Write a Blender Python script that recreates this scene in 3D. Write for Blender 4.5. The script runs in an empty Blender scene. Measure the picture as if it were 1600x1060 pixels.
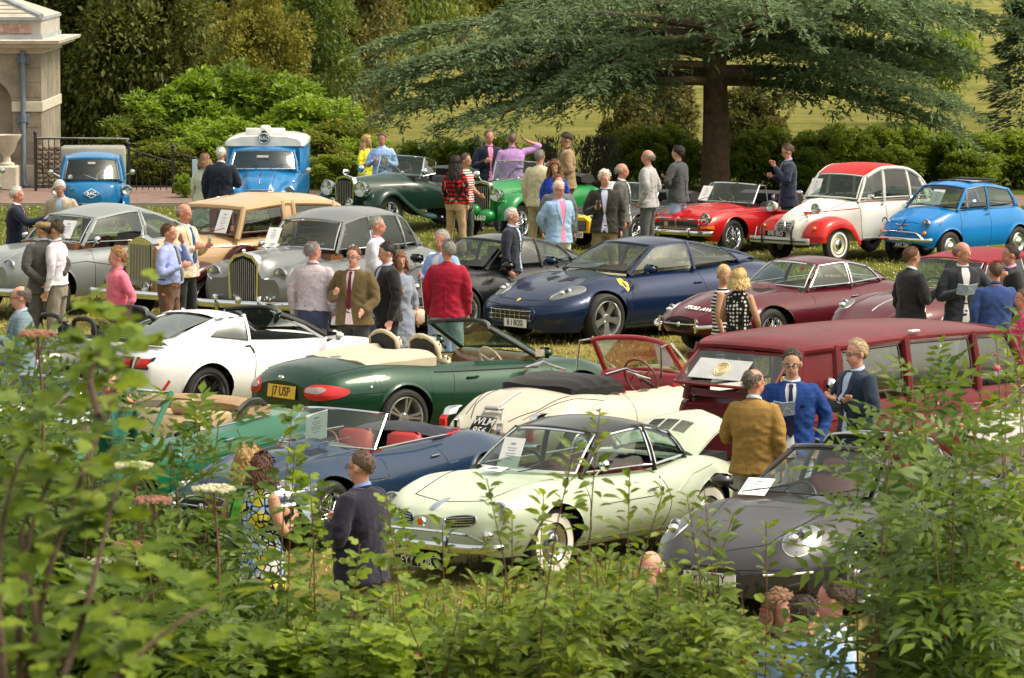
import bpy, bmesh, math, random
import numpy as np
from mathutils import Vector, Matrix
from mathutils.bvhtree import BVHTree
from mathutils import noise as mnoise

random.seed(7); RS = np.random.RandomState(7)
SC = bpy.context.scene
COL = SC.collection
rad = math.radians

# ------------------------------------------------------------------ camera
FPX, CAMH, PITCH = 7225.0, 6.06, 0.09346
cam = bpy.data.cameras.new('camera'); camo = bpy.data.objects.new('camera', cam); COL.objects.link(camo)
camo.location = (0, 0, CAMH); camo.rotation_euler = (math.pi/2 - PITCH, 0, 0)
cam.sensor_width = 36; cam.lens = FPX/1600*36
cam.clip_start = 0.5; cam.clip_end = 3000
cam.dof.use_dof = True; cam.dof.focus_distance = 57; cam.dof.aperture_fstop = 15
SC.camera = camo
# ------------------------------------------------------------------ sky, sun, exposure
SUN_EL, SUN_AZ = rad(56), rad(98)          # azimuth measured from +Y (away from the camera) towards +X
w = bpy.data.worlds.new('World'); SC.world = w; w.use_nodes = True
nt = w.node_tree; nt.nodes.clear()
sky = nt.nodes.new('ShaderNodeTexSky'); sky.sky_type = 'NISHITA'; sky.sun_disc = False
sky.sun_elevation = SUN_EL; sky.sun_rotation = SUN_AZ; sky.air_density = 1.0; sky.dust_density = 4.0; sky.ozone_density = 1.0
hs = nt.nodes.new('ShaderNodeHueSaturation'); hs.inputs['Saturation'].default_value = 0.32
mx = nt.nodes.new('ShaderNodeMix'); mx.data_type = 'RGBA'; mx.blend_type = 'MULTIPLY'; mx.inputs['Factor'].default_value = 1
mx.inputs[7].default_value = (1.0, 0.94, 0.78, 1)
bg = nt.nodes.new('ShaderNodeBackground'); bg.inputs['Strength'].default_value = 0.148
wo = nt.nodes.new('ShaderNodeOutputWorld')
nt.links.new(sky.outputs[0], hs.inputs['Color']); nt.links.new(hs.outputs[0], mx.inputs[6]); nt.links.new(mx.outputs[2], bg.inputs[0]); nt.links.new(bg.outputs[0], wo.inputs[0])
sun = bpy.data.lights.new('sun', 'SUN'); suno = bpy.data.objects.new('sun', sun); COL.objects.link(suno)
sun.energy = 1.3; sun.angle = rad(22); sun.color = (1, 0.90, 0.74)
sd = Vector((math.sin(SUN_AZ)*math.cos(SUN_EL), math.cos(SUN_AZ)*math.cos(SUN_EL), math.sin(SUN_EL)))
suno.rotation_euler = sd.to_track_quat('Z', 'Y').to_euler()
vs = SC.view_settings; vs.view_transform = 'Standard'; vs.look = 'None'; vs.gamma = 1; vs.exposure = 1.12; vs.use_curve_mapping = False
SC.cycles.max_bounces = 6; SC.cycles.transparent_max_bounces = 16; SC.cycles.use_denoising = True

# ------------------------------------------------------------------ small maths
def G(px, py, z=0.0):
 """the point of the place at height z that the photograph shows at pixel (px, py)"""
 a = (px-800)/FPX; b = (530-py)/FPX
 c, s = math.cos(PITCH), math.sin(PITCH)
 d = Vector((a, c + b*s, -s + b*c))
 t = (z-CAMH)/d.z
 return Vector((0, 0, CAMH)) + d*t
def DX(px, d): return (px-800)/FPX*d
def ZY(py, d): return CAMH - d*math.tan(PITCH+math.atan((py-530)/FPX))

def curve(pts):
 """smooth monotone-ish interpolation through (x, v) pairs"""
 if not isinstance(pts, (list, tuple)): return lambda x: np.full(np.shape(x), float(pts))
 p = sorted(pts); X = np.array([a for a, b in p], float); Y = np.array([b for a, b in p], float)
 if len(X) == 1: return lambda x: np.full(np.shape(x), Y[0])
 h = np.diff(X); m = np.diff(Y)/h; D = np.zeros(len(X))
 for i in range(1, len(X)-1):
  if m[i-1]*m[i] > 0:
   w1, w2 = 2*h[i]+h[i-1], h[i]+2*h[i-1]; D[i] = (w1+w2)/(w1/m[i-1]+w2/m[i])
 D[0], D[-1] = m[0], m[-1]
 def f(x):
  x = np.clip(np.asarray(x, float), X[0], X[-1]); k = np.clip(np.searchsorted(X, x)-1, 0, len(h)-1)
  t = (x-X[k])/h[k]; a, b = Y[k], Y[k+1]
  return (2*t**3-3*t**2+1)*a + (t**3-2*t**2+t)*h[k]*D[k] + (-2*t**3+3*t**2)*b + (t**3-t**2)*h[k]*D[k+1]
 return f
def sstep(a, b, x):
 t = np.clip((x-a)/(b-a), 0, 1); return t*t*(3-2*t)
def poly3(pts, n):
 """Catmull-Rom through 3-D points, n samples"""
 P = np.array(pts, float)
 if len(P) == 2: t = np.linspace(0, 1, n)[:, None]; return P[0]*(1-t)+P[1]*t
 Q = np.vstack([2*P[0]-P[1], P, 2*P[-1]-P[-2]]); out = []
 for s in np.linspace(0, len(P)-1-1e-9, n):
  i = int(s); t = s-i; a, b, c, d = Q[i:i+4]
  out.append(.5*((2*b)+(-a+c)*t+(2*a-5*b+4*c-d)*t*t+(-a+3*b-3*c+d)*t**3))
 return np.array(out)

# ------------------------------------------------------------------ materials
MATS = {}
def nodes(name):
 m = bpy.data.materials.new(name); m.use_nodes = True; n = m.node_tree
 return m, n, n.nodes['Principled BSDF'], n.nodes['Material Output']
def _noise(n, scale, detail=3, coord='Object', rough=.55, dist=0):
 t = n.nodes.new('ShaderNodeTexNoise'); t.inputs['Scale'].default_value = scale; t.inputs['Detail'].default_value = detail
 t.inputs['Roughness'].default_value = rough; t.inputs['Distortion'].default_value = dist
 c = n.nodes.new('ShaderNodeTexCoord'); n.links.new(c.outputs[coord], t.inputs['Vector']); return t
def _ramp(n, src, stops):
 r = n.nodes.new('ShaderNodeValToRGB'); e = r.color_ramp.elements
 e[0].position, e[0].color = stops[0][0], (*stops[0][1], 1); e[1].position, e[1].color = stops[-1][0], (*stops[-1][1], 1)
 for p, c in stops[1:-1]: k = e.new(p); k.color = (*c, 1)
 n.links.new(src, r.inputs['Fac']); return r
def _bump(n, src, b, strength, dist=.01):
 k = n.nodes.new('ShaderNodeBump'); k.inputs['Strength'].default_value = strength; k.inputs['Distance'].default_value = dist
 n.links.new(src, k.inputs['Height']); n.links.new(k.outputs[0], b.inputs['Normal']); return k
def mat(name, col, rough=.6, metal=0, coat=0, var=.12, scale=6, bump=0, bscale=60, spec=.5, sheen=0, emit=None):
 key = (name, tuple(col), rough)
 if key in MATS: return MATS[key]
 m, n, b, o = nodes(name)
 b.inputs['Roughness'].default_value = rough; b.inputs['Metallic'].default_value = metal
 b.inputs['Coat Weight'].default_value = coat; b.inputs['Coat Roughness'].default_value = .04; b.inputs['Specular IOR Level'].default_value = spec
 if sheen: b.inputs['Sheen Weight'].default_value = sheen; b.inputs['Sheen Roughness'].default_value = .5
 if var:
  t = _noise(n, scale, 4); c = np.array(col)
  r = _ramp(n, t.outputs['Fac'], [(.3, tuple(c*(1-var))), (.7, tuple(np.minimum(c*(1+var), .95)))]); n.links.new(r.outputs[0], b.inputs['Base Color'])
 else: b.inputs['Base Color'].default_value = (*col, 1)
 if bump: t2 = _noise(n, bscale, 2); _bump(n, t2.outputs['Fac'], b, bump)
 MATS[key] = m; return m
def paint(col, flake=0, dull=0):
 key = ('paint', tuple(col), flake, dull)
 if key in MATS: return MATS[key]
 m, n, b, o = nodes('car_paint')
 b.inputs['Metallic'].default_value = flake
 b.inputs['Specular IOR Level'].default_value = .16; b.inputs['Coat Weight'].default_value = .55*(1-dull*.7); b.inputs['Coat Roughness'].default_value = .03+dull*.25
 t = _noise(n, 2.2, 5); c = np.array(col)
 r = _ramp(n, t.outputs['Fac'], [(.25, tuple(c*(.90-dull*.2))), (.75, tuple(np.minimum(c*(1.05+dull*.25), .9)))]); n.links.new(r.outputs[0], b.inputs['Base Color'])
 t2 = _noise(n, 14, 4); mr = n.nodes.new('ShaderNodeMapRange'); mr.inputs['To Min'].default_value = .28+dull*.2; mr.inputs['To Max'].default_value = .42+dull*.25
 n.links.new(t2.outputs['Fac'], mr.inputs['Value']); n.links.new(mr.outputs[0], b.inputs['Roughness'])
 MATS[key] = m; return m
def glassmat(name='window_glass', tint=(.62, .72, .66), refl=.16, body=.0):
 if name in MATS: return MATS[name]
 m, n, b, o = nodes(name); n.nodes.remove(b)
 tr = n.nodes.new('ShaderNodeBsdfTransparent'); tr.inputs[0].default_value = (*tint, 1)
 gl = n.nodes.new('ShaderNodeBsdfGlossy'); gl.inputs['Roughness'].default_value = .03; gl.inputs['Color'].default_value = (.95, 1, .97, 1)
 lw = n.nodes.new('ShaderNodeLayerWeight'); lw.inputs[0].default_value = .35
 mr = n.nodes.new('ShaderNodeMapRange'); mr.inputs['To Min'].default_value = refl*.35; mr.inputs['To Max'].default_value = .42+body
 ms = n.nodes.new('ShaderNodeMixShader')
 n.links.new(lw.outputs['Fresnel'], mr.inputs['Value']); n.links.new(mr.outputs[0], ms.inputs[0]); n.links.new(tr.outputs[0], ms.inputs[1]); n.links.new(gl.outputs[0], ms.inputs[2])
 n.links.new(ms.outputs[0], o.inputs[0]); MATS[name] = m; return m
CHROME = mat('chrome', (.66, .69, .74), .10, 1, var=.05)
STEEL = mat('satin_metal', (.5, .5, .5), .32, .9)
RUBBER = mat('rubber', (.018, .018, .018), .75, bump=.2)
BLACK = mat('black_trim', (.012, .012, .013), .4)
DARK = mat('dark_underside', (.008, .008, .008), .95)
SHUT = mat('shut_line', (.01, .01, .01), .8, var=0)
GLASS = glassmat()
LENS = glassmat('lamp_glass', (.8, .8, .8), .12, -.2)
REFL = mat('lamp_reflector', (.85, .85, .83), .18, 1, var=.04)
AMBER = mat('amber_lens', (.65, .2, .01), .25, coat=.3)
REDL = mat('red_lens', (.5, .01, .012), .3, coat=.25)
WHITE = mat('white_enamel', (.75, .75, .73), .4)
PAPER = mat('paper', (.78, .78, .8), .8, var=.03)
PRINT = mat('paper_print', (.25, .27, .32), .8, var=0)
YPLATE = mat('yellow_plate', (.75, .45, .02), .4, var=.03)
WPLATE = mat('white_plate', (.75, .75, .72), .4, var=.03)
BPLATE = mat('black_plate', (.012, .012, .012), .7, var=.03, spec=.2)
SILVERP = mat('silver_digit', (.7, .7, .68), .35, .3, var=0)
BLKTXT = mat('black_digit', (.01, .01, .01), .5, var=0)
LEATHER = {}
def leather(c): return mat('leather', c, .45, var=.15, scale=9, bump=.15, bscale=120)
def fabric(c, sc=12, var=.16): return mat('fabric', c, .9, var=var, scale=sc, bump=.35, bscale=220, spec=.2, sheen=.15)

# ------------------------------------------------------------------ mesh building
def fast(name, V, F, mats, parent=None, smooth=True, angle=None, midx=None, data_only=False):
 me = bpy.data.meshes.new(name); V = np.ascontiguousarray(V, dtype=np.float32)
 if isinstance(F, np.ndarray):
  k = F.shape[1]; nf = len(F); me.vertices.add(len(V)); me.vertices.foreach_set('co', V.ravel())
  me.loops.add(nf*k); me.loops.foreach_set('vertex_index', F.astype(np.int32).ravel())
  me.polygons.add(nf); me.polygons.foreach_set('loop_start', np.arange(0, nf*k, k, dtype=np.int32))
  me.update(calc_edges=True)
 else: me.from_pydata(V.tolist(), [], F); me.update()
 if midx is not None: me.polygons.foreach_set('material_index', np.asarray(midx, np.int32))
 for m in (mats if isinstance(mats, (list, tuple)) else [mats]): me.materials.append(m)
 me.polygons.foreach_set('use_smooth', [bool(smooth)]*len(me.polygons))
 if smooth and angle: me.set_sharp_from_angle(angle=rad(angle))
 if data_only: return me
 o = bpy.data.objects.new(name, me); COL.objects.link(o)
 if parent is not None: o.parent = parent
 return o
class MB:
 def __init__(s): s.v = []; s.f = []
 def add(s, V, F):
  b = len(s.v); s.v.extend([tuple(float(c) for c in p) for p in V]); s.f.extend([tuple(b+i for i in f) for f in F]); return s
 def grid(s, P, cu=False, cv=False):
  P = np.asarray(P, float); a, b = P.shape[:2]
  F = []
  for i in range(a if cu else a-1):
   for j in range(b if cv else b-1):
    F.append((i*b+j, ((i+1) % a)*b+j, ((i+1) % a)*b+(j+1) % b, i*b+(j+1) % b))
  return s.add(P.reshape(-1, 3), F)
 def box(s, c, h, R=None, bev=0.0):
  c = np.array(c, float); hx, hy, hz = h
  if bev > 0:
   V = []; b = min(bev, hx*.9, hy*.9, hz*.9)
   for z, q in ((-hz, b), (-hz+b, 0), (hz-b, 0), (hz, b)):
    for x, y in ((hx-q, hy-q-b), (hx-q-b, hy-q), (-hx+q+b, hy-q), (-hx+q, hy-q-b), (-hx+q, -hy+q+b), (-hx+q+b, -hy+q), (hx-q-b, -hy+q), (hx-q, -hy+q+b)): V.append((x, y, z))
   F = [tuple(range(7, -1, -1)), tuple(range(24, 32))]
   for r in range(3):
    for k in range(8): F.append((r*8+k, r*8+(k+1) % 8, (r+1)*8+(k+1) % 8, (r+1)*8+k))
  else:
   V = [(x, y, z) for z in (-hz, hz) for x, y in ((-hx, -hy), (hx, -hy), (hx, hy), (-hx, hy))]
   F = [(3, 2, 1, 0), (4, 5, 6, 7), (0, 1, 5, 4), (1, 2, 6, 5), (2, 3, 7, 6), (3, 0, 4, 7)]
  V = np.array(V)
  if R is not None: V = V @ np.array(R).T
  return s.add(V+c, F)
 def tube(s, path, r, n=8, cap=True, flat=None):
  P = np.asarray(path, float); m = len(P); T = np.gradient(P, axis=0); T /= np.linalg.norm(T, axis=1)[:, None]+1e-9
  r = np.broadcast_to(np.asarray(r, float), (m,)); up = np.array([0, 0, 1.]) if abs(T[0][2]) < .9 else np.array([1., 0, 0])
  rings = []; a = up-T[0]*np.dot(up, T[0]); a /= np.linalg.norm(a)
  for i in range(m):
   a = a-T[i]*np.dot(a, T[i]); a /= np.linalg.norm(a)+1e-9; b = np.cross(T[i], a)
   th = np.linspace(0, 2*math.pi, n, endpoint=False)
   rings.append(P[i]+r[i]*(np.cos(th)[:, None]*a*(flat or 1)+np.sin(th)[:, None]*b))
  base = len(s.v); s.grid(np.array(rings), cv=True)
  if cap: s.f.append(tuple(base+k for k in range(n))[::-1]); s.f.append(tuple(base+(m-1)*n+k for k in range(n)))
  return s
 def lathe(s, prof, c=(0, 0, 0), axis='x', n=20, sc=(1, 1)):
  th = np.linspace(0, 2*math.pi, n, endpoint=False); R = []
  for a, r in prof:
   ca, sa = r*np.cos(th)*sc[0], r*np.sin(th)*sc[1]; q = np.full(n, a)
   R.append(np.stack({'x': (q, ca, sa), 'y': (ca, q, sa), 'z': (ca, sa, q)}[axis], 1)+np.array(c))
  return s.grid(np.array(R), cv=True)
 def ell(s, c, r, nu=10, nv=14, R=None):
  V = []
  for i in range(nu+1):
   a = math.pi*i/nu
   V.append([(math.sin(a)*math.cos(2*math.pi*j/nv)*r[0], math.sin(a)*math.sin(2*math.pi*j/nv)*r[1], math.cos(a)*r[2]) for j in range(nv)])
  V = np.array(V)
  if R is not None: V = V @ np.array(R).T
  return s.grid(V+np.array(c), cv=True)
 def loft(s, rings):
  base = len(s.v); R = np.array(rings); n = R.shape[1]; s.grid(R, cv=True)
  s.f.append(tuple(base+k for k in range(n))[::-1]); s.f.append(tuple(base+(len(R)-1)*n+k for k in range(n))); return s
 def build(s, name, m, parent=None, smooth=True, angle=38):
  return fast(name, np.array(s.v), s.f, m, parent, smooth, angle)
def empty(name, loc=(0, 0, 0), rz=0):
 o = bpy.data.objects.new(name, None); COL.objects.link(o); o.location = loc; o.rotation_euler = (0, 0, rz); o.empty_display_size = .2; return o
def tag(o, label=None, cat=None, group=None, kind=None):
 for k, v in (('label', label), ('category', cat), ('group', group), ('kind', kind)):
  if v: o[k] = v
 return o
def text(name, s, size, m, parent, loc, rot, ext=.002, sx=1, off=.012, align='CENTER'):
 c = bpy.data.curves.new(name, 'FONT'); c.body = s; c.size = size; c.extrude = ext; c.offset = off*size; c.align_x = align; c.align_y = 'CENTER'
 c.materials.append(m); c.resolution_u = 3; o = bpy.data.objects.new(name, c); COL.objects.link(o); o.parent = parent; o.location = loc; o.rotation_euler = rot; o.scale = (sx, 1, 1); return o
def kids(o): return [c for c in bpy.data.objects if c.parent is o]
# ------------------------------------------------------------------ vehicles
# local frame: x forwards, y to the vehicle's own left, z up, origin on the ground midway between the axles
WH = {}
def wheel_parts(kind, R, w):
 key = (kind, R, w)
 if key in WH: return WH[key]
 rr = {'wire': .68, 'alloy': .74, 'alloyd': .74, 'fivestar': .74, 'steel': .60, 'white': .56, 'white2cv': .55, 'disc': .60}[kind]*R
 t = MB(); h = w/2
 t.lathe([(-h*.8, rr), (-h, rr+.02), (-h, R-.035), (-h*.75, R-.006), (-h*.3, R), (h*.3, R), (h*.75, R-.006), (h, R-.035), (h, rr+.02), (h*.8, rr)], axis='y', n=32)
 tyre = fast('wheel', np.array(t.v), t.f, RUBBER, smooth=True, angle=40, data_only=True)
 out = []
 def add(nm, mb, m, sm=True): out.append((nm, fast(nm, np.array(mb.v), mb.f, m, smooth=sm, angle=38, data_only=True)))
 if kind in ('white', 'white2cv'):
  q = MB(); q.lathe([(h+.003, rr+.012), (h+.006, rr+.03), (h+.003, R-.05 if kind == 'white' else R-.085)], axis='y', n=32); add('whitewall', q, mat('whitewall', (.72, .7, .64), .6))
 if kind in ('white', 'steel', 'disc', 'white2cv'):
  cm = {'white2cv': mat('cream_wheel', (.6, .56, .42), .4), 'disc': CHROME}.get(kind, STEEL)
  q = MB(); q.lathe([(h*.8, rr), (h*.95, rr-.01), (h*.6, rr-.035), (h*.35, rr*.72), (h*.62, rr*.45), (h*.62, .0)], axis='y', n=28); add('rim', q, cm)
  q = MB(); q.lathe([(h*.6, rr*.56), (h*.9, rr*.52), (h*1.12, rr*.3), (h*1.2, 0)], axis='y', n=24); add('hubcap', q, CHROME)
 elif kind == 'wire':
  q = MB(); q.lathe([(h*.8, rr), (h*.95, rr-.008), (h*.55, rr-.03), (-h*.4, rr-.035), (-h*.8, rr)], axis='y', n=32); add('rim', q, CHROME)
  q = MB()
  for k in range(40):
   a = 2*math.pi*k/40; b = a+(.35 if k % 2 else -.35); yy = h*.5 if k % 4 < 2 else -h*.3
   q.tube([(math.cos(a)*(rr-.03), yy*.5, math.sin(a)*(rr-.03)), (math.cos(b)*.045, h*.75 if k % 4 < 2 else 0, math.sin(b)*.045)], .0035, 4)
  q.lathe([(0, .05), (h*.9, .045), (h*1.25, .035), (h*1.3, 0)], axis='y', n=14)
  q.box((0, h*1.2, 0), (.09, .012, .014)); add('spoke', q, CHROME)
  q = MB(); q.lathe([(-h*.3, rr-.02), (-h*.35, 0)], axis='y', n=24); add('brake_drum', q, DARK)
 else:
  am = STEEL if kind != 'alloyd' else mat('dark_alloy', (.05, .05, .055), .35, .8)
  q = MB(); q.lathe([(h*.85, rr), (h*1.0, rr-.012), (h*.7, rr-.03), (-h*.4, rr-.035), (-h*.8, rr)], axis='y', n=36); add('rim', q, am if kind != 'alloyd' else mat('alloy_lip', (.3, .3, .32), .3, .9))
  ns = 5
  for k in range(ns*(2 if kind != 'fivestar' else 1)):
   q = MB()
   a = 2*math.pi*(k//2)/ns + (.13 if k % 2 else -.13)+.3 if kind != 'fivestar' else 2*math.pi*k/ns+.3
   c, s = math.cos(a), math.sin(a); wd = (.017 if kind != 'fivestar' else .05)
   P = []
   for rad_, ww, yy in ((.03, wd*.9, h*.62), (rr*.5, wd*.8, h*.78), (rr-.02, wd*1.25, h*.82)):
    P.append([(c*rad_-s*u*ww, yy+dy, s*rad_+c*u*ww) for u, dy in ((-1, -.03), (-.8, 0), (.8, 0), (1, -.03))])
   q.grid(np.array(P)); add('spoke', q, am)
  q = MB(); q.lathe([(h*.55, .07), (h*.85, .05), (h*.88, 0)], axis='y', n=16); add('hub', q, am)
  q = MB(); q.lathe([(-h*.2, rr*.82), (-h*.22, 0)], axis='y', n=24); add('brake_disc', q, mat('brake_disc', (.12, .12, .12), .4, .8))
 WH[key] = (tyre, out); return WH[key]

class Car:
 def __init__(s, name, label, body, cat='car', group=None, col=(.5, .5, .5), flake=0., dull=0., wb=2.4, tr=.66, R=.32, wk='steel', ww=.17, body_name='body'):
  s.root = empty(name); tag(s.root, label, cat, group)
  s.paint = paint(col, flake, dull); s.wb = wb; s.R = R; s.tr = tr
  s.b = b = dict(shw=.84, tuck=.10, q=2.2, p=2.6, fen=0, uf=.78, fw=.17, stp=0, arch=.055, cab=None, ucab=.84, archs=(1, 1), s0=.44, s1=.64); b.update(body)
  F = {k: curve(b[k]) for k in ('W', 'lo', 'mid', 'sh', 'top', 'fen', 'stp')}; s.F = F
  xs = [p[0] for p in b['W']]; x0, x1 = min(xs), max(xs)
  X = list(np.linspace(x0, x1, 58)); X += [x1-.015, x1-.05, x0+.015, x0+.05]
  ra = R+b['arch']; ax = [wb/2, -wb/2]; zc = R-.01
  for a, on in zip(ax, b['archs']):
   if on: X += [a+ra*math.cos(t) for t in np.linspace(0, math.pi, 17)] + [a-ra-.004, a+ra+.004]
  if b['cab']: X += list(b['cab'])
  X = np.array(sorted(set(round(float(q), 4) for q in X if x0 <= q <= x1)))
  keep = [0]
  for i in range(1, len(X)):
   if X[i]-X[keep[-1]] > .003: keep.append(i)
  X = X[keep]; s.X = X
  W, lo, mid, sh, top, fen, stp = (F[k](X) for k in ('W', 'lo', 'mid', 'sh', 'top', 'fen', 'stp'))
  zl = lo.copy()
  for a, on in zip(ax, b['archs']):
   if on:
    dx = np.abs(X-a); zl = np.where(dx < ra, np.maximum(zl, zc+np.sqrt(np.maximum(ra*ra-dx*dx, 0))), zl)
  zl = np.minimum(zl, sh-.04)
  J, K = 12, 13; half = []
  for t in np.linspace(0, 1, J):
   z = zl+(sh-zl)*t; dn = np.clip((mid-z)/np.maximum(mid-lo, .05), 0, 1); up = np.clip((z-mid)/np.maximum(sh-mid, .03), 0, 1)
   y = W*(1-b['tuck']*dn**2)*(1-(1-b['shw'])*up**b['p'])
   # lip of the wheel arch
   if t == 0:
    for a, on in zip(ax, b['archs']):
     if on: y = y+np.where(np.abs(X-a) < ra, .012, 0)
   half.append((y, z))
  for u in np.linspace(1, 0, K)[1:]:
   bump = np.exp(-((u-b['uf'])/b['fw'])**2)-np.exp(-((1-b['uf'])/b['fw'])**2)*u
   sm = float(sstep(b['s0'], b['s1'], u))
   z = top+(sh-top)*((1-stp)*u**b['q']+stp*sm)+fen*max(bump, 0)
   half.append((W*b['shw']*u, z))
  n = len(half); rows = half+[(-y, z) for y, z in half[-2::-1]]
  P = np.array([[(X[i], r[0][i], r[1][i]) for r in rows] for i in range(len(X))])
  mb = MB(); mb.v = [tuple(p) for p in P.reshape(-1, 3)]; nr = len(rows)
  us = [None]*J+list(np.linspace(1, 0, K)[1:]); us = us+us[-2::-1]
  for i in range(len(X)-1):
   xm = (X[i]+X[i+1])/2
   for j in range(nr-1):
    if b['cab'] and b['cab'][0] < xm < b['cab'][1] and us[j] is not None and us[j+1] is not None and max(us[j], us[j+1]) < b['ucab']+.001: continue
    mb.f.append((i*nr+j, (i+1)*nr+j, (i+1)*nr+j+1, i*nr+j+1))
  for i in (0, len(X)-1):
   m_ = tuple(i*nr+j for j in range(nr)); mb.f.append(m_ if i else m_[::-1])
  s.body = mb.build(body_name, s.paint, s.root, True, 42)
  s.bvh = BVHTree.FromPolygons([Vector(v) for v in mb.v], mb.f)
  s.floor()
  s.x0, s.x1 = x0, x1
  for a in ax:
   for sg in (1, -1): s.wheel(a, sg, wk, ww)
 def floor(s):
  b = s.b; m = MB(); X = s.X; a = s.wb/2; ra = s.R+b['arch']
  xs = np.linspace(X[0]+.12, X[-1]-.12, 26)
  cx0, cx1 = b['cab'] if b['cab'] else (9, 9)
  rings = []
  for x in xs:
   W = float(s.F['W'](x)); hi = float(min(s.F['sh'](x), s.F['top'](x)))-.06; lo = float(s.F['lo'](x))+.015
   wy = W-.06
   if min(abs(x-a), abs(x+a)) < ra+.05: wy = min(wy, s.tr-.13)
   if b['cab'] and cx0 < x < cx1: hi = lo+.12
   hi = max(hi, lo+.05); wy = max(wy*.93, .05)
   rings.append([(x, -wy, lo), (x, wy, lo), (x, wy*.97, hi), (x, -wy*.97, hi)])
  m.loft(rings); m.build('underbody', DARK, s.root, False)
  if b['cab']:
   m = MB(); wl = float(s.F['W']((cx0+cx1)/2))*b['shw']*b['ucab']
   zf = float(s.F['lo'](0))+.13
   for sg in (1, -1):
    Q = []
    for x in np.linspace(cx0, cx1, 12):
     yy = float(s.F['W'](x))*b['shw']*b['ucab']; zt = s.top_z(x, yy+.005)
     Q.append([(x, sg*(yy+.004), zt-.01), (x, sg*(yy-.03), zf)])
    m.grid(np.array(Q))
   for x in (cx0+.005, cx1-.005):
    yy = float(s.F['W'](x))*b['shw']*b['ucab']; m.add([(x, -yy, zf), (x, yy, zf), (x, yy, s.top_z(x, yy)-.02), (x, -yy, s.top_z(x, yy)-.02)], [(0, 1, 2, 3)])
   m.build('cabin_lining', mat('cabin_lining', b.get('lining', (.05, .045, .04)), .8), s.root, False)
 def top_z(s, x, y):
  h = s.bvh.ray_cast(Vector((x, y, 5)), Vector((0, 0, -1)))
  return h[0].z if h[0] else float(s.F['sh'](x))
 def pr(s, kind, a, b_, off=.0):
  """a point of the body seen from a side ('L','R'), the top ('T'), the front ('F') or the back ('B')"""
  if kind in 'LR': sg = 1 if kind == 'L' else -1; o, d = Vector((a, sg*4, b_)), Vector((0, -sg, 0))
  elif kind == 'T': o, d = Vector((a, b_, 5)), Vector((0, 0, -1))
  else: sg = 1 if kind == 'F' else -1; o, d = Vector((sg*6, a, b_)), Vector((-sg, 0, 0))
  h = s.bvh.ray_cast(o, d)
  if h[0] is None or (kind in 'FB' and abs(h[0].x) < .5):
   if kind in 'LR': q = Vector((a, (1 if kind == 'L' else -1)*float(s.F['W'](a)), b_))
   elif kind == 'T': q = Vector((a, b_, float(s.F['top'](a))))
   else: q = Vector(((s.x1 if kind == 'F' else s.x0), a, b_))
   h = s.bvh.find_nearest(q)
   if h[0] is None: return q, -d
  nrm = h[1] if h[1].dot(d) < 0 else -h[1]
  return h[0]+nrm*off, nrm
 def line(s, kind, pts, r=.006, m=None, name='shut_line', parent=None, sub=.06, off=0, n=6, flat=None):
  P = []
  for i in range(len(pts)-1):
   a, b_ = np.array(pts[i]), np.array(pts[i+1]); k = max(1, int(np.linalg.norm(b_-a)/sub))
   for t in np.linspace(0, 1, k, endpoint=False): P.append(a+(b_-a)*t)
  P.append(np.array(pts[-1])); Q = [tuple(s.pr(kind, p[0], p[1], off)[0]) for p in P]
  return MB().tube(Q, r, n, flat=flat).build(name, m or SHUT, parent or s.root)
 def line2(s, pts, r=.006, m=None, name='shut_line', **k):
  s.line('L', pts, r, m, name, **k); return s.line('R', pts, r, m, name, **k)
 def patch(s, kind, out, m, name, off=.006, rings=3, dome=0, parent=None, edge=-.012):
  O = np.array(out, float); c = O.mean(0); R = []
  ctr, cn = s.pr(kind, c[0], c[1], off); 
  for k in range(rings, 0, -1):
   t = k/rings; ring = []
   for p in O:
    q, nn = s.pr(kind, *(c+(p-c)*t), off+dome*(1-t*t)); ring.append(tuple(q))
   if k == rings: R.append([tuple(s.pr(kind, *(c+(p-c)*1.0), edge)[0]) for p in O])
   R.append(ring)
  mb = MB(); mb.grid(np.array(R), cv=True); b = len(mb.v); n = len(O); mb.v.append(tuple(ctr+cn*dome))
  for j in range(n): mb.f.append((b-n+j, b-n+(j+1) % n, b))
  return mb.build(name, m, parent or s.root, True, 50)
 def ell(s, kind, a, b_, ra, rb, m, name, n=20, rot=0, p=2, **k):
  t = np.linspace(0, 2*math.pi, n, endpoint=False); c, q = np.cos(t), np.sin(t); e = 2/p
  x = np.sign(c)*abs(c)**e*ra; y = np.sign(q)*abs(q)**e*rb; cr, sr = math.cos(rot), math.sin(rot)
  return s.patch(kind, [(a+u*cr-v*sr, b_+u*sr+v*cr) for u, v in zip(x, y)], m, name, **k)
 def ring(s, kind, a, b_, ra, rb, m, name, r=.01, n=26, rot=0, p=2, parent=None, off=0):
  t = np.linspace(0, 2*math.pi, n+1); c, q = np.cos(t), np.sin(t); e = 2/p
  x = np.sign(c)*abs(c)**e*ra; y = np.sign(q)*abs(q)**e*rb; cr, sr = math.cos(rot), math.sin(rot)
  P = [tuple(s.pr(kind, a+u*cr-v*sr, b_+u*sr+v*cr, off)[0]) for u, v in zip(x, y)]
  return MB().tube(P, r, 6).build(name, m, parent or s.root)
 def wheel(s, x, sg, kind, ww, y=None, z=None, R=None):
  ty, parts = wheel_parts(kind, R or s.R, ww)
  o = bpy.data.objects.new('wheel', ty); COL.objects.link(o); o.parent = s.root
  o.location = (x, sg*(y or s.tr), z if z is not None else s.R); o.rotation_euler = (0, random.random()*6, 0 if sg > 0 else math.pi)
  for nm, d in parts: q = bpy.data.objects.new(nm, d); COL.objects.link(q); q.parent = o
  return o
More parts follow.
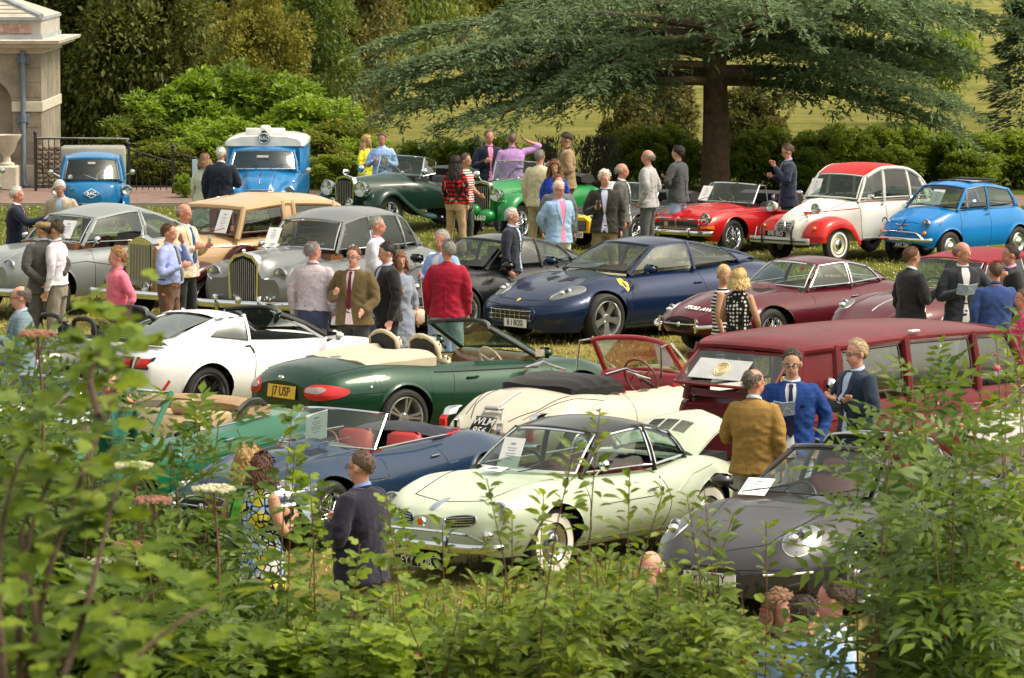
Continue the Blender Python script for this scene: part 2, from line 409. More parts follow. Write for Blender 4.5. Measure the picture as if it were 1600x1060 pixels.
 def lamp(s, x, y, z, r=.09, deep=.10, shell=None, both=True, name='headlight'):
  """round lamp in a shell, facing forwards"""
  for sg in ((1, -1) if both else (1,)):
   l = MB().lathe([(-deep, r*.25), (-deep*.75, r*.7), (-deep*.3, r*.98), (0, r*1.04)], (x, sg*y, z), 'x', 22).build(name, shell or s.paint, s.root)
   MB().lathe([(-.02, r*1.05), (.008, r*1.1), (.018, r*1.0), (.012, r*.93)], (x, sg*y, z), 'x', 24).build('bezel', CHROME, l)
   MB().lathe([(.0, r*.94), (-.02, r*.7), (-.045, r*.25), (-.03, 0)], (x, sg*y, z), 'x', 20).build('reflector', REFL, l)
   MB().lathe([(.006, r*.94), (.022, r*.6), (.03, 0)], (x, sg*y, z), 'x', 20).build('lens', LENS, l)
 def aero(s, x, y, ra, rb, rot=0, kind='T', name='headlight', p=2.2, inner=True):
  """faired lamp whose clear cover follows the wing"""
  for sg in (1, -1):
   l = s.ell(kind, x, sg*y, ra, rb, mat('lamp_bowl', (.14, .15, .16), .4, .5), name, rot=sg*rot, p=p, off=.002, n=26)
   s.ring(kind, x, sg*y, ra*1.01, rb*1.01, STEEL, 'bezel', .007, rot=sg*rot, p=p, parent=l)
   q, nn = s.pr(kind, x-.02, sg*y, .006)
   MB().lathe([(-.02, rb*.40), (.03, rb*.46), (.04, rb*.36)], q, 'x', 16).build('reflector', CHROME, l); MB().ell(q+Vector((.10, -sg*.03, -.015)), (rb*.5, rb*.4, rb*.3), 8, 12).build('indicator_lens', REFL, l)
   MB().ell(q+Vector((.02, 0, .01)), (rb*.3, rb*.3, rb*.42), 8, 12).build('bulb_glass', mat('lamp_dark', (.06, .06, .07), .1, coat=1), l)
   s.ell(kind, x, sg*y, ra, rb, LENS, 'lens', rot=sg*rot, p=p, off=.014, edge=.0, parent=l, dome=.012, n=26)
 def bumper(s, end, z, w, r=.035, out=.05, wrap=.3, h=None, m=None, name=None, ov=None, ovh=.09):
  sg = 1 if end == 'F' else -1; xe = s.x1 if end == 'F' else s.x0
  P = []
  for t in np.linspace(-1, 1, 25):
   y = w*math.sin(t*math.pi/2); x = xe+sg*out-sg*wrap*(1-math.cos(t*math.pi/2))**1.6; P.append((x, y, z))
  mb = MB(); hh = h or r; rings = []
  P = np.array(P); T = np.gradient(P, axis=0); T /= np.linalg.norm(T, axis=1)[:, None]
  for i, p in enumerate(P):
   nx, ny = T[i][1]*sg, -T[i][0]*sg
   rings.append([(p[0]+nx*r*.6*c, p[1]+ny*r*.6*c, p[2]+hh*q) for c, q in ((1, 0), (.85, .6), (.3, 1), (-.5, 1), (-.6, 0), (-.5, -1), (.3, -1), (.85, -.6))])
  mb.loft(rings); o = mb.build(name or ('front_bumper' if sg > 0 else 'rear_bumper'), m or CHROME, s.root, True, 50)
  if ov:
   for q in (1, -1):
    MB().loft([[(xe+sg*out+sg*dx+.032*c, q*ov+.026*a, z-ovh*.8+ovh*1.8*t) for c, a in ((1, 0), (.7, .7), (0, 1), (-.7, .7), (-1, 0), (-.7, -.7), (0, -1), (.7, -.7))] for t, dx in ((0, .0), (.25, .02), (.6, .028), (.9, .015), (1, 0))]).build('overrider', m or CHROME, o)
  return o
 def plate(s, end, txt, y=0, z=.4, w=.52, h=.11, style='w', x=None, tilt=0, two=None):
  sg = 1 if end == 'F' else -1
  q = s.pr(end, y, z, .012)[0].x if x is None else x
  pm, tm = {'w': (WPLATE, BLKTXT), 'y': (YPLATE, BLKTXT), 'b': (BPLATE, SILVERP)}[style]
  o = MB().box((0, 0, 0), (.006, w/2, h/2), bev=.005).build('number_plate', pm, s.root); o.location = (q+sg*.008, y, z); o.rotation_euler = (0, -sg*tilt, 0)
  if style == 'b':
   MB().tube([(sg*.006, a*w*.485, b*h*.44) for a, b in ((1, 1), (-1, 1), (-1, -1), (1, -1), (1, 1))], .002, 4).build('border', SILVERP, o)
  rows = two or [txt]; hh = h/len(rows)
  for i, tx in enumerate(rows):
   sx = min(1.0, w*.90/(len(tx)*hh*.62)); 
   text('lettering', tx, hh*.98, tm, o, (sg*.008, 0, (len(rows)-1)*hh/2*.92-i*hh*.92), (math.pi/2, 0, math.pi/2*sg), sx=sx, off=.006)
  return o
 def pane(s, A, B, name, parent=None, inset=(.03, .06), bulge=.015, m=None, trim=CHROME, tr=.009):
  """glass between a lower edge A and an upper edge B (n x 3 each)"""
  A, B = np.array(A, float), np.array(B, float); n = len(A)
  def at(u, v):
   i = min(int(u*(n-1)), n-2); f = u*(n-1)-i; a = A[i]*(1-f)+A[i+1]*f; b = B[i]*(1-f)+B[i+1]*f; return a*(1-v)+b*v
  c = (A.mean(0)+B.mean(0))/2; mid = at(.5, .5)
  nrm = np.cross(A[-1]-A[0], B[n//2]-A[n//2]); nrm = nrm/(np.linalg.norm(nrm)+1e-9)
  if np.dot(nrm, mid-np.array([0, 0, .7])) < 0: nrm = -nrm
  U = np.linspace(inset[0], 1-inset[0], max(n, 5)); V = np.linspace(inset[1], 1-inset[1], 6)
  P = np.array([[at(u, v)+nrm*bulge*4*v*(1-v) for v in V] for u in U])
  o = MB().grid(P).build(name, m or GLASS, parent or s.root)
  if trim:
   E = np.vstack([P[:, 0], P[-1, 1:], P[::-1, -1][1:], P[0, ::-1][1:]])
   MB().tube(E, tr, 5).build('window_trim', trim, o)
  return o
 def house(s, base, top, segs, crown=.04, pr=.022, rail=.03, trim=CHROME, roofm=None, pillm=None, roof=True, gutter=None, tr=.009, inset=(.035, .07), roof_name='roof', wsk=2.0, glass=None):
  K = len(base); pillm = pillm or s.paint; roofm = roofm or s.paint; n = 9
  Bc, Tc = np.array(base, float), np.array(top, float)
  def arc(c, e):
   return np.array([(c[0]+(e[0]-c[0])*abs(q)**wsk, q*e[1], c[2]+(e[2]-c[2])*abs(q)**wsk) for q in np.linspace(-1, 1, 15)])
  s.ws = s.pane(arc(Bc[0], Bc[1]), arc(Tc[0], Tc[1]), 'windscreen', inset=(.03, .05), bulge=.02, trim=trim, tr=tr*1.2, m=glass)
  side = poly3(Tc[1:K-1], 40) if K > 3 else None
  idx = [int(round(i*39/(K-3))) for i in range(K-2)] if K > 3 else None
  for sg in (1, -1):
   M = np.array([1, sg, 1])
   for k in range(1, K-1):
    MB().tube(np.array([Bc[k]-[0, 0, .03], (Bc[k]+Tc[k])/2+[0, .012, 0], Tc[k]])*M, pr if segs[k-1] != 'thin' and segs[min(k, len(segs)-1)] != 'thin' else .012, 8).build('pillar', pillm, s.root)
   for k in range(1, K-2):
    T = side[idx[k-1]:idx[k]+1]; Bq = poly3(Bc[k:k+2], len(T))
    if segs[k] in ('glass', 'thin'): s.pane(Bq*M, T*M, 'side_window', inset=inset, trim=trim, tr=tr, bulge=.018, m=glass)
    elif segs[k] == 'open': pass
    else:
     V = np.linspace(0, 1, 7)[:, None, None]; P = (Bq*M)[None]*(1-V)+(T*M)[None]*V; P[..., 1] += sg*.02*4*V[..., 0]*(1-V[..., 0]); MB().grid(P).build('quarter_panel', roofm if segs[k] == 'roof' else pillm, s.root)
  if segs[-1] == 'glass': s.pane(arc(Bc[-1], Bc[-2]), arc(Tc[-1], Tc[-2]), 'rear_window', inset=(.05, .08), bulge=.02, trim=trim, tr=tr, m=glass)
  elif segs[-1] in ('solid', 'roof', 'small'):
   A, B = arc(Bc[-1], Bc[-2]), arc(Tc[-1], Tc[-2]); V = np.linspace(0, 1, 7)[:, None, None]; P = A[None]*(1-V)+B[None]*V; P[..., 0] -= .05*4*V[..., 0]*(1-V[..., 0])
   o = MB().grid(P).build('rear_panel', roofm if segs[-1] == 'roof' else pillm, s.root)
   q = slice(4, 11); Pm = P[2:6, q].copy(); Pm[..., 0] -= .015; MB().grid(Pm).build('rear_window', mat('dark_glass', (.02, .025, .025), .08, coat=1), o)
  if roof:
   nv = 22; L = poly3(Tc[1:K-1], nv); c0 = Tc[0]; c1 = Tc[-1]; P = []
   for i, l in enumerate(L):
    v = i/(nv-1); cx = l[0]+(c0[0]-L[0][0])*(1-v)**1.0*1+(c1[0]-L[-1][0])*v
    cz = l[2]+(c0[2]-L[0][2])*(1-v)+(c1[2]-L[-1][2])*v+crown*math.sin(math.pi*min(max(v, 0), 1))**.7
    P.append([(l[0]+(cx-l[0])*(1-abs(u)**2.), l[1]*u*1.005, l[2]+(cz-l[2])*(1-abs(u)**2.4)) for u in np.linspace(-1, 1, 17)])
   s.roof = MB().grid(np.array(P)).build(roof_name, roofm, s.root)
   s.roofP = np.array(P)
   for sg in (1, -1):
    e = poly3(Tc[1:K-1], 24)*np.array([1, sg, 1]); e[:, 2] -= rail*.55; e[:, 1] -= sg*rail*.35
    MB().tube(e, rail, 8).build('roof_rail', roofm, s.root)
    if gutter:
     e2 = e.copy(); e2[:, 1] += sg*rail*1.0; MB().tube(e2, .008, 5).build('gutter', gutter, s.root)
   for c, e in ((Tc[0], Tc[1]), (Tc[-1], Tc[-2])):
    a = arc(c, e); a[:, 2] -= rail*.35; MB().tube(a, rail*.75, 7).build('header_rail', roofm, s.root)
 def screen(s, base, top, m=CHROME, r=.015, curve_=2.0, side=True, glass=None):
  Bc, Tc = np.array(base, float), np.array(top, float); t = np.linspace(-1, 1, 15)
  arc = lambda c, e: np.array([(c[0]+(e[0]-c[0])*abs(q)**curve_, q*e[1], c[2]+(e[2]-c[2])*abs(q)**curve_) for q in t])
  A, B = arc(Bc[0], Bc[1]), arc(Tc[0], Tc[1]); o = s.pane(A, B, 'windscreen', inset=(.01, .02), trim=None, m=glass)
  MB().tube(np.vstack([A[:1], B, A[-1:]]), r, 8).build('windscreen_frame', m, o); MB().tube(A, r*.7, 6).build('windscreen_base', m, o); s.ws = o
 def seat(s, x, y, z, w=.24, m=None, h=.55, head=True, name='seat'):
  m = m or leather((.45, .33, .2)); q = MB()
  def slab(c, hx, hy, hz, tilt): R = Matrix.Rotation(tilt, 3, 'Y'); q.box(c, (hx, hy, hz), R=R, bev=min(hx, hy, hz)*.7)
  slab((x+.22, y, z), .25, w, .07, -.08); slab((x-.06, y, z+h*.5), .065, w*.96, h*.5, -.22)
  o = q.build(name, m, s.root, True, 60)
  if head: MB().box((x-.06-h*.13, y, z+h+.07), (.05, w*.5, .08), R=Matrix.Rotation(-.2, 3, 'Y'), bev=.04).build('headrest', m, o, True, 60)
  return o
 def steer(s, x, y, z, r=.18, m=None, tilt=.5):
  R = Matrix.Rotation(-tilt, 3, 'Y'); c = Vector((x, y, z)); m = m or BLACK
  P = [tuple(c+R@Vector((0, r*math.cos(a), r*math.sin(a)))) for a in np.linspace(0, 2*math.pi, 25)]
  o = MB().tube(P, .012, 6).build('steering_wheel', m, s.root)
  q = MB()
  for a in (0, 2.1, 4.2): q.tube([tuple(c), tuple(c+R@Vector((0, r*math.cos(a+.5), r*math.sin(a+.5))))], .01, 5)
  q.ell(tuple(c), (.03, .045, .045), 6, 10); q.tube([tuple(c), tuple(c+Vector((.4, 0, -.2)))], .02, 6)
  q.build('spoke', STEEL, o)
 def dash(s, x, w, z, m=None, d=.18, h=.14):
  MB().loft([[(x+d*a, y, z+h*b) for a, b in ((-1, -.9), (-1, -.1), (-.7, .35), (0, .5), (1, .45), (1, -1))] for y in np.linspace(-w, w, 7)]).build('dashboard', m or mat('dash', (.03, .03, .03), .6), s.root, True, 50)
 def mirror(s, x, y, z, m=None, door=True, both=True, r=.06):
  for sg in ((1, -1) if both else (1,)):
   q = MB().tube([(x, sg*(y-.10), z-.10), (x-.01, sg*y, z)], .009, 6).lathe([(.045, .01), (.035, r*.7), (0, r), (-.012, r*.97), (-.008, 0)], (x, sg*y, z), 'x', 16)
   q.build('wing_mirror', m or CHROME, s.root)
 def mirror2(s, x, y, z, m=None):
  for sg in (1, -1):
   o = MB().box((x, sg*y, z), (.07, .10, .06), bev=.045).build('wing_mirror', m or s.paint, s.root, True, 60)
   MB().tube([(x, sg*(y-.16), z-.08), (x, sg*(y-.05), z-.03)], .02, 6).build('stalk', BLACK, o)
   MB().box((x-.071, sg*y, z), (.004, .08, .045)).build('mirror_glass', mat('mirror_glass', (.4, .42, .43), .05, 1), o)
 def wipers(s, x, y0, z, L=.42, m=None, spread=.5):
  for k, y in enumerate((-y0, y0*.45)):
   A, B = Vector((x+.03, y+.0, z)), Vector((x-.05, y+L*.95, z+.075))
   P = []
   for t in np.linspace(0, 1, 6):
    p = A.lerp(B, t); P.append(tuple(p+Vector((.012, 0, .012))))
   MB().tube(P, .0055, 5).build('wiper', BLACK if m is not CHROME else STEEL, s.root)
 def sheet(s, label, x, y, z, w=.21, h=.3, tilt=.9, rz=0, roll=0.):
  """printed sheet on the windscreen or dash: a thing of its own"""
  o = MB().box((0, 0, 0), (w/2, h/2, .0015)).build('information_sheet', PAPER, None, False)
  q = MB(); 
  for i, (wd, yy) in enumerate(((.3, .3), (.55, .16), (.4, .08), (.6, -.02), (.5, -.1), (.35, -.2))): q.box((0, h*yy, .0025), (w*wd/2*.8, .0028 if i else .008, .0008))
  q.build('printed_line', PRINT, o, False)
  M = Matrix.Translation((x, y, z)) @ Matrix.Rotation(rz, 4, 'Z') @ Matrix.Rotation(math.pi/2, 4, 'Z') @ Matrix.Rotation(tilt, 4, 'X') @ Matrix.Rotation(roll, 4, 'Z')
  s.sheets = getattr(s, 'sheets', [])+[(o, M)]; tag(o, label, 'paper sheet', 'sheets displayed on the cars')
  return o
 def wing(s, path, y0, y1, skirt, m, name='wing', rear=False, thick=.0):
  """separate mudguard: a path over the wheel in x and z, both sides"""
  P = poly3([(a, 0, b) for a, b in path], 30); T = np.gradient(P, axis=0); T /= np.linalg.norm(T, axis=1)[:, None]
  for sg in (1, -1):
   R = []
   for i, (p, t) in enumerate(zip(P, T)):
    n = np.array([-t[2], 0, t[0]]); n = n if n[2] > 0 or (abs(n[2]) < .3) else -n
    c = np.array([s._wc, 0, s.R]); 
    if np.dot(n, p-c) < 0: n = -n
    row = []
    sk = skirt*(.55+.45*math.sin(math.pi*i/29))
    for u, d in ((0, -.06), (.02, -.015), (.25, .012), (.5, .02), (.75, .005), (.92, -.03), (1.0, -.075), (1.01, -.075-sk*.5), (1.0, -.075-sk)):
     row.append(p+n*d+np.array([0, sg*(y0+(y1-y0)*u), 0]))
    R.append(row)
   MB().grid(np.array(R)).build(name, m, s.root, True, 60)
 def place(s, X, Y, yaw, dz=0):
  s.root.location = (X, Y, dz); s.root.rotation_euler = (0, 0, rad(yaw))
  M = Matrix.Translation((X, Y, dz)) @ Matrix.Rotation(rad(yaw), 4, 'Z')
  for o, m in getattr(s, 'sheets', []): o.matrix_world = M @ m
  s.M = M; return s
 def anchor(s, px, local, yaw):
  p = G(px[0], px[1], local[2]); c, q = math.cos(rad(yaw)), math.sin(rad(yaw))
  return s.place(p.x-(c*local[0]-q*local[1]), p.y-(q*local[0]+c*local[1]), yaw)
def slats(car, kind, y0, y1, z0, z1, n, r, m, name, vert=False, off=.004, clip=None, parent=None):
 for i in range(n):
  t = (i+.5)/n
  if vert:
   y = y0+(y1-y0)*t; a, b = (clip(y) if clip else (z0, z1)); car.line(kind, [(y, a), (y, b)], r, m, name, off=off, parent=parent, sub=.2, n=5)
  else:
   z = z0+(z1-z0)*t; a, b = (clip(z) if clip else (y0, y1)); car.line(kind, [(a, z), (b, z)], r, m, name, off=off, parent=parent, sub=.12, n=5)
# ------------------------------------------------------------------ the individual cars
TAN = leather((.52, .38, .22)); REDLEA = leather((.38, .03, .03)); BLKLEA = leather((.02, .02, .022)); CREAM = leather((.6, .5, .36))
def gt_coupe():                                                  # dark blue grand tourer
 c = Car('sports_coupe', 'dark blue grand tourer coupe with yellow shields on its wings and silver five-spoke wheels', dict(
  W=[(-2.47, .55), (-2.42, .72), (-2.2, .86), (-1.5, .975), (-.4, .925), (.9, .94), (1.5, .975), (1.95, .91), (2.25, .76), (2.38, .58), (2.43, .42)],
  lo=[(-2.47, .3), (-2.2, .2), (2.2, .17), (2.43, .22)], mid=[(-2.47, .6), (0, .5), (1.5, .5), (2.43, .42)],
  sh=[(-2.47, .74), (-2.2, .86), (-1.4, .92), (0, .88), (.9, .84), (1.5, .79), (2.0, .66), (2.3, .54), (2.43, .47)],
  top=[(-2.47, .80), (-2.3, .93), (-1.9, .98), (-1.2, 1.0), (.7, .97), (1.2, .90), (1.6, .82), (2.0, .71), (2.3, .58), (2.43, .50)],
  fen=[(-2.4, 0), (-1.4, .03), (-.5, 0), (.7, .0), (1.35, .055), (2.0, .03), (2.35, 0)], shw=.80, tuck=.10, uf=.82, fw=.16, cab=(-1.45, .98), ucab=.84, lining=(.3, .22, .13)),
  col=(.004, .016, .060), flake=.35, wb=2.95, tr=.855, R=.345, wk='fivestar', ww=.24)
 c.house(base=[(1.22, 0, .965), (.80, .66, .93), (-.42, .74, .95), (-1.38, .70, 1.0), (-1.85, .50, 1.02), (-2.02, 0, 1.02)],
   top=[(.34, 0, 1.31), (.16, .50, 1.27), (-.45, .54, 1.30), (-1.18, .50, 1.17), (-1.28, .44, 1.15), (-1.30, 0, 1.19)], segs=['glass', 'glass', 'glass', 'solid', 'glass'], crown=.02, trim=BLACK, tr=.006, pr=.03)
 # front: oval egg-crate grille, side vents, lamps, badge
 c.ell('F', 0, .40, .46, .105, BLACK, 'grille', p=3.2, off=.004)
 c.ring('F', 0, .40, .47, .115, c.paint, 'grille_surround', .022, p=3.2)
 slats(c, 'F', -.42, .42, .31, .49, 3, .006, CHROME, 'grille_bar', off=.012); slats(c, 'F', -.44, .44, .32, .48, 9, .006, CHROME, 'grille_bar', vert=True, off=.012)
 for sg in (1, -1): c.patch('F', [(sg*.60, .26), (sg*.84, .27), (sg*.80, .37), (sg*.60, .38)], BLACK, 'air_intake', off=.004)
 c.aero(1.93, .635, .26, .095, rot=-.42)
 c.ell('T', 2.27, 0, .035, .022, mat('badge', (.7, .5, .05), .3), 'badge', off=.006)
 for sg, k in ((1, 'L'), (-1, 'R')):
  b = c.patch(k, [(1.10, .80), (1.06, .86), (.98, .86), (.94, .80), (.98, .72), (1.03, .69)], mat('yellow_shield', (.8, .55, .02), .35), 'shield_badge', off=.005)
  c.ell(k, 1.02, .78, .018, .04, BLKTXT, 'emblem', off=.009, parent=b)
 c.line2([(1.0, .25), (.98, .55), (.86, .90)], .005); c.line2([(-.50, .26), (-.52, .60), (-.47, .93)], .005); c.line2([(1.0, .25), (-.5, .26)], .005)
 c.line('T', [(1.0, -.62), (1.7, -.60), (2.22, -.44), (2.28, 0), (2.22, .44), (1.7, .60), (1.0, .62)], .005)
 c.line('F', [(-.78, .545), (0, .515), (.78, .545)], .006)
 c.line2([(-.30, .74), (-.44, .74)], .012, c.paint, 'door_handle', off=.012)
 for sg in (1, -1): c.patch('T', [(1.62, sg*.10), (1.40, sg*.08), (1.34, sg*.24), (1.50, sg*.27)], DARK, 'bonnet_vent', off=.004)
 c.line2([(1.9, .2), (0, .19), (-2.1, .22)], .012, BLACK, 'sill')
 c.mirror2(.72, 1.02, 1.0, c.paint); c.wipers(1.25, .5, .97, .5)
 c.plate('F', 'R 1 BOSS', y=.12, z=.29, w=.46, h=.12)
 for y in (-.38, .38): c.seat(-.35, y, .48, .25, CREAM, .55)
 c.seat(-1.05, 0, .55, .5, CREAM, .32, head=False); c.dash(.62, .62, .82, CREAM); c.steer(.35, -.36, .80)
 return c.place(1.77, 65.71, 222.5)
def e_type(name, label, col, roof, hoodtxt=None):
 c = Car(name, label, dict(
  W=[(-2.18, .30), (-2.1, .50), (-1.9, .66), (-1.3, .80), (0, .81), (1.2, .80), (1.7, .70), (2.05, .54), (2.2, .38), (2.27, .22)],
  lo=[(-2.18, .42), (-1.9, .27), (1.6, .22), (2.27, .36)], mid=[(-2.18, .6), (0, .5), (1.5, .5), (2.27, .46)],
  sh=[(-2.18, .64), (-1.9, .76), (-1.2, .85), (0, .82), (1.2, .76), (1.8, .66), (2.15, .56), (2.27, .50)],
  top=[(-2.18, .68), (-1.8, .82), (-1.2, .90), (.5, .90), (1.0, .87), (1.6, .77), (2.0, .66), (2.2, .57), (2.27, .52)],
  fen=[(-1.9, 0), (-1.2, .02), (0, 0), (.8, .02), (1.4, .05), (2.0, .03), (2.2, 0)], shw=.74, tuck=.22, uf=.84, fw=.15, q=2.0, cab=(-1.15, .38), ucab=.86),
  col=col, flake=.1, wb=2.44, tr=.655, R=.325, wk='wire', ww=.165)
 # central bonnet bulge
 P = []
 for x in np.linspace(.55, 2.1, 18):
  hgt = .055*math.sin(math.pi*min(1, max(0, (2.1-x)/1.2)))**.6 if x > .9 else .055; P.append([tuple(Vector((x, y, c.top_z(x, y)-.012+hgt*max(0, 1-(y/.22)**2)**.7))) for y in np.linspace(-.24, .24, 13)])
 MB().grid(np.array(P)).build('bonnet_bulge', c.paint, c.root)
 if roof == 'coupe':
  c.house(base=[(.62, 0, .885), (.36, .57, .85), (-.48, .62, .87), (-1.18, .52, .91), (-1.45, .38, .90), (-1.85, 0, .84)],
    top=[(.13, 0, 1.205), (0, .43, 1.165), (-.5, .46, 1.19), (-.98, .42, 1.10), (-1.02, .33, 1.10), (-1.0, 0, 1.14)], segs=['glass', 'glass', 'glass', 'solid', 'glass'], crown=.015, trim=CHROME, tr=.011, pr=.02, rail=.026)
  c.dash(.28, .55, .78); c.steer(.05, -.3, .76, .18, mat('wood_rim', (.2, .08, .03), .4))
  for y in (-.3, .3): c.seat(-.45, y, .42, .2, TAN, .42, head=False)
 else:
  c.screen([(.62, 0, .89), (.36, .58, .85)], [(.24, 0, 1.20), (.05, .50, 1.16)], r=.014)
  c.dash(.28, .55, .78, REDLEA); c.steer(.05, -.3, .78, .19, mat('wood_rim', (.2, .08, .03), .4))
  for y in (-.3, .3): c.seat(-.42, y, .45, .21, REDLEA, .48, head=False)
  R = []
  for i, x in enumerate(np.linspace(-.62, -1.25, 12)):
   t = i/11; hw = .56*(1-.25*t**2); hh = .10*math.sin(math.pi*min(1, t*1.0+.05))**.5
   R.append([(x-.03*math.cos(u*6), u*hw, c.top_z(min(x, -1.17), 0)*(1) -.03+hh*(1-abs(u)**3)+.006*math.sin(i*2.3+u*9)) for u in np.linspace(-1, 1, 15)])
  h = MB().grid(np.array(R)).build('folded_hood_cover', fabric((.012, .014, .03)), c.root)
  e = np.array([r[0] for r in R]+[R[-1][k] for k in range(1, 14)]+[r[-1] for r in R[::-1]]); e[:, 2] += .005
  MB().tube(e, .014, 6).build('red_piping', mat('red_piping', (.35, .01, .02), .6), h)
  for sg in (1, -1): MB().tube([(.32, sg*.60, .855), (-.3, sg*.645, .885), (-.75, sg*.63, .89)], .014, 6).build('door_cap', CHROME, c.root)
 c.ell('F', 0, .46, .30, .085, DARK, 'air_intake', p=2.2, off=.004)
 c.ring('F', 0, .46, .31, .095, c.paint if roof == 'coupe' else CHROME, 'intake_lip', .014, p=2.2)
 MB().tube([(2.27, -.30, .465), (2.30, 0, .46), (2.27, .30, .465)], .011, 6).ell((2.30, 0, .46), (.015, .035, .035), 6, 10).build('motif_bar', CHROME, c.root)
 for sg in (1, -1):
  P = [(2.30-.0, sg*.30, .43), (2.27, sg*.45, .44), (2.10, sg*.60, .46), (1.8, sg*.72, .48)]
  b = MB().tube(poly3(P, 12), .028, 8).build('front_bumper', CHROME, c.root)
  MB().loft([[(2.31+.028*a, sg*.33+.024*q, z) for a, q in ((1, 0), (.5, .85), (-.5, .85), (-1, 0), (-.5, -.85), (.5, -.85))] for z in (.36, .45, .53, .56)]).build('overrider', CHROME, b)
 c.aero(1.86, .545, .185, .10, rot=-.28)
 c.line2([(.36, .84), (.42, .55), (.40, .27)], .004); c.line2([(-.52, .86), (-.60, .55), (-.56, .27)], .004)
 c.line2([(.42, .6), (1.0, .62), (1.75, .60)], .004); c.line('T', [(.62, -.48), (1.3, -.46), (1.9, -.34)], .004); c.line('T', [(.62, .48), (1.3, .46), (1.9, .34)], .004)
 c.line2([(-.35, .72), (-.48, .725)], .010, CHROME, 'door_handle', off=.012)
 for sg in (1, -1):
  for k in range(9): c.line('T', [(.75+.0*k+.0, sg*(.10+.028*k)), (1.05, sg*(.10+.028*k))], .006, SHUT, 'bonnet_louvre')
 c.wipers(.66, .38, .90, .33, CHROME)
 c.bumper('B', .48, .5, .026, .04, .25)
 if hoodtxt:
  p, n = c.pr('T', 2.02, .12, .012); o = text('number_lettering', hoodtxt, .12, mat('white_letter', (.8, .8, .78), .5, var=0), c.root, p, (0, 0, 0), off=.03)
  z = n; x = Vector((0, 1, 0)); x = (x-z*x.dot(z)).normalized(); y = z.cross(x); o.rotation_euler = Matrix((x, y, z)).transposed().to_euler()
 return c
def coupe_911(name, label, col, roof='coupe', plate=None, yaw=0):
 c = Car(name, label, dict(
  W=[(-2.2, .45), (-2.12, .68), (-1.8, .84), (-1.2, .925), (-.3, .86), (.9, .87), (1.3, .905), (1.75, .83), (2.05, .66), (2.2, .46), (2.25, .30)],
  lo=[(-2.2, .34), (-1.9, .2), (2.0, .17), (2.25, .22)], mid=[(-2.2, .6), (0, .5), (2.25, .40)],
  sh=[(-2.2, .66), (-1.9, .80), (-1.2, .90), (0, .87), (.8, .84), (1.3, .80), (1.8, .70), (2.1, .55), (2.25, .45)],
  top=[(-2.2, .68), (-1.9, .86), (-1.5, .95), (-1.0, .98), (.6, .93), (.95, .89), (1.4, .79), (1.9, .66), (2.15, .55), (2.25, .47)],
  fen=[(-2, 0), (-1.2, 0), (0, 0), (.7, .01), (1.3, .075), (1.75, .07), (2.1, .02), (2.2, 0)], shw=.80, tuck=.10, uf=.84, fw=.17, cab=(-1.0, .72), ucab=.84, lining=(.03, .03, .03)),
  col=col, flake=.4, wb=2.45, tr=.78, R=.33, wk='alloy', ww=.24)
 if roof in ('coupe', 'targa'):
  c.house(base=[(.93, 0, .925), (.58, .63, .90), (-.45, .70, .91), (-1.15, .60, .96), (-1.5, .46, .93), (-1.75, 0, .90)],
   top=[(.20, 0, 1.28), (.03, .49, 1.235), (-.45, .53, 1.26), (-.95, .48, 1.15), (-1.0, .42, 1.14), (-1.0, 0, 1.18)], segs=['glass', 'glass' if roof == 'coupe' else 'open', 'glass', 'solid', 'glass'], crown=.02, trim=BLACK, tr=.006, pr=.026, roof=(roof == 'coupe'))
  if roof == 'targa':
   P = [(.10+(.13-.03*k), 0, 0) for k in range(1)]
   hdr = [(.20-.17*abs(q)**2, q*.49, 1.28-.045*abs(q)**2) for q in np.linspace(-1, 1, 13)]
   MB().tube(hdr, .03, 8).build('header_rail', c.paint, c.root)
   # open targa bar behind the seats with a bright edge
   R = []
   for x0_, dz in ((-.50, -.02), (-.48, .03), (-.70, .03), (-.74, -.02)):
    R.append([(x0_-.12*(abs(q)**2), q*.62 if abs(q) < .8 else np.sign(q)*(.50+(abs(q)-.8)*.9), (1.30+dz) if abs(q) < .01 else 1.30+dz-.09*abs(q)**3-(max(0, abs(q)-.8)*1.75)) for q in np.linspace(-1, 1, 25)])
   b = MB().grid(np.array(R)).build('targa_bar', BLACK, c.root)
   MB().tube(R[1], .014, 6).build('bright_edge', STEEL, b); MB().tube(R[2], .010, 6).build('bright_edge', STEEL, b)
   # lid lifted above the engine: a curved shell
   R = [[(x, y, z+.05*(1-(y/.6)**2)) for y in np.linspace(-.58, .58, 11)] for x, z in ((-.75, 1.33), (-1.0, 1.36), (-1.3, 1.33), (-1.6, 1.22))]
 for y in (-.36, .36): c.seat(-.35, y, .46, .24, leather((.13, .015, .018)) if roof == 'targa' else BLKLEA, .5)
 c.dash(.48, .6, .78); c.steer(.2, -.35, .78, .18)
 c.aero(1.80, .63, .20, .115, rot=-.25, p=2.0)
 for sg in (1, -1):
  c.patch('F', [(sg*.42, .25), (sg*.74, .27), (sg*.76, .36), (sg*.42, .36)], BLACK, 'air_intake', off=.004)
  c.line('F', [(sg*.48, .415), (sg*.78, .43)], .010, WHITE if roof == 'targa' else STEEL, 'indicator', off=.008)
 c.patch('F', [(-.34, .24), (.34, .24), (.36, .33), (-.36, .33)], BLACK, 'air_intake', off=.004)
 c.line('T', [(.92, -.58), (1.5, -.46), (1.95, -.38), (2.12, 0), (1.95, .38), (1.5, .46), (.92, .58)], .004)
 c.line('F', [(-.66, .46), (0, .445), (.66, .46)], .005)
 c.line2([(.66, .90), (.74, .55), (.72, .22)], .004); c.line2([(-.50, .90), (-.62, .55), (-.55, .22)], .004)
 c.line2([(-.30, .72), (-.45, .72)], .012, c.paint, 'door_handle', off=.012)
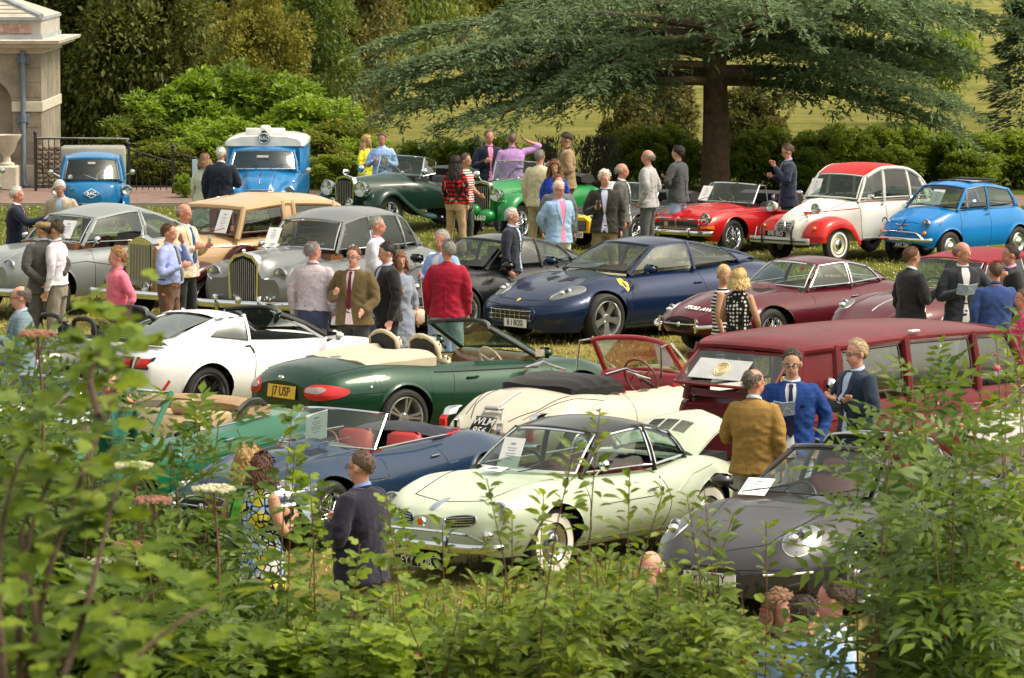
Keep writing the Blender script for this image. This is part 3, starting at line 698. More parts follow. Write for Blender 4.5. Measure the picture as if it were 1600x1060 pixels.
 c.mirror2(.48, .98, .95); c.wipers(.96, .45, .93, .46)
 for sg in (1, -1): c.ell('B', sg*.58, .66, .22, .05, REDL, 'tail_light', off=.006, p=3)
 c.bumper('B', .45, .7, .03, .02, .3, m=c.paint, h=.09)
 if plate: c.plate('F', plate, y=0, z=.36, w=.52, h=.11)
 return c
def mgb(label='bright red open roadster with chrome bumper and wire wheels beside the white and red car', col=(.42, .006, .008), sheet='printed sheet on the screen of the red open roadster'):
 c = Car('roadster', label, dict(
  W=[(-1.95, .55), (-1.88, .66), (-1.5, .74), (-1.1, .76), (1.2, .76), (1.6, .72), (1.82, .66), (1.88, .60)],
  lo=[(-1.95, .35), (-1.7, .24), (1.6, .24), (1.88, .36)], mid=[(0, .5)],
  sh=[(-1.95, .66), (-1.5, .76), (0, .76), (1.0, .76), (1.6, .70), (1.88, .58)], top=[(-1.95, .72), (-1.4, .83), (.5, .85), (.7, .86), (1.2, .82), (1.7, .71), (1.88, .61)],
  fen=[(-1.8, .0), (-1.3, .015), (0, 0), (.8, .005), (1.35, .035), (1.8, .03)], shw=.88, uf=.86, fw=.14, cab=(-.78, .50), ucab=.86), col=col, flake=.0, wb=2.31, tr=.63, R=.31, wk='wire', ww=.16)
 c.screen([(.66, 0, .875), (.48, .60, .85)], [(.38, 0, 1.19), (.22, .54, 1.16)], r=.016)
 for sg in (1, -1): MB().tube([(.22, sg*.54, 1.16), (.10, sg*.58, 1.15), (.09, sg*.62, .87)], .012, 6).build('quarterlight_frame', CHROME, c.root)
 c.dash(.40, .56, .80); c.steer(.15, -.3, .82, .19)
 for y in (-.3, .3): c.seat(-.3, y, .42, .21, BLKLEA, .42, head=False)
 MB().loft([[(x, y, .86+zz-.02*abs(y)) for x, zz in ((-.68, -.05), (-.66, .1), (-.8, .15), (-.95, .12), (-1.0, 0), (-.9, -.08))] for y in np.linspace(-.6, .6, 13)]).build('folded_hood', fabric((.012, .012, .012)), c.root, True, 60)
 c.patch('F', [(-.46, .47), (.46, .47), (.50, .54), (.46, .62), (-.46, .62), (-.50, .54)], BLACK, 'grille', off=.004)
 c.line('F', [(-.47, .47), (.47, .47), (.51, .545), (.47, .63), (-.47, .63), (-.51, .545), (-.47, .47)], .012, CHROME, 'grille_surround', off=.004)
 slats(c, 'F', -.44, .44, .48, .62, 26, .003, STEEL, 'grille_bar', vert=True, off=.008)
 c.line('F', [(0, .47), (0, .65)], .014, CHROME, 'grille_centre', off=.01); c.ell('F', 0, .63, .035, .035, mat('red_badge', (.5, .02, .02), .3), 'badge', off=.015)
 c.ell('F', -.22, .54, .045, .045, mat('brass_badge', (.5, .35, .1), .3), 'badge', off=.012)
 c.lamp(1.83, .61, .66, .088, .16)
 for sg in (1, -1): c.patch('F', [(sg*.54, .47), (sg*.70, .47), (sg*.70, .53), (sg*.54, .53)], AMBER, 'indicator', off=.01)
 c.bumper('F', .40, .76, .02, .07, .14, h=.042, ov=.34); c.bumper('B', .42, .74, .02, .06, .14, h=.042)
 c.line2([(1.6, .70), (.5, .72), (-1.7, .70)], .006, CHROME, 'chrome_strip'); c.line2([(.44, .82), (.5, .5), (.46, .26)], .004); c.line2([(-.42, .82), (-.46, .26)], .004)
 c.line('T', [(.62, -.52), (1.3, -.54), (1.72, -.5), (1.78, 0), (1.72, .5), (1.3, .54), (.62, .52)], .004); c.wipers(.72, .42, .88, .3)
 c.line2([(-.25, .70), (-.37, .70)], .010, CHROME, 'door_handle', off=.014)
 c.sheet(sheet, .50, -.45, 1.0, .22, .3, .95)
 for x, y in ((.05, .70),): c.mirror(x, y+.04, .95, both=False)
 return c
def two_cv():
 red = paint((.5, .015, .012)); c = Car('economy_saloon', 'white and red two-tone saloon with red fabric roof, round roofline and whitewall-style wheels', dict(
  W=[(-1.78, .50), (-1.70, .60), (-1.3, .66), (.55, .685), (.85, .56), (1.2, .40), (1.6, .30), (1.78, .26), (1.84, .2)],
  lo=[(-1.78, .42), (-1.4, .34), (.8, .34), (1.84, .40)], mid=[(-1.78, .6), (0, .6), (1.84, .55)],
  sh=[(-1.78, .80), (-1.3, 1.0), (0, 1.01), (.6, 1.0), (.9, .90), (1.4, .80), (1.7, .70), (1.84, .60)], top=[(-1.78, .86), (-1.4, 1.02), (0, 1.04), (.6, 1.05), (.75, 1.04), (1.2, .97), (1.55, .87), (1.75, .74), (1.84, .63)],
  shw=.86, tuck=.05, p=4, cab=(-1.4, .62), ucab=.9, archs=(0, 1), arch=.06), col=(.60, .60, .57), wb=2.40, tr=.62, R=.305, wk='white2cv', ww=.13)
 c._wc = 1.2
 c.wing([(1.72, .36), (1.70, .52), (1.52, .70), (1.2, .77), (.90, .70), (.72, .52), (.60, .34)], .30, .74, .10, red, 'front_wing')
 c.line2([(1.6, .80), (1.1, .86), (.62, .90)], .008, red, 'red_stripe'); c.line2([(.6, .99), (-.2, 1.0), (-1.3, .98)], .008, red, 'red_stripe')
 c.line2([(.55, .37), (-.75, .37)], .022, STEEL, 'sill_strip', off=.01)
 c.house(base=[(.70, 0, 1.05), (.60, .61, 1.03), (-.05, .65, 1.02), (-.78, .64, 1.01), (-1.28, .58, 1.01), (-1.60, .45, 1.0), (-1.66, 0, 1.0)],
   top=[(.36, 0, 1.47), (.30, .52, 1.44), (-.08, .55, 1.57), (-.72, .54, 1.54), (-1.12, .50, 1.40), (-1.45, .42, 1.18), (-1.48, 0, 1.20)], segs=['glass', 'glass', 'glass', 'glass', 'solid', 'small'], crown=.03, trim=c.paint, tr=.012, pr=.024, rail=.03, roofm=fabric((.42, .012, .012)), pillm=c.paint, wsk=2.5)
 for sg in (1, -1):
  e = poly3([(.30, .535*sg, 1.42), (-.08, .565*sg, 1.55), (-.72, .555*sg, 1.52), (-1.12, .515*sg, 1.38), (-1.45, .44*sg, 1.17), (-1.62, .5*sg, 1.0)], 30); MB().tube(e, .034, 8).build('roof_side', c.paint, c.root)
 c.lamp(1.60, .50, .93, .088, .16, mat('white_shell', (.6, .6, .57), .3, coat=1)); MB().tube([(1.52, -.5, .85), (1.5, 0, .84), (1.52, .5, .85)], .018, 6).build('lamp_bar', red, c.root)
 g = c.patch('F', [(-.19, .50), (.19, .50), (.205, .62), (.16, .72), (-.16, .72), (-.205, .62)], mat('grey_grille', (.28, .28, .28), .4, .3), 'grille', off=.012)
 for k in range(4):
  for sg in (1, -1): c.line('F', [(sg*.14, .55+.037*k), (sg*.025, .55+.037*k)], .008, DARK, 'grille_slot', off=.016, parent=g)
 c.line('F', [(-.05, .58), (0, .64), (.05, .58)], .008, STEEL, 'chevron', off=.02, parent=g); c.line('F', [(-.05, .62), (0, .68), (.05, .62)], .008, STEEL, 'chevron', off=.02, parent=g)
 for sg in (1, -1): MB().ell((1.70, sg*.56, .60), (.035, .035, .035), 8, 12).build('indicator', AMBER, c.root)
 b = c.bumper('F', .39, .66, .02, .16, .05, h=.055, m=mat('bumper_grey', (.5, .5, .48), .35, .4)); P = [(2.02, y, .39) for y in np.linspace(-.62, .62, 9)]; MB().tube(P, .012, 6).build('rubber_strip', BLACK, b)
 for sg in (1, -1): MB().tube([(2.03, sg*.33, .34), (2.04, sg*.33, .55), (2.00, sg*.345, .64)], .018, 6).build('bumper_guard', BLACK, b)
 MB().tube([(2.02, -.50, .40), (1.96, -.5, .60)], .012, 6).build('guard_rail', CHROME, b)
 c.plate('F', '090 JRO', y=-.05, z=.50, w=.48, h=.115, style='b', x=1.99)
 c.line2([(.60, 1.0), (.60, .60), (.55, .38)], .005); c.line2([(-.08, 1.0), (-.09, .38)], .005); c.line2([(-.80, 1.0), (-.78, .7)], .005)
 c.line('T', [(.64, -.45), (1.2, -.33), (1.7, -.22)], .005); c.line('T', [(.64, .45), (1.2, .33), (1.7, .22)], .005)
 for x in (.85, 1.1, 1.35): c.line('T', [(x-.2, -.12), (x, -.11)], .007, c.paint, 'bonnet_rib')
 for k in range(9):
  y = (k-4)*.085
  if y: c.line('T', [(.72, y), (1.25, y*.72), (1.66, y*.5)], .010, c.paint, 'bonnet_rib', sub=.1)
 for sg in (1, -1): MB().tube([(.50, sg*.66, 1.03), (.50, sg*.78, 1.08)], .009, 6).ell((.50, sg*.80, 1.10), (.03, .075, .045), 8, 12).build('wing_mirror', CHROME, c.root)
 c.wipers(.72, .34, 1.08, .28); c.line2([(-.66, .93), (-.76, .93)], .010, BLACK, 'door_handle', off=.012); c.line2([(.04, .93), (-.02, .93)], .010, BLACK, 'door_handle', off=.012)
 for y in (-.3, .3): c.seat(-.2, y, .55, .2, fabric((.12, .12, .13)), .42, head=False)
 c.seat(-1.0, 0, .58, .48, fabric((.12, .12, .13)), .4, head=False); c.steer(.3, -.3, .95, .18)
 c.sheet('printed sheet inside the screen of the white and red saloon', .57, -.38, 1.22, .24, .32, 1.15)
 return c.place(5.91, 79.93, 226)
def small_fiat():
 c = Car('small_saloon', 'tiny bright blue saloon with rounded roof, chrome tube bumper and folded sunroof', dict(
  W=[(-1.46, .40), (-1.38, .52), (-1.15, .61), (-.7, .655), (.5, .655), (1.0, .625), (1.3, .54), (1.43, .43), (1.48, .32)],
  lo=[(-1.46, .36), (-1.2, .24), (1.2, .24), (1.48, .34)], mid=[(0, .48)],
  sh=[(-1.46, .58), (-1.2, .78), (-.7, .88), (0, .88), (.7, .85), (1.1, .75), (1.35, .66), (1.48, .54)], top=[(-1.46, .64), (-1.3, .84), (-1.0, .93), (.6, .93), (.8, .92), (1.15, .82), (1.38, .71), (1.48, .58)],
  fen=[(.6, 0), (1.0, .03), (1.35, .03), (1.48, 0), (-.6, 0), (-1, .02)], shw=.86, cab=(-.85, .68), ucab=.88, uf=.86, fw=.16, lining=(.2, .03, .03)), col=(.0, .17, .50), wb=1.84, tr=.575, R=.265, wk='steel', ww=.125)
 c.house(base=[(.82, 0, .935), (.68, .57, .90), (-.10, .61, .90), (-.92, .54, .92), (-1.12, .42, .91), (-1.22, 0, .90)],
   top=[(.40, 0, 1.28), (.33, .47, 1.24), (-.12, .50, 1.28), (-.78, .46, 1.19), (-.90, .38, 1.16), (-.93, 0, 1.20)], segs=['glass', 'glass', 'glass', 'solid', 'glass'], crown=.03, trim=BLACK, tr=.010, pr=.026, rail=.035, gutter=CHROME, wsk=2.4)
 R = [[(x, y, 1.325+zz) for y in np.linspace(-.33, .33, 7)] for x, zz in ((.18, -.02), (.14, .03), (.06, .05), (-.02, .04), (-.06, .0))]
 MB().box((-.22, 0, 1.315), (.26, .34, .012)).build('sunroof_opening', mat('canvas_cream', (.5, .46, .38), .8), c.root, False)
 MB().box((-.50, 0, 1.335), (.09, .38, .03), bev=.02).build('folded_sunroof', fabric((.012, .012, .012)), c.root, True, 60)
 for sg in (1, -1): MB().tube([(.08, sg*.36, 1.32), (-.45, sg*.37, 1.33)], .014, 6).build('sunroof_frame', BLACK, c.root)
 MB().tube([(.08, -.36, 1.33), (.09, 0, 1.345), (.08, .36, 1.33)], .016, 6).build('sunroof_frame', BLACK, c.root)
 c.lamp(1.36, .45, .68, .073, .10); 
 for sg in (1, -1): MB().lathe([(-.02, .035), (.02, .03), (.035, 0)], (1.44, sg*.47, .52), 'x', 12).build('indicator', AMBER, c.root); MB().ell((1.12, sg*.605, .70), (.02, .015, .015), 6, 8).build('side_repeater', AMBER, c.root)
 c.bumper('F', .40, .60, .022, .05, .14, h=.032); o = c.bumper('B', .42, .58, .022, .05, .14, h=.032)
 MB().tube(poly3([(1.50, -.50, .41), (1.53, -.40, .50), (1.55, -.30, .53), (1.565, 0, .535), (1.55, .30, .53), (1.53, .40, .50), (1.50, .50, .41)], 24), .011, 6).build('bumper_tube', CHROME, c.root)
 c.line('F', [(0, .56), (0, .72)], .012, BLACK, 'bonnet_strap', off=.012); c.ell('F', 0, .58, .02, .03, mat('brass_badge', (.5, .35, .1), .3), 'badge', off=.015); c.line('F', [(-.14, .64), (.14, .64)], .006, CHROME, 'moustache_trim', off=.008)
 c.line('T', [(.80, -.48), (1.2, -.47), (1.38, -.30), (1.40, 0), (1.38, .30), (1.2, .47), (.80, .48)], .004)
 c.plate('F', 'AKE 284', y=.02, z=.30, w=.42, h=.085, style='b', x=1.47)
 c.line2([(.62, .87), (.66, .5), (.60, .26)], .004); c.line2([(-.14, .88), (-.14, .26)], .004); c.line2([(.62, .86), (0, .87), (-.9, .86)], .005, CHROME, 'chrome_strip'); c.line2([(-.02, .78), (-.11, .78)], .010, CHROME, 'door_handle', off=.014)
 c.wipers(.84, .34, .94, .3, CHROME); c.mirror(.40, .70, 1.02, r=.045)
 for sg in (1, -1): MB().tube([(.42, sg*.585, .91), (.36, sg*.50, 1.22)], .008, 5).build('quarterlight_bar', CHROME, c.root)
 for y in (-.28, .28): c.seat(-.2, y, .40, .19, REDLEA, .38, head=False)
 c.seat(-.8, 0, .5, .42, leather((.5, .45, .38)), .3, head=False); c.steer(.3, -.28, .84, .17, mat('cream_wheel_rim', (.5, .45, .35), .4)); c.dash(.5, .5, .82, mat('cream_dash', (.5, .46, .38), .5))
 c.sheet('printed sheet inside the screen of the tiny blue saloon', .62, .06, 1.07, .25, .33, 1.0)
 return c.place(7.68, 79.67, 225)
def ghia():
 c = Car('mint_coupe', 'pale mint green curvy coupe with black roof and its engine lid raised', dict(
  W=[(-2.05, .35), (-1.95, .52), (-1.6, .70), (-1.2, .79), (-.3, .80), (.9, .80), (1.3, .80), (1.7, .74), (1.95, .60), (2.05, .46), (2.10, .28)],
  lo=[(-2.05, .38), (-1.8, .25), (1.8, .25), (2.10, .36)], mid=[(-2.05, .6), (0, .52), (1.5, .58), (2.1, .56)],
  sh=[(-2.05, .62), (-1.8, .76), (-1.2, .86), (-.3, .80), (.8, .83), (1.3, .84), (1.75, .77), (2.0, .68), (2.10, .58)], top=[(-2.05, .64), (-1.8, .76), (-1.3, .88), (-.9, .90), (.75, .91), (1.0, .88), (1.4, .81), (1.8, .74), (2.02, .68), (2.10, .62)],
  fen=[(-2, 0), (-1.3, .03), (-.3, 0), (.8, .02), (1.3, .07), (1.75, .05), (2.0, .01)], shw=.84, tuck=.16, uf=.86, fw=.16, cab=(-.88, .70), ucab=.84, lining=(.25, .03, .03)), col=(.46, .525, .41), wb=2.40, tr=.65, R=.325, wk='white', ww=.155)
 blk = paint((.012, .013, .014))
 c.house(base=[(.98, 0, .905), (.66, .61, .875), (-.42, .66, .86), (-1.05, .55, .90), (-1.25, .40, .91), (-1.45, 0, .90)],
   top=[(.34, 0, 1.26), (.20, .48, 1.215), (-.38, .52, 1.25), (-.86, .47, 1.14), (-.96, .38, 1.12), (-1.0, 0, 1.16)], segs=['glass', 'glass', 'glass', 'solid', 'glass'], crown=.025, trim=CHROME, tr=.011, pr=.024, rail=.032, roofm=blk, pillm=blk)
 c.lamp(1.86, .615, .655, .098, .16)
 for sg in (1, -1):
  c.ell('F', sg*.33, .585, .15, .048, BLACK, 'grille', p=3, off=.004, rot=sg*.12); c.ring('F', sg*.33, .585, .155, .052, CHROME, 'grille_surround', .008, p=3, rot=sg*.12)
  for k in range(4): c.line('F', [(sg*(.20), .555+.019*k-.012), (sg*.46, .557+.019*k+.012)], .0045, CHROME, 'grille_bar', off=.012)
  MB().lathe([(-.04, .03), (0, .05), (.03, .045), (.05, 0)], (2.0, sg*.60, .47), 'x', 16).build('indicator', LENS if 0 else REFL, c.root)
 c.ell('F', 0, .70, .05, .04, CHROME, 'badge', off=.01, dome=.01)
 b = c.bumper('F', .36, .74, .022, .09, .22, h=.040, ov=.28, ovh=.12); MB().tube(poly3([(2.00, -.62, .38), (2.12, -.50, .46), (2.17, -.40, .49), (2.20, 0, .50), (2.17, .40, .49), (2.12, .50, .46), (2.00, .62, .38)], 26), .013, 6).build('bumper_tube', CHROME, b)
 d = MB().lathe([(-.01, .05), (.01, .045), (.012, 0)], (2.22, 0, .57), 'x', 16).build('car_badge', CHROME, b); MB().lathe([(.0, .03), (.016, .028), (.017, 0)], (2.22, 0, .575), 'x', 12).build('badge_centre', mat('orange_badge', (.7, .1, .03), .3), d)
 MB().lathe([(-.01, .042), (.01, .038), (.012, 0)], (2.20, -.28, .57), 'x', 16).build('car_badge', mat('blue_badge', (.2, .35, .6), .3), b)
 c.plate('F', 'EYY 192B', y=-.10, z=.20, w=.50, h=.11, style='b', x=2.15)
 c.line('T', [(1.0, -.56), (1.5, -.46), (1.80, -.40), (1.90, 0), (1.80, .40), (1.5, .46), (1.0, .56)], .005); c.line('F', [(0, .62), (0, .50)], .005, c.paint, 'nose_rib', off=.006)
 c.line2([(.70, .86), (.76, .55), (.66, .27)], .005); c.line2([(-.42, .84), (-.50, .55), (-.44, .27)], .005); c.line2([(.66, .30), (-.6, .29)], .006, CHROME, 'sill_trim')
 c.line2([(-.16, .68), (-.30, .685)], .010, CHROME, 'door_handle', off=.02); MB().ell((-.30, .83, .69), (.02, .02, .035), 6, 8).build('handle_boss', CHROME, c.root)
 c.line2([(-.60, .62), (-.9, .76), (-1.3, .82)], .010, c.paint, 'haunch_crease')
 c.wipers(1.0, .42, .91, .36, STEEL); c.mirror(.55, .80, .98, both=False, r=.055)
 for y in (-.32, .32): c.seat(-.3, y, .44, .23, REDLEA, .45, head=False)
 c.seat(-.85, 0, .5, .45, REDLEA, .32, head=False); c.dash(.62, .55, .80, c.paint); c.steer(.3, -.33, .82, .2)
 for y in (-.66, .66): c.line('L' if y > 0 else 'R', [(.5, .62), (-.4, .62)], .004)
 # engine lid hinged up behind the cabin
 lid = []
 for i, t in enumerate(np.linspace(0, 1, 14)):
  L = .82*t; x = -1.28-L*math.cos(.22)*.95; z = .97+L*.30+.07*math.sin(math.pi*t)
  hw = .50*(1-.25*t**2.2)*(1 if t < .9 else math.sqrt(max(0, 1-((t-.9)/.1)**2*.7)))
  lid.append([(x, u*hw, z-.10*abs(u)**2.2) for u in np.linspace(-1, 1, 15)])
 L_ = np.array(lid); L2 = L_.copy(); L2[..., 2] -= .03
 q = MB().grid(L_).grid(L2[:, ::-1]); q.grid(np.array([L_[:, 0], L2[:, 0]])); q.grid(np.array([L_[:, -1], L2[:, -1]])); q.grid(np.array([L_[-1], L2[-1]]))
 e = q.build('engine_lid', c.paint, c.root)
 for g in (-1, 0, 1):
  for k in range(9):
   i0, i1 = 3, 6; y = (g*.17+(k-4)*.016); P = [(L_[i][7][0], y, L_[i][7][2]-.10*abs(y/.5)**2.2+.006) for i in range(i0, i1+1)]; MB().tube(P, .0045, 4).build('louvre', SHUT, e)
 MB().box((-1.62, 0, .80), (.30, .42, .05)).build('engine_bay', DARK, c.root, False)
 c.bumper('B', .42, .66, .022, .06, .2, h=.04)
 c.sheet('printed sheet propped behind the screen of the mint coupe', .78, -.10, 1.05, .24, .30, 1.1); c.sheet('printed sheet lying at the foot of the mint coupe screen', 1.02, -.12, .925, .26, .12, .22)
 return c.place(.55, 42.79, 232)
def xk8():
 c = Car('green_convertible', 'dark green modern convertible with beige hood cover and yellow rear number plate', dict(
  W=[(-2.36, .50), (-2.30, .68), (-2.05, .80), (-1.4, .90), (-.3, .875), (1.0, .89), (1.4, .90), (1.9, .80), (2.2, .62), (2.36, .36)],
  lo=[(-2.36, .34), (-2.1, .22), (2.1, .2), (2.36, .3)], mid=[(-2.36, .6), (0, .5), (2.36, .45)],
  sh=[(-2.36, .70), (-2.1, .84), (-1.4, .90), (-.4, .85), (.9, .82), (1.4, .78), (2.0, .62), (2.36, .48)], top=[(-2.36, .76), (-2.15, .92), (-1.6, .99), (-1.0, 1.0), (.6, .94), (1.1, .88), (1.6, .80), (2.1, .64), (2.36, .50)],
  fen=[(-2.2, 0), (-1.4, .0), (.8, 0), (1.4, .05), (2.1, .03)], shw=.82, tuck=.12, cab=(-.95, .85), ucab=.84, uf=.84, fw=.17, lining=(.35, .27, .18)), col=(.006, .040, .022), flake=.3, wb=2.588, tr=.77, R=.335, wk='alloy', ww=.235)
 c.screen([(1.12, 0, .93), (.74, .68, .90)], [(.42, 0, 1.28), (.16, .55, 1.24)], m=paint((.012, .015, .014)), r=.026, glass=glassmat('tinted_glass', (.45, .62, .52), .14))
 for sg in (1, -1):
  c.seat(-.38, sg*.37, .46, .26, CREAM, .52)
  q = MB().tube(poly3([(-.62, sg*.12, .95), (-.66, sg*.14, 1.12), (-.68, sg*.36, 1.20), (-.66, sg*.60, 1.12), (-.62, sg*.64, .95)], 18), .024, 8).build('roll_hoop', CREAM, c.root)
  MB().box((-.67, sg*.37, 1.05), (.01, .21, .11)).build('wind_deflector', mat('mesh_black', (.02, .02, .02), .8), c.root)
 c.dash(.72, .62, .84, mat('walnut', (.16, .06, .02), .3, coat=.8, var=.4, scale=14)); c.steer(.35, -.37, .84, .19, CREAM)
 R = []
 for i, x in enumerate(np.linspace(-.72, -1.62, 14)):
  t = i/13; hw = .70*(1-.18*t**2); R.append([(x-.12*(1-abs(u)**2)*t, u*hw, .985+.05*math.sin(math.pi*min(1, t+.12))*(1-abs(u)**4)+(.05*(1-t) if abs(u) > .5 else 0)-.05*abs(u)**6+.004*math.sin(u*14+i)) for u in np.linspace(-1, 1, 19)])
 Rn = np.array(R); lo_ = Rn[:, 0].copy(); lo2 = Rn[:, -1].copy()
 q = MB().grid(Rn); d = Rn[:, 0].copy(); d[:, 2] -= .10; q.grid(np.array([Rn[:, 0], d])); d = Rn[:, -1].copy(); d[:, 2] -= .10; q.grid(np.array([Rn[:, -1], d])); d = Rn[-1].copy(); d[:, 2] -= .1; q.grid(np.array([Rn[-1], d])); d = Rn[0].copy(); d[:, 2] -= .25; q.grid(np.array([Rn[0], d]))
 q.build('hood_cover', fabric((.52, .45, .34), 5, .08), c.root)
 for sg in (1, -1):
  l = c.ell('B', sg*.60, .665, .20, .085, REDL, 'tail_light', rot=0, off=.008, p=2.3, dome=.012)
  c.ell('B', sg*.56, .685, .12, .034, mat('clear_lens', (.40, .30, .28), .3, coat=.2), 'reversing_lamp', off=.024, p=2.5, parent=l)
 c.plate('B', 'J7 USP', y=.0, z=.64, w=.52, h=.15, style='y', tilt=.12); MB().ell((-2.40, -.02, .80), (.02, .05, .03), 6, 10).build('leaper_badge', CHROME, c.root)
 c.line('T', [(-1.55, -.62), (-1.9, -.60), (-2.25, -.52)], .004); c.line('T', [(-1.55, .62), (-1.9, .60), (-2.25, .52)], .004); c.line('B', [(-.78, .45), (0, .44), (.78, .45)], .006)
 c.line2([(.86, .88), (.92, .55), (.84, .23)], .004); c.line2([(-.52, .88), (-.62, .55), (-.56, .23)], .004); c.line2([(-.22, .73), (-.38, .73)], .014, c.paint, 'door_handle', off=.014); c.line2([(-.56, .30), (.85, .28)], .004)
 c.mirror2(.62, 1.0, .97); c.line2([(-.8, .93), (0, .91), (.7, .90)], .010, BLACK, 'waist_seal')
 c.ell('R', -1.75, .72, .01, .01, CHROME, 'lock', off=.004)
 return c
def corvette():
 c = Car('white_coupe', 'white low American coupe with black rear spoiler, twin red tail lights and roof panel removed', dict(
  W=[(-2.2, .55), (-2.15, .78), (-1.95, .88), (-1.35, .965), (-.3, .88), (.9, .92), (1.35, .95), (1.9, .84), (2.15, .62), (2.28, .35)],
  lo=[(-2.2, .30), (-1.9, .2), (2.28, .2)], mid=[(-2.2, .65), (0, .5), (2.28, .42)],
  sh=[(-2.2, .80), (-2.0, .92), (-1.35, .96), (-.4, .88), (.9, .82), (1.4, .78), (2.0, .60), (2.28, .46)], top=[(-2.2, .86), (-2.0, .96), (-1.4, 1.0), (-.8, .98), (.6, .90), (1.2, .82), (1.8, .70), (2.28, .48)],
  fen=[(-2, 0), (-1.3, .02), (0, 0), (1.3, .05), (2.0, .03)], shw=.84, tuck=.14, cab=(-.9, .82), ucab=.84), col=(.72, .73, .74), wb=2.71, tr=.80, R=.34, wk='alloyd', ww=.26)
 blk = paint((.012, .012, .013))
 c.house(base=[(1.15, 0, .90), (.72, .66, .88), (-.55, .72, .90), (-1.15, .60, .98), (-1.6, .50, .97), (-1.95, 0, .97)],
   top=[(.36, 0, 1.21), (.12, .50, 1.17), (-.50, .55, 1.21), (-.72, .52, 1.19), (-.80, .45, 1.18), (-.82, 0, 1.225)], segs=['glass', 'open', 'glass', 'solid', 'glass'], crown=.02, trim=BLACK, tr=.008, pr=.028, roof=False, pillm=c.paint, glass=glassmat('smoked_glass', (.2, .25, .24), .14))
 MB().tube([(.36-.24*abs(q)**2, q*.50, 1.21-.04*abs(q)**2) for q in np.linspace(-1, 1, 13)], .03, 8).build('header_rail', blk, c.root)
 for sg in (1, -1): MB().tube([(.70, sg*.67, .90), (.42, sg*.59, 1.05), (.12, sg*.50, 1.17)], .034, 8).build('screen_pillar', blk, c.root)
 R = [[(x-.05*abs(u)**2, u*hw, z-.04*abs(u)**2.4) for u in np.linspace(-1, 1, 13)] for x, hw, z in ((-.42, .56, 1.205), (-.50, .56, 1.235), (-.70, .55, 1.24), (-.84, .52, 1.225))]
 MB().grid(np.array(R)).build('rear_roof_hoop', c.paint, c.root)
 R = [[(-2.08-dx-.05*(1-abs(u)**2)+.16*abs(u)**3, u*.80, .985+dz-.03*abs(u)**2) for u in np.linspace(-1, 1, 15)] for dx, dz in ((-.06, -.01), (.0, .03), (.06, .045), (.07, .02), (.02, -.01))]
 MB().grid(np.array(R)).build('rear_spoiler', BLACK, c.root)
 c.patch('B', [(-.86, .62), (-.84, .86), (0, .84), (.84, .86), (.86, .62), (0, .60)], paint((.70, .71, .72)), 'rear_fascia', off=.004)
 for sg in (1, -1):
  for y0 in (.44, .68):
   l = c.patch('B', [(sg*(y0-.12), .68), (sg*(y0+.09), .68), (sg*(y0+.12), .82), (sg*(y0-.08), .82)], BLACK, 'tail_light_housing', off=.010)
   c.patch('B', [(sg*(y0-.09), .70), (sg*(y0+.06), .70), (sg*(y0+.09), .80), (sg*(y0-.05), .80)], REDL, 'tail_light', off=.022, parent=l, dome=.01)
  c.line('R' if sg < 0 else 'L', [(-2.0, .42), (-1.92, .55)], .018, REDL, 'side_marker', off=.004)
 c.patch('B', [(-.6, .24), (.6, .24), (.5, .38), (-.5, .38)], BLACK, 'diffuser', off=.006)
 c.line2([(.80, .86), (.86, .5), (.80, .22)], .005); c.line2([(-.55, .88), (-.62, .5), (-.58, .22)], .005); c.line2([(-.68, .86), (-.60, .86), (-.58, .78)], .014, BLACK, 'side_vent', off=.004)
 for y in (-.37, .37): c.seat(-.3, y, .36, .25, BLKLEA, .5)
 c.dash(.70, .62, .80); c.steer(.35, .37, .78, .18); c.mirror2(.60, .98, .93, c.paint)
 return c
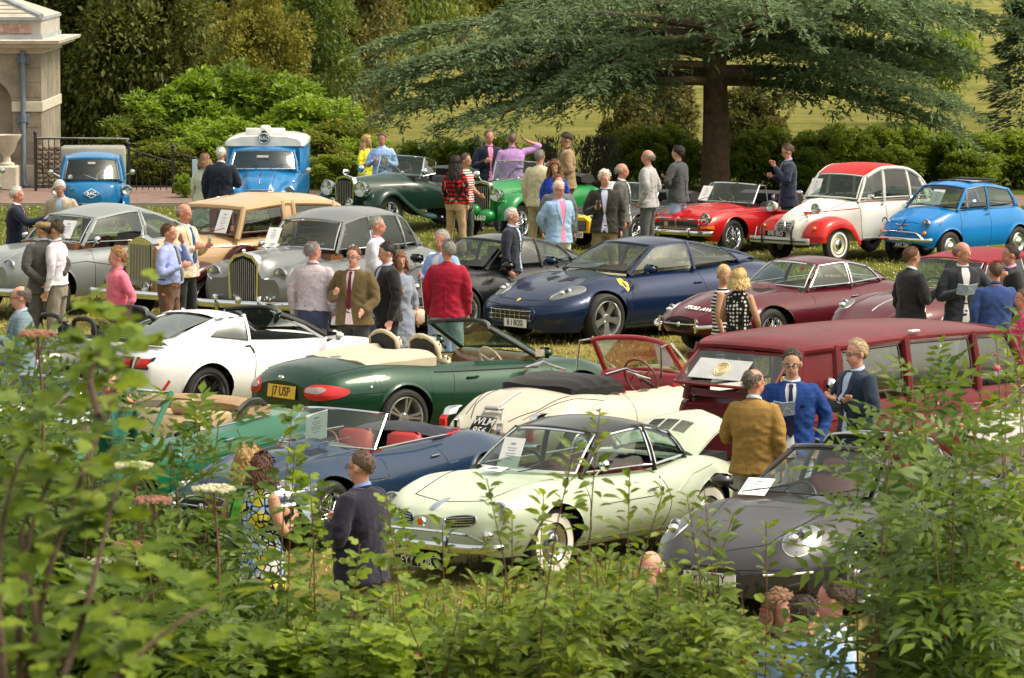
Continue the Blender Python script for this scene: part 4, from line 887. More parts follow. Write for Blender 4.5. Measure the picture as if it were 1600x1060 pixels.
def xk140():
 c = Car('cream_roadster', 'cream vintage drophead with folded black hood, red dashboard and two-line rear number plate', dict(
  W=[(-2.1, .34), (-2.05, .50), (-1.8, .66), (-1.3, .80), (-.5, .78), (.5, .74), (1.3, .80), (1.8, .72), (2.1, .5), (2.25, .28)],
  lo=[(-2.1, .40), (-1.8, .28), (1.8, .26), (2.25, .4)], mid=[(0, .52), (-1.3, .56), (1.4, .56)],
  sh=[(-2.1, .58), (-1.8, .72), (-1.3, .86), (-.7, .84), (0, .78), (.7, .84), (1.35, .86), (1.9, .72), (2.25, .5)], top=[(-2.1, .62), (-1.85, .78), (-1.4, .95), (-.95, 1.03), (.6, 1.0), (1.2, .96), (1.8, .84), (2.15, .70), (2.25, .6)],
  fen=[(-1.9, 0), (-1.3, .02), (-.4, 0), (.6, .02), (1.35, .06), (2.0, .04)], shw=.82, tuck=.18, uf=.88, fw=.13, q=1.7, cab=(-.70, .72), ucab=.82, lining=(.25, .02, .02)), col=(.54, .50, .41), wb=2.59, tr=.65, R=.35, wk='steel', ww=.16)
 red = mat('red_interior', (.30, .008, .018), .45, coat=.4)
 c.screen([(.78, 0, 1.0), (.60, .57, .97)], [(.42, 0, 1.38), (.32, .52, 1.34)], m=red, r=.028)
 for sg in (1, -1):
  MB().tube([(.30, sg*.54, 1.34), (.16, sg*.57, 1.33), (.14, sg*.60, 1.0)], .012, 6).build('quarterlight_frame', CHROME, c.root)
  MB().tube([(.80, sg*.60, .98), (.60, sg*.60, 1.12), (.36, sg*.55, 1.36)], .014, 6).build('screen_stay', CHROME, c.root)
 c.dash(.56, .52, .92, red, .12, .16); c.steer(.18, -.28, .98, .22, mat('brown_rim', (.12, .03, .02), .4), .4)
 for y in (-.15, -.05, .08): MB().lathe([(0, .045), (-.01, .04)], (.43, y+.0, .95), 'x', 14).build('dial', BLACK, c.root)
 for y in (-.3, .3): c.seat(-.3, y, .52, .24, leather((.28, .02, .02)), .42, head=False)
 R = []
 for i, x in enumerate(np.linspace(-.48, -1.22, 12)):
  t = i/11; hw = .58-.10*t**2; R.append([(x-.10*(1-u*u)*t, u*hw, 1.01+.075*math.sin(math.pi*min(1, t*.9+.1))**.6*(1-abs(u)**5)-.04*abs(u)**5+.014*math.sin(i*2.1+abs(u)*3)) for u in np.linspace(-1, 1, 17)])
 Rn = np.array(R); q = MB().grid(Rn)
 for ed in (Rn[:, 0], Rn[:, -1], Rn[0], Rn[-1]): d = ed.copy(); d[:, 2] -= .07; q.grid(np.array([ed, d]))
 q.build('folded_hood', fabric((.012, .012, .012)), c.root)
 for sg in (1, -1): MB().tube([(-.05, sg*.60, 1.02), (-.45, sg*.58, 1.14), (-.75, sg*.56, 1.10)], .016, 6).build('hood_iron', CHROME, c.root)
 c.plate('B', '', y=0, z=.62, w=.30, h=.26, style='b', two=['WLM', '856'], tilt=.75, x=-2.10)
 s_ = MB().tube([(-2.06, -.16, .46), (-1.99, -.17, .66), (-1.90, -.12, .79), (-1.90, .12, .79), (-1.99, .17, .66), (-2.06, .16, .46)], .016, 6).build('plate_surround', CHROME, c.root); MB().box((-1.93, 0, .80), (.035, .10, .022), bev=.015).build('plate_lamp', CHROME, s_)
 c.line('T', [(-1.28, -.50), (-1.7, -.44), (-1.98, -.26)], .006, SHUT); c.line('T', [(-1.28, .50), (-1.7, .44), (-1.98, .26)], .006, SHUT)
 MB().tube([tuple(c.pr('T', x, 0, .02)[0]) for x in np.linspace(-1.45, -1.80, 6)], .008, 6).build('boot_handle', CHROME, c.root)
 for sg in (1, -1):
  MB().loft([[(-2.02+dx+.03*a, sg*.60+.05*b, z) for a, b in ((1, 0), (.6, .8), (-.6, .8), (-1, 0), (-.6, -.8), (.6, -.8))] for z, dx in ((.50, 0), (.56, -.02), (.66, -.02), (.70, .02))]).build('tail_light', REDL, c.root)
  MB().loft([[(-2.0+dx+.10*a, sg*.60+.055*b, z) for a, b in ((1, 0), (.6, .8), (-.6, .8), (-1, 0), (-.6, -.8), (.6, -.8))] for z, dx in ((.70, .06), (.76, .10), (.78, .16))]).build('lamp_plinth', CHROME, c.root)
  MB().loft([[(-2.16+.04*a, sg*.30+.03*b, z) for a, b in ((1, 0), (.6, .8), (-.6, .8), (-1, 0), (-.6, -.8), (.6, -.8))] for z in (.36, .46, .60, .66, .68)]).build('overrider', CHROME, c.root)
 c.bumper('B', .44, .72, .02, .08, .2, h=.04); c.line2([(.60, .90), (.58, .6), (.5, .32)], .005); c.line2([(-.42, .95), (-.46, .7), (-.55, .32)], .005); c.line2([(.05, .86), (-.12, .865)], .012, CHROME, 'door_handle', off=.02)
 c.line('T', [(-.9, -.66), (-1.4, -.58), (-1.9, -.40)], .005, SHUT, 'wing_seam'); c.line('T', [(-.9, .66), (-1.4, .58), (-1.9, .40)], .005, SHUT, 'wing_seam')
 c.sheet('faded lilac sheet hanging in the screen of the cream drophead', .50, -.34, 1.20, .20, .26, 1.2)
 return c
def station_wagon():
 red = paint((.12, .008, .013), 0, .75)
 c = Car('station_wagon', 'weathered dark red vintage panel-sided wagon with chipped paint and a long row of side windows', dict(
  W=[(-2.36, .70), (-2.32, .80), (-2.1, .88), (-1, .92), (1.0, .92), (1.6, .88), (2.3, .80), (2.7, .70), (2.85, .5)],
  lo=[(-2.36, .48), (2.85, .48)], mid=[(0, .75)], sh=[(-2.36, 1.10), (-2, 1.16), (1.2, 1.14), (1.6, 1.10), (2.6, 1.0), (2.85, .9)], top=[(-2.36, 1.14), (-2, 1.19), (1.3, 1.20), (1.7, 1.2), (2.5, 1.14), (2.85, 1.0)],
  shw=.95, tuck=.05, p=5, cab=(-2.2, 1.25), ucab=.93, fen=0, arch=.06, lining=(.10, .05, .03)), col=(.12, .008, .013), dull=.75, wb=2.9, tr=.76, R=.38, wk='steel', ww=.19)
 c.house(base=[(1.42, 0, 1.20), (1.30, .84, 1.17), (.42, .87, 1.17), (-.72, .87, 1.17), (-1.85, .86, 1.17), (-2.30, .70, 1.17), (-2.36, 0, 1.17)],
   top=[(1.12, 0, 1.72), (1.02, .76, 1.70), (.40, .79, 1.73), (-.70, .79, 1.75), (-1.78, .78, 1.73), (-2.16, .64, 1.70), (-2.20, 0, 1.72)], segs=['glass', 'glass', 'glass', 'glass', 'solid', 'open'], crown=.07, trim=mat('window_rubber', (.05, .03, .03), .7), tr=.014, pr=.052, rail=.05, inset=(.07, .12), wsk=3, glass=glassmat('old_glass', (.38, .42, .40), .05, -.27))
 # roof overhang and its pale scuffs
 P = c.roofP
 for sg in (0, -1):
  e = P[:, sg].copy(); e[:, 2] -= .015; e[:, 1] += (.012 if sg else -.012); MB().tube(e, .026, 6).build('gutter', c.paint, c.root)
 e = P[-1].copy(); e[:, 0] -= .03; e[:, 2] -= .02; MB().tube(e, .03, 6).build('rear_gutter', c.paint, c.root)
 # rear: raised glass hatch, tailgate
 arcb = lambda x0, z, w: [(x0+.05*abs(q)**3, q*w, z) for q in np.linspace(-1, 1, 13)]
 A, B = arcb(-2.62, 1.33, .66), arcb(-2.24, 1.66, .62); c.pane(A, B, 'rear_hatch_glass', inset=(.02, .03), trim=mat('hatch_frame', (.16, .01, .015), .5), tr=.016, m=glassmat('dusty_glass', (.72, .72, .78), .08, -.28))
 MB().grid(np.array([arcb(-2.36, 1.19, .70), arcb(-2.34, 1.26, .69)])).build('tailgate_top', red, c.root)
 for sg in (1, -1): MB().tube([(-2.30, sg*.67, 1.22), (-2.58, sg*.62, 1.36)], .010, 5).build('hatch_stay', STEEL, c.root)
 MB().loft([[(-2.28+dx, y, z) for dx, z in ((0, 1.62), (.03, 1.62), (.03, 1.20), (0, 1.20))] for y in (-.70, -.64)]).build('hatch_pillar', red, c.root, False); MB().loft([[(-2.28+dx, y, z) for dx, z in ((0, 1.62), (.03, 1.62), (.03, 1.20), (0, 1.20))] for y in (.64, .70)]).build('hatch_pillar', red, c.root, False)
 o = MB().box((0, 0, 0), (.002, .34, .135)).build('banner', mat('banner_white', (.50, .50, .52), .8), c.root, False); o.location = (-2.47, .12, 1.49); o.rotation_euler = (0, .86, 0)
 for r_ in (.085, .06): MB().tube([(-.004, r_*math.cos(a)-.02, r_*math.sin(a)) for a in np.linspace(0, 6.28, 25)], .006, 4).build('banner_crest', mat('crest_yellow', (.75, .55, .12), .6), o)
 for k in range(4): MB().box((-.004, -.02, .035-.022*k), (.001, .035-.004*k, .005)).build('crest_line', mat('crest_yellow', (.75, .55, .12), .6), o)
 c.line('B', [(-.72, 1.10), (.72, 1.10)], .012, c.paint, 'tailgate_moulding'); c.line('B', [(-.70, .60), (-.70, 1.12)], .006); c.line('B', [(.70, .60), (.70, 1.12)], .006); c.line('B', [(-.70, .60), (.70, .60)], .006)
 for sg in (1, -1): c.line('B', [(sg*.6, .84), (sg*.74, .84)], .03, STEEL, 'lamp_housing', off=.015); c.ell('B', sg*.60, .95, .05, .07, REDL, 'tail_light', off=.015)
 c.bumper('B', .52, .86, .03, .10, .1, h=.06, m=mat('cream_bumper', (.5, .45, .36), .5))
 yl = mat('yellow_coachline', (.55, .25, .02), .6, var=.3); 
 for k in 'LR':
  c.line(k, [(-2.2, .80), (-.3, .80), (2.2, .86)], .012, yl, 'coachline', off=.0, flat=None)
  c.line(k, [(-.72, 1.12), (-.72, .5)], .008); c.line(k, [(.42, 1.12), (.42, .5)], .008); c.line(k, [(-1.86, 1.12), (-1.86, .62)], .006); c.line(k, [(-2.2, 1.02), (2.2, 1.0)], .016, c.paint, 'waist_moulding', off=.0)
  c.line(k, [(.30, .96), (.16, .96)], .014, CHROME, 'door_handle', off=.02); c.line(k, [(-.84, .96), (-.96, .96)], .014, CHROME, 'door_handle', off=.02)
  rs = random.Random(3)
  for _ in range(46):
   x, z = rs.uniform(-.4, 2.3), rs.uniform(.62, 1.12); r_ = rs.uniform(.006, .022)*(1.5 if .8 < x < 1.7 else 1); c.ell(k, x, z, r_*rs.uniform(.6, 1.6), r_, mat('primer_chip', (.55, .45, .40), .8, var=.3), 'paint_chip', n=7, off=.003, rings=1, edge=0, dome=0)
 MB().lathe([(-.03, .02), (-.02, .075), (.01, .085), (.012, 0)], (-2.02, -.905, 1.36), 'x', 18).build('wing_mirror', CHROME, c.root)
 for x in (-.55,): MB().box((x, -.80, 1.80), (.075, .03, .012), bev=.01).build('roof_lamp', WHITE, c.root)
 d = MB().lathe([(0, .055), (.004, .05), (.005, 0)], (-1.72, -.865, 1.24), 'y', 18).build('round_sticker', WHITE, c.root); 
 d.scale = (1, 1, 1); MB().lathe([(-.008, .034), (-.009, 0)], (-1.72, -.867, 1.24), 'y', 16).build('sticker_centre', mat('sticker_blue', (.05, .12, .35), .5), c.root)
 for x in (-1.5, -.3, .75): c.seat(x, 0, .80, .66, leather((.25, .12, .07)), .42, head=False, name='bench_seat')
 c.dash(1.22, .7, 1.08); c.steer(.95, -.4, 1.12, .21); c.lamp(2.66, .66, .88, .09, .1)
 # roof scratches, worn primer along the edges
 rs = random.Random(5)
 for _ in range(26):
  i, j = rs.randint(1, 20), rs.choice([0, 16, 1, 15]); p = P[i][j]; MB().ell(p+np.array([rs.uniform(-.05, .05), 0, -.02]), (rs.uniform(.01, .04), .012, .008), 5, 7).build('paint_chip', mat('primer_chip', (.55, .45, .40), .8, var=.3), c.root)
 return c
def luxury_convertible():
 c = Car('luxury_convertible', 'bright bottle green open tourer with tan leather seats and folded tan hood', dict(
  W=[(-2.6, .60), (-2.5, .76), (-2.0, .88), (-1.3, .92), (1.4, .92), (2.1, .88), (2.45, .78), (2.55, .66)],
  lo=[(-2.6, .36), (-2.3, .25), (2.55, .3)], mid=[(0, .55)], sh=[(-2.6, .80), (-2.2, .93), (-1.2, .98), (-.3, .92), (1.6, .94), (2.4, .86), (2.55, .78)], top=[(-2.6, .84), (-2.2, .98), (-1.0, 1.04), (.9, 1.02), (1.6, 1.0), (2.4, .92), (2.55, .84)],
  fen=[(-1.5, .0), (0, 0), (1.2, .02), (2.3, .02)], shw=.90, cab=(-1.25, .85), ucab=.86, lining=(.35, .24, .13)), col=(.001, .105, .050), flake=0, wb=3.05, tr=.78, R=.35, wk='alloy', ww=.22)
 c.screen([(1.12, 0, 1.03), (.85, .68, 1.0)], [(.50, 0, 1.40), (.30, .58, 1.35)], m=CHROME, r=.018)
 for sg in (1, -1): MB().tube([(.86, sg*.69, 1.0), (.56, sg*.64, 1.20), (.29, sg*.585, 1.35)], .03, 8).build('screen_pillar', c.paint, c.root)
 for y in (-.38, .38): c.seat(-.2, y, .58, .27, TAN, .50)
 c.seat(-1.0, 0, .62, .58, TAN, .42, head=False); c.dash(.82, .62, .92, TAN); c.steer(.5, -.38, .95, .2)
 R = []
 for i, x in enumerate(np.linspace(-1.05, -1.55, 10)):
  t = i/9; R.append([(x-.15*(1-u*u), u*.70, 1.06+.09*math.sin(math.pi*min(1, t+.1))**.6*(1-abs(u)**6)+.008*math.sin(i*3)) for u in np.linspace(-1, 1, 15)])
 Rn = np.array(R); q = MB().grid(Rn)
 for ed in (Rn[:, 0], Rn[:, -1], Rn[0], Rn[-1]): d = ed.copy(); d[:, 2] -= .14; q.grid(np.array([ed, d]))
 q.build('folded_hood', fabric((.30, .19, .10)), c.root)
 for sg in (1, -1): MB().tube(poly3([(-.92, sg*.66, 1.05), (-1.1, sg*.68, 1.13), (-1.35, sg*.68, 1.12), (-1.5, sg*.66, 1.04)], 12), .035, 6).build('hood_frame', BLACK, c.root); MB().tube([(.85, sg*.80, .985), (0, sg*.84, .985), (-1.3, sg*.84, 1.0)], .010, 6).build('waist_trim', CHROME, c.root)
 c.line2([(.86, .92), (.92, .6), (.88, .27)], .005); c.line2([(-.58, .92), (-.60, .27)], .005); c.line2([(2.2, .74), (0, .72), (-2.3, .76)], .010, c.paint, 'swage_line'); c.line2([(-.25, .84), (-.42, .84)], .012, CHROME, 'door_handle', off=.02)
 c.lamp(2.48, .62, .74, .09, .08); c.patch('F', [(-.32, .42), (.32, .42), (.34, .90), (-.34, .90)], BLACK, 'grille', off=.004); slats(c, 'F', -.32, .32, .42, .88, 16, .008, CHROME, 'grille_bar', vert=True, off=.014)
 c.bumper('F', .42, .86, .03, .06, .2, h=.06); c.bumper('B', .44, .82, .03, .06, .2, h=.06); c.mirror2(.72, 1.02, 1.08); c.wipers(1.12, .5, 1.04, .4, STEEL)
 return c
def rounded_saloon(name, label, col, kind, **kw):
 """grey four-door and silver fastback of the nineteen-fifties"""
 fb = kind == 'fastback'
 c = Car(name, label, dict(
  W=[(-2.5, .42), (-2.4, .58), (-2.0, .76), (-1.4, .88), (-.3, .86), (.7, .86), (1.4, .88), (1.9, .84), (2.18, .72), (2.28, .60)],
  lo=[(-2.5, .45), (-2.2, .32), (2.0, .30), (2.28, .42)], mid=[(0, .62)],
  sh=[(-2.5, .72), (-2.1, .90), (-1.4, 1.0), (-.2, .96), (.8, .94), (1.5, .98), (2.0, .96), (2.28, .80)], top=[(-2.5, .78), (-2.1, 1.0), (-1.5, 1.10), (.8, 1.14), (1.2, 1.16), (1.8, 1.13), (2.15, 1.08), (2.28, 1.0)] if not fb else [(-2.5, .74), (-2.1, .94), (-1.5, 1.05), (.8, 1.06), (1.2, 1.06), (1.8, 1.02), (2.15, .97), (2.28, .90)],
  stp=[(.5, .0), (1.0, .75), (1.6, 1), (2.28, 1)], s0=.36, s1=.62, fen=[(.4, 0), (1.2, .04), (2.0, .05), (2.28, .0)], uf=.86, fw=.13, shw=.86, tuck=.10, cab=(-1.15, .80), ucab=.84, arch=.05), col=col, flake=.3, wb=3.05, tr=.72, R=.36, wk='disc', ww=.17)
 z = .08 if fb else 0
 if fb:
  c.house(base=[(.98, 0, 1.08), (.78, .62, 1.05), (-.50, .70, 1.02), (-1.55, .62, 1.05), (-1.95, .40, 1.0), (-2.2, 0, .92)],
    top=[(.50, 0, 1.46), (.38, .50, 1.42), (-.45, .56, 1.50), (-1.25, .50, 1.30), (-1.35, .40, 1.26), (-1.40, 0, 1.32)], segs=['glass', 'glass', 'glass', 'solid', 'glass'], crown=.05, trim=CHROME, tr=.011, pr=.028, rail=.04)
 else:
  c.house(base=[(.96, 0, 1.14), (.76, .60, 1.10), (-.12, .68, 1.08), (-1.05, .66, 1.08), (-1.50, .58, 1.08), (-1.85, .45, 1.04), (-2.0, 0, 1.02)],
    top=[(.55, 0, 1.55), (.42, .51, 1.50), (-.12, .56, 1.58), (-.90, .55, 1.55), (-1.25, .50, 1.44), (-1.40, .42, 1.36), (-1.45, 0, 1.42)], segs=['glass', 'glass', 'glass', 'glass', 'solid', 'small'], crown=.05, trim=CHROME, tr=.010, pr=.026, rail=.04)
 # upright radiator
 gx = 2.30
 sh = [(gx, a, b) for a, b in ((-.24, .42), (-.26, 1.02), (-.16, 1.13), (0, 1.17), (.16, 1.13), (.26, 1.02), (.24, .42))]
 if fb: sh = [(p[0], p[1]*.92, .42+(p[2]-.42)*.86) for p in sh]
 g = MB().loft([[(p[0]-.18, p[1], p[2]) for p in sh], sh]).build('radiator', CHROME, c.root, False)
 MB().loft([[(p[0]+.001, p[1]*.86, .45+(p[2]-.42)*.90) for p in sh], [(p[0]+.004, p[1]*.86, .45+(p[2]-.42)*.90) for p in sh]]).build('grille', DARK, g, False)
 q = MB()
 for k in range(13):
  y = (k-6)*.033*(.92 if fb else 1); q.tube([(gx+.008, y, .48), (gx+.008, y, (1.09 if not fb else .98)-abs(y)*.42)], .006, 4)
 q.build('grille_bar', STEEL, g); MB().ell((gx-.03, 0, 1.19 if not fb else 1.08), (.05, .02, .03), 6, 8).build('mascot', CHROME, g)
 MB().tube([(gx-.05, 0, .98+.18*(not fb)), (1.0, 0, 1.07+.10*(not fb))], .008, 5).build('bonnet_strip', CHROME, c.root)
 c.lamp(2.20, .56, .86 if not fb else .80, .105, .2)
 for sg in (1, -1):
  MB().lathe([(-.06, .02), (0, .055), (.02, .05), (.03, 0)], (2.34, sg*.44 if not fb else sg*.36, .52), 'x', 14).build('fog_light', CHROME, c.root); MB().ell((2.20, sg*.62, .66), (.04, .028, .028), 6, 8).build('side_lamp', REFL, c.root)
 MB().lathe([(-.06, .02), (0, .06), (.02, .055), (.03, 0)], (2.42, 0, .50), 'x', 14).build('fog_light', CHROME, c.root)
 b = c.bumper('F', .44, .86, .028, .14, .22, h=.055, ov=.36, ovh=.13); c.bumper('B', .46, .74, .028, .10, .22, h=.05)
 if kw.get('plate'): c.plate('F', kw['plate'], z=.32, w=.50, h=.11, style='b', x=2.42)
 for kx in 'LR':
  c.line(kx, [(.72, .98), (.74, .6), (.70, .34)], .005); c.line(kx, [(-.18, 1.0), (-.20, .34)], .005)
  if not fb: c.line(kx, [(-1.05, 1.0), (-1.0, .75), (-1.15, .6)], .005)
  c.line(kx, [(.0, .92), (-.12, .92)], .012, CHROME, 'door_handle', off=.02); c.line(kx, [(1.9, .80), (.9, .82), (-.2, .66), (-1.0, .50)], .010, c.paint, 'wing_sweep')
 c.line2([(.70, .34), (-1.1, .34)], .012, CHROME, 'sill_trim'); c.wipers(1.0, .42, 1.14 if not fb else 1.06, .33, CHROME)
 c.mirror(.62, .78, 1.16 if not fb else 1.12, r=.055)
 for y in (-.34, .34): c.seat(-.35, y, .62, .28, leather((.05, .05, .06)) if not fb else leather((.2, .04, .03)), .48, head=False)
 c.seat(-1.0, 0, .66, .56, leather((.05, .05, .06)), .45, head=False); c.dash(.70, .58, 1.0, mat('walnut', (.16, .06, .02), .3, coat=.8, var=.4, scale=14)); c.steer(.40, -.33, 1.06, .21)
 return c
def rolls():
 mar = paint((.045, .006, .010)); tan = (.46, .30, .165)
 c = Car('limousine', 'tan and maroon two-tone vintage limousine with upright radiator and separate wings', dict(
  W=[(-2.4, .50), (-2.2, .62), (-1.5, .72), (-.3, .76), (.6, .70), (1.0, .56), (1.6, .44), (2.1, .36)],
  lo=[(-2.4, .50), (2.1, .50)], mid=[(0, .85)], sh=[(-2.4, .90), (-1.8, 1.16), (0, 1.22), (.8, 1.18), (1.4, 1.14), (2.1, 1.12)], top=[(-2.4, .96), (-1.8, 1.24), (.7, 1.28), (1.2, 1.27), (2.1, 1.25)],
  shw=.88, p=4, q=2.5, cab=(-1.6, .72), ucab=.9, archs=(0, 0)), col=tan, wb=3.2, tr=.72, R=.40, wk='disc', ww=.17)
 c.house(base=[(.88, 0, 1.28), (.78, .60, 1.26), (-.12, .69, 1.26), (-.34, .70, 1.26), (-1.30, .68, 1.26), (-1.75, .55, 1.2), (-1.9, 0, 1.18)],
   top=[(.68, 0, 1.70), (.60, .56, 1.68), (-.14, .61, 1.74), (-.34, .62, 1.74), (-1.22, .60, 1.68), (-1.60, .48, 1.54), (-1.68, 0, 1.60)], segs=['glass', 'glass', 'solid', 'glass', 'solid', 'small'], crown=.06, trim=mat('brown_rubber', (.10, .05, .03), .6), tr=.016, pr=.045, rail=.06, inset=(.06, .13), wsk=2.5)
 c._wc = 1.6
 c.wing([(2.12, .44), (2.10, .66), (1.92, .86), (1.60, .95), (1.25, .84), (.90, .60), (.45, .42), (.10, .38)], .36, .88, .10, mar, 'front_wing')
 c._wc = -1.6
 c.wing([(-1.0, .38), (-1.10, .60), (-1.30, .82), (-1.6, .92), (-1.95, .82), (-2.2, .60), (-2.35, .42)], .52, .88, .16, mar, 'rear_wing')
 for sg in (1, -1): MB().box((-.35, sg*.78, .38), (.75, .12, .025), bev=.02).build('running_board', mar, c.root); MB().lathe([(-.085, .0), (-.08, .39), (-.05, .41), (.05, .41), (.08, .39), (.085, .0)], (.72, sg*.66, .74), 'y', 24).build('spare_wheel_cover', mar, c.root)
 gx = 2.16; sh = [(gx, -.24, .56), (gx, -.25, 1.22), (gx, -.20, 1.25), (gx, 0, 1.33), (gx, .20, 1.25), (gx, .25, 1.22), (gx, .24, .56)]
 g = MB().loft([[(p[0]-.14, p[1], p[2]) for p in sh], sh]).build('radiator', CHROME, c.root, False)
 q = MB().box((gx, 0, .90), (.006, .215, .30)); q.build('grille', DARK, g, False)
 for k in range(14): y = (k-6.5)*.031; MB().box((gx+.012, y, .90), (.008, .008, .30)).build('grille_bar', STEEL, g, False)
 MB().tube([(gx-.05, 0, 1.33), (gx-.06, 0, 1.42), (gx-.10, 0, 1.46)], [.025, .018, .03], 7).build('mascot', CHROME, g)
 c.lamp(2.10, .42, .98, .115, .2, CHROME); c.lamp(2.30, .25, .60, .07, .1, CHROME, name='driving_light')
 for sg in (1, -1): MB().ell((1.72, sg*.62, 1.02), (.06, .035, .045), 8, 12).build('side_lamp', CHROME, c.root)
 MB().tube([(2.10, -.5, .88), (2.10, .5, .88)], .018, 6).build('lamp_bar', CHROME, c.root)
 c.bumper('F', .50, .86, .024, .30, .06, h=.055); c.plate('F', '10', z=.38, w=.14, h=.16, style='b', x=2.42, y=-.2)
 c.line('T', [(.80, 0), (2.1, 0)], .008, CHROME, 'bonnet_hinge'); c.line2([(.82, 1.12), (2.0, 1.12)], .006); c.line2([(.78, 1.2), (.76, .55)], .008); c.line2([(-.13, 1.2), (-.15, .55)], .007); c.line2([(-1.25, 1.2), (-1.15, .7)], .007)
 for kx in 'LR': c.patch(kx, [(1.05, .78), (1.55, .78), (1.55, 1.0), (1.05, 1.0)], paint(tan), 'bonnet_vent_panel', off=.012)
 for sg in (1, -1): MB().tube([(.56, sg*.78, .78), (.56, sg*.80, 1.02)], .035, 8).build('trafficator_cover', BLACK, c.root)
 c.line2([(.58, 1.10), (.44, 1.10)], .014, CHROME, 'door_handle', off=.03); c.wipers(.90, .30, 1.30, .30, STEEL); MB().ell((.55, 0, 1.80), (.05, .012, .02), 6, 8).build('roof_lamp', CHROME, c.root)
 for y in (-.32, .32): c.seat(-.1, y, .80, .26, leather((.22, .05, .03)), .45, head=False)
 c.seat(-1.2, 0, .82, .52, leather((.22, .05, .03)), .5, head=False); c.steer(.5, -.3, 1.2, .22)
 c.sheet('printed sheet tucked inside the screen of the tan limousine', .80, .34, 1.48, .24, .36, 1.15)
 return c
def open_tourer(name, label, col, small=False, dark=BLKLEA):
 k = .82 if small else 1
 c = Car(name, label, dict(
  W=[(-2.0*k, .40), (-1.7*k, .58), (-.6, .64), (.3, .62), (.8*k, .50), (1.5*k, .34), (1.9*k, .27)],
  lo=[(-2.0*k, .42), (1.9*k, .42)], mid=[(0, .7)], sh=[(-2*k, .80), (-1.2*k, .92), (-.2, .84), (.5, .96), (1.9*k, .90)], top=[(-2*k, .86), (-1.2*k, .98), (-.2, .98), (.55, 1.08), (1.2*k, 1.07), (1.9*k, 1.03)],
  shw=.80, p=3, q=2.2, cab=(-1.0*k, .38), ucab=.88, archs=(0, 0)), col=col, wb=2.9*k, tr=.64*(.9 if small else 1), R=.37*(.9 if small else 1), wk='wire', ww=.14)
 m = c.paint; a = 1.45*k
 for cx, nm in ((a, 'front_wing'), (-a, 'rear_wing')):
  c._wc = cx
  p = [(cx+.46, .40), (cx+.42, .66), (cx+.18, .84), (cx-.12, .84), (cx-.45, .62), (cx-.85*k, .40), (cx-1.2*k, .34)] if nm == 'front_wing' else [(cx+.5, .36), (cx+.36, .66), (cx+.05, .84), (cx-.3, .70), (cx-.45, .48)]
  c.wing(p, .40 if nm == 'front_wing' else .52, .80*(.92 if small else 1), .05, m, nm)
 c.screen([(.52, 0, 1.08), (.44, .56, 1.04)], [(.40, 0, 1.40), (.34, .55, 1.38)], r=.014)
 for sg in (1, -1):
  q = [(.34, sg*.56, 1.38), (.10, sg*.62, 1.30), (.12, sg*.62, 1.08), (.42, sg*.575, 1.04)]
  o = MB().tube(q+[q[0]], .010, 5).build('side_screen', CHROME, c.root); MB().add(q, [(0, 1, 2, 3)]).build('side_glass', GLASS, o, False)
 gx = 1.94*k; sh = [(gx, p*.24, z) for p, z in ((-.9, .50), (-1, .95), (-.8, 1.06), (0, 1.10), (.8, 1.06), (1, .95), (.9, .50))]
 g = MB().loft([[(p[0]-.10, p[1], p[2]) for p in sh], sh]).build('radiator', CHROME, c.root, False)
 MB().loft([[(p[0]+.002, p[1]*.86, .53+(p[2]-.5)*.88) for p in sh], [(p[0]+.005, p[1]*.86, .53+(p[2]-.5)*.88) for p in sh]]).build('grille', DARK, g, False)
 for i in range(9): MB().tube([(gx+.010, (i-4)*.042, .56), (gx+.010, (i-4)*.042, 1.0)], .005, 4).build('grille_bar', STEEL, g)
 if not small: MB().ell((gx-.05, 0, 1.16), (.10, .012, .05), 6, 10).build('mascot', CHROME, g)
 c.lamp(gx+.02, .42*(.85 if small else 1), .86, .135 if not small else .11, .22, CHROME)
 MB().tube([(gx-.05, -.5, .74), (gx-.05, .5, .74)], .018, 6).build('lamp_bar', CHROME, c.root)
 if not small: c.lamp(gx+.10, .22, .60, .08, .1, CHROME, name='fog_light'); c.bumper('F', .42, .74, .018, .22, .1, h=.03)
 else:
  for y in (-.17, .17): MB().ell((gx+.10, y*1.3, .47), (.16, .17, .13), 10, 14).build('front_cowl', c.paint, c.root)
  MB().ell((gx+.16, 0, .56), (.12, .12, .12), 10, 14).build('front_cowl', c.paint, c.root); text('cowl_number', '1660', .13, mat('white_letter', (.8, .8, .78), .5, var=0), c.root, (gx+.27, .18, .44), (math.pi/2, 0, math.pi/2))
 for sg in (1, -1):
  for i in range(8 if not small else 6): c.line('L' if sg > 0 else 'R', [(.7+.07*i, .72), (.73+.07*i, .88)], .006, SHUT, 'bonnet_louvre')
  MB().tube([(.62, sg*.66, 1.0), (.60, sg*.78, 1.12)], .012, 5).lathe([(.04, .01), (.03, .06), (0, .075), (-.01, 0)], (.62, sg*.80, 1.14), 'x', 14).build('wing_mirror', CHROME, c.root)
 c.line('T', [(.5, 0), (1.85*k, 0)], .007, CHROME, 'bonnet_hinge'); c.line2([(.42, .98), (.44, .45)], .006); c.line2([(-.35, .86), (-.34, .45)], .006)
 for y in (-.26, .26): c.seat(-.35, y, .62, .22, dark, .40, head=False)
 c.dash(.36, .5, .98); c.steer(.08, -.26, 1.05, .22)
 MB().loft([[(x*k, y, 1.0+z*(1-.3*(abs(y)/.6)**4)) for x, z in ((-.98, -.02), (-.96, .10), (-1.15, .15), (-1.4, .12), (-1.52, -.02), (-1.3, -.08))] for y in np.linspace(-.56, .56, 11)]).build('folded_hood', fabric((.012, .012, .013)), c.root, True, 60)
 return c
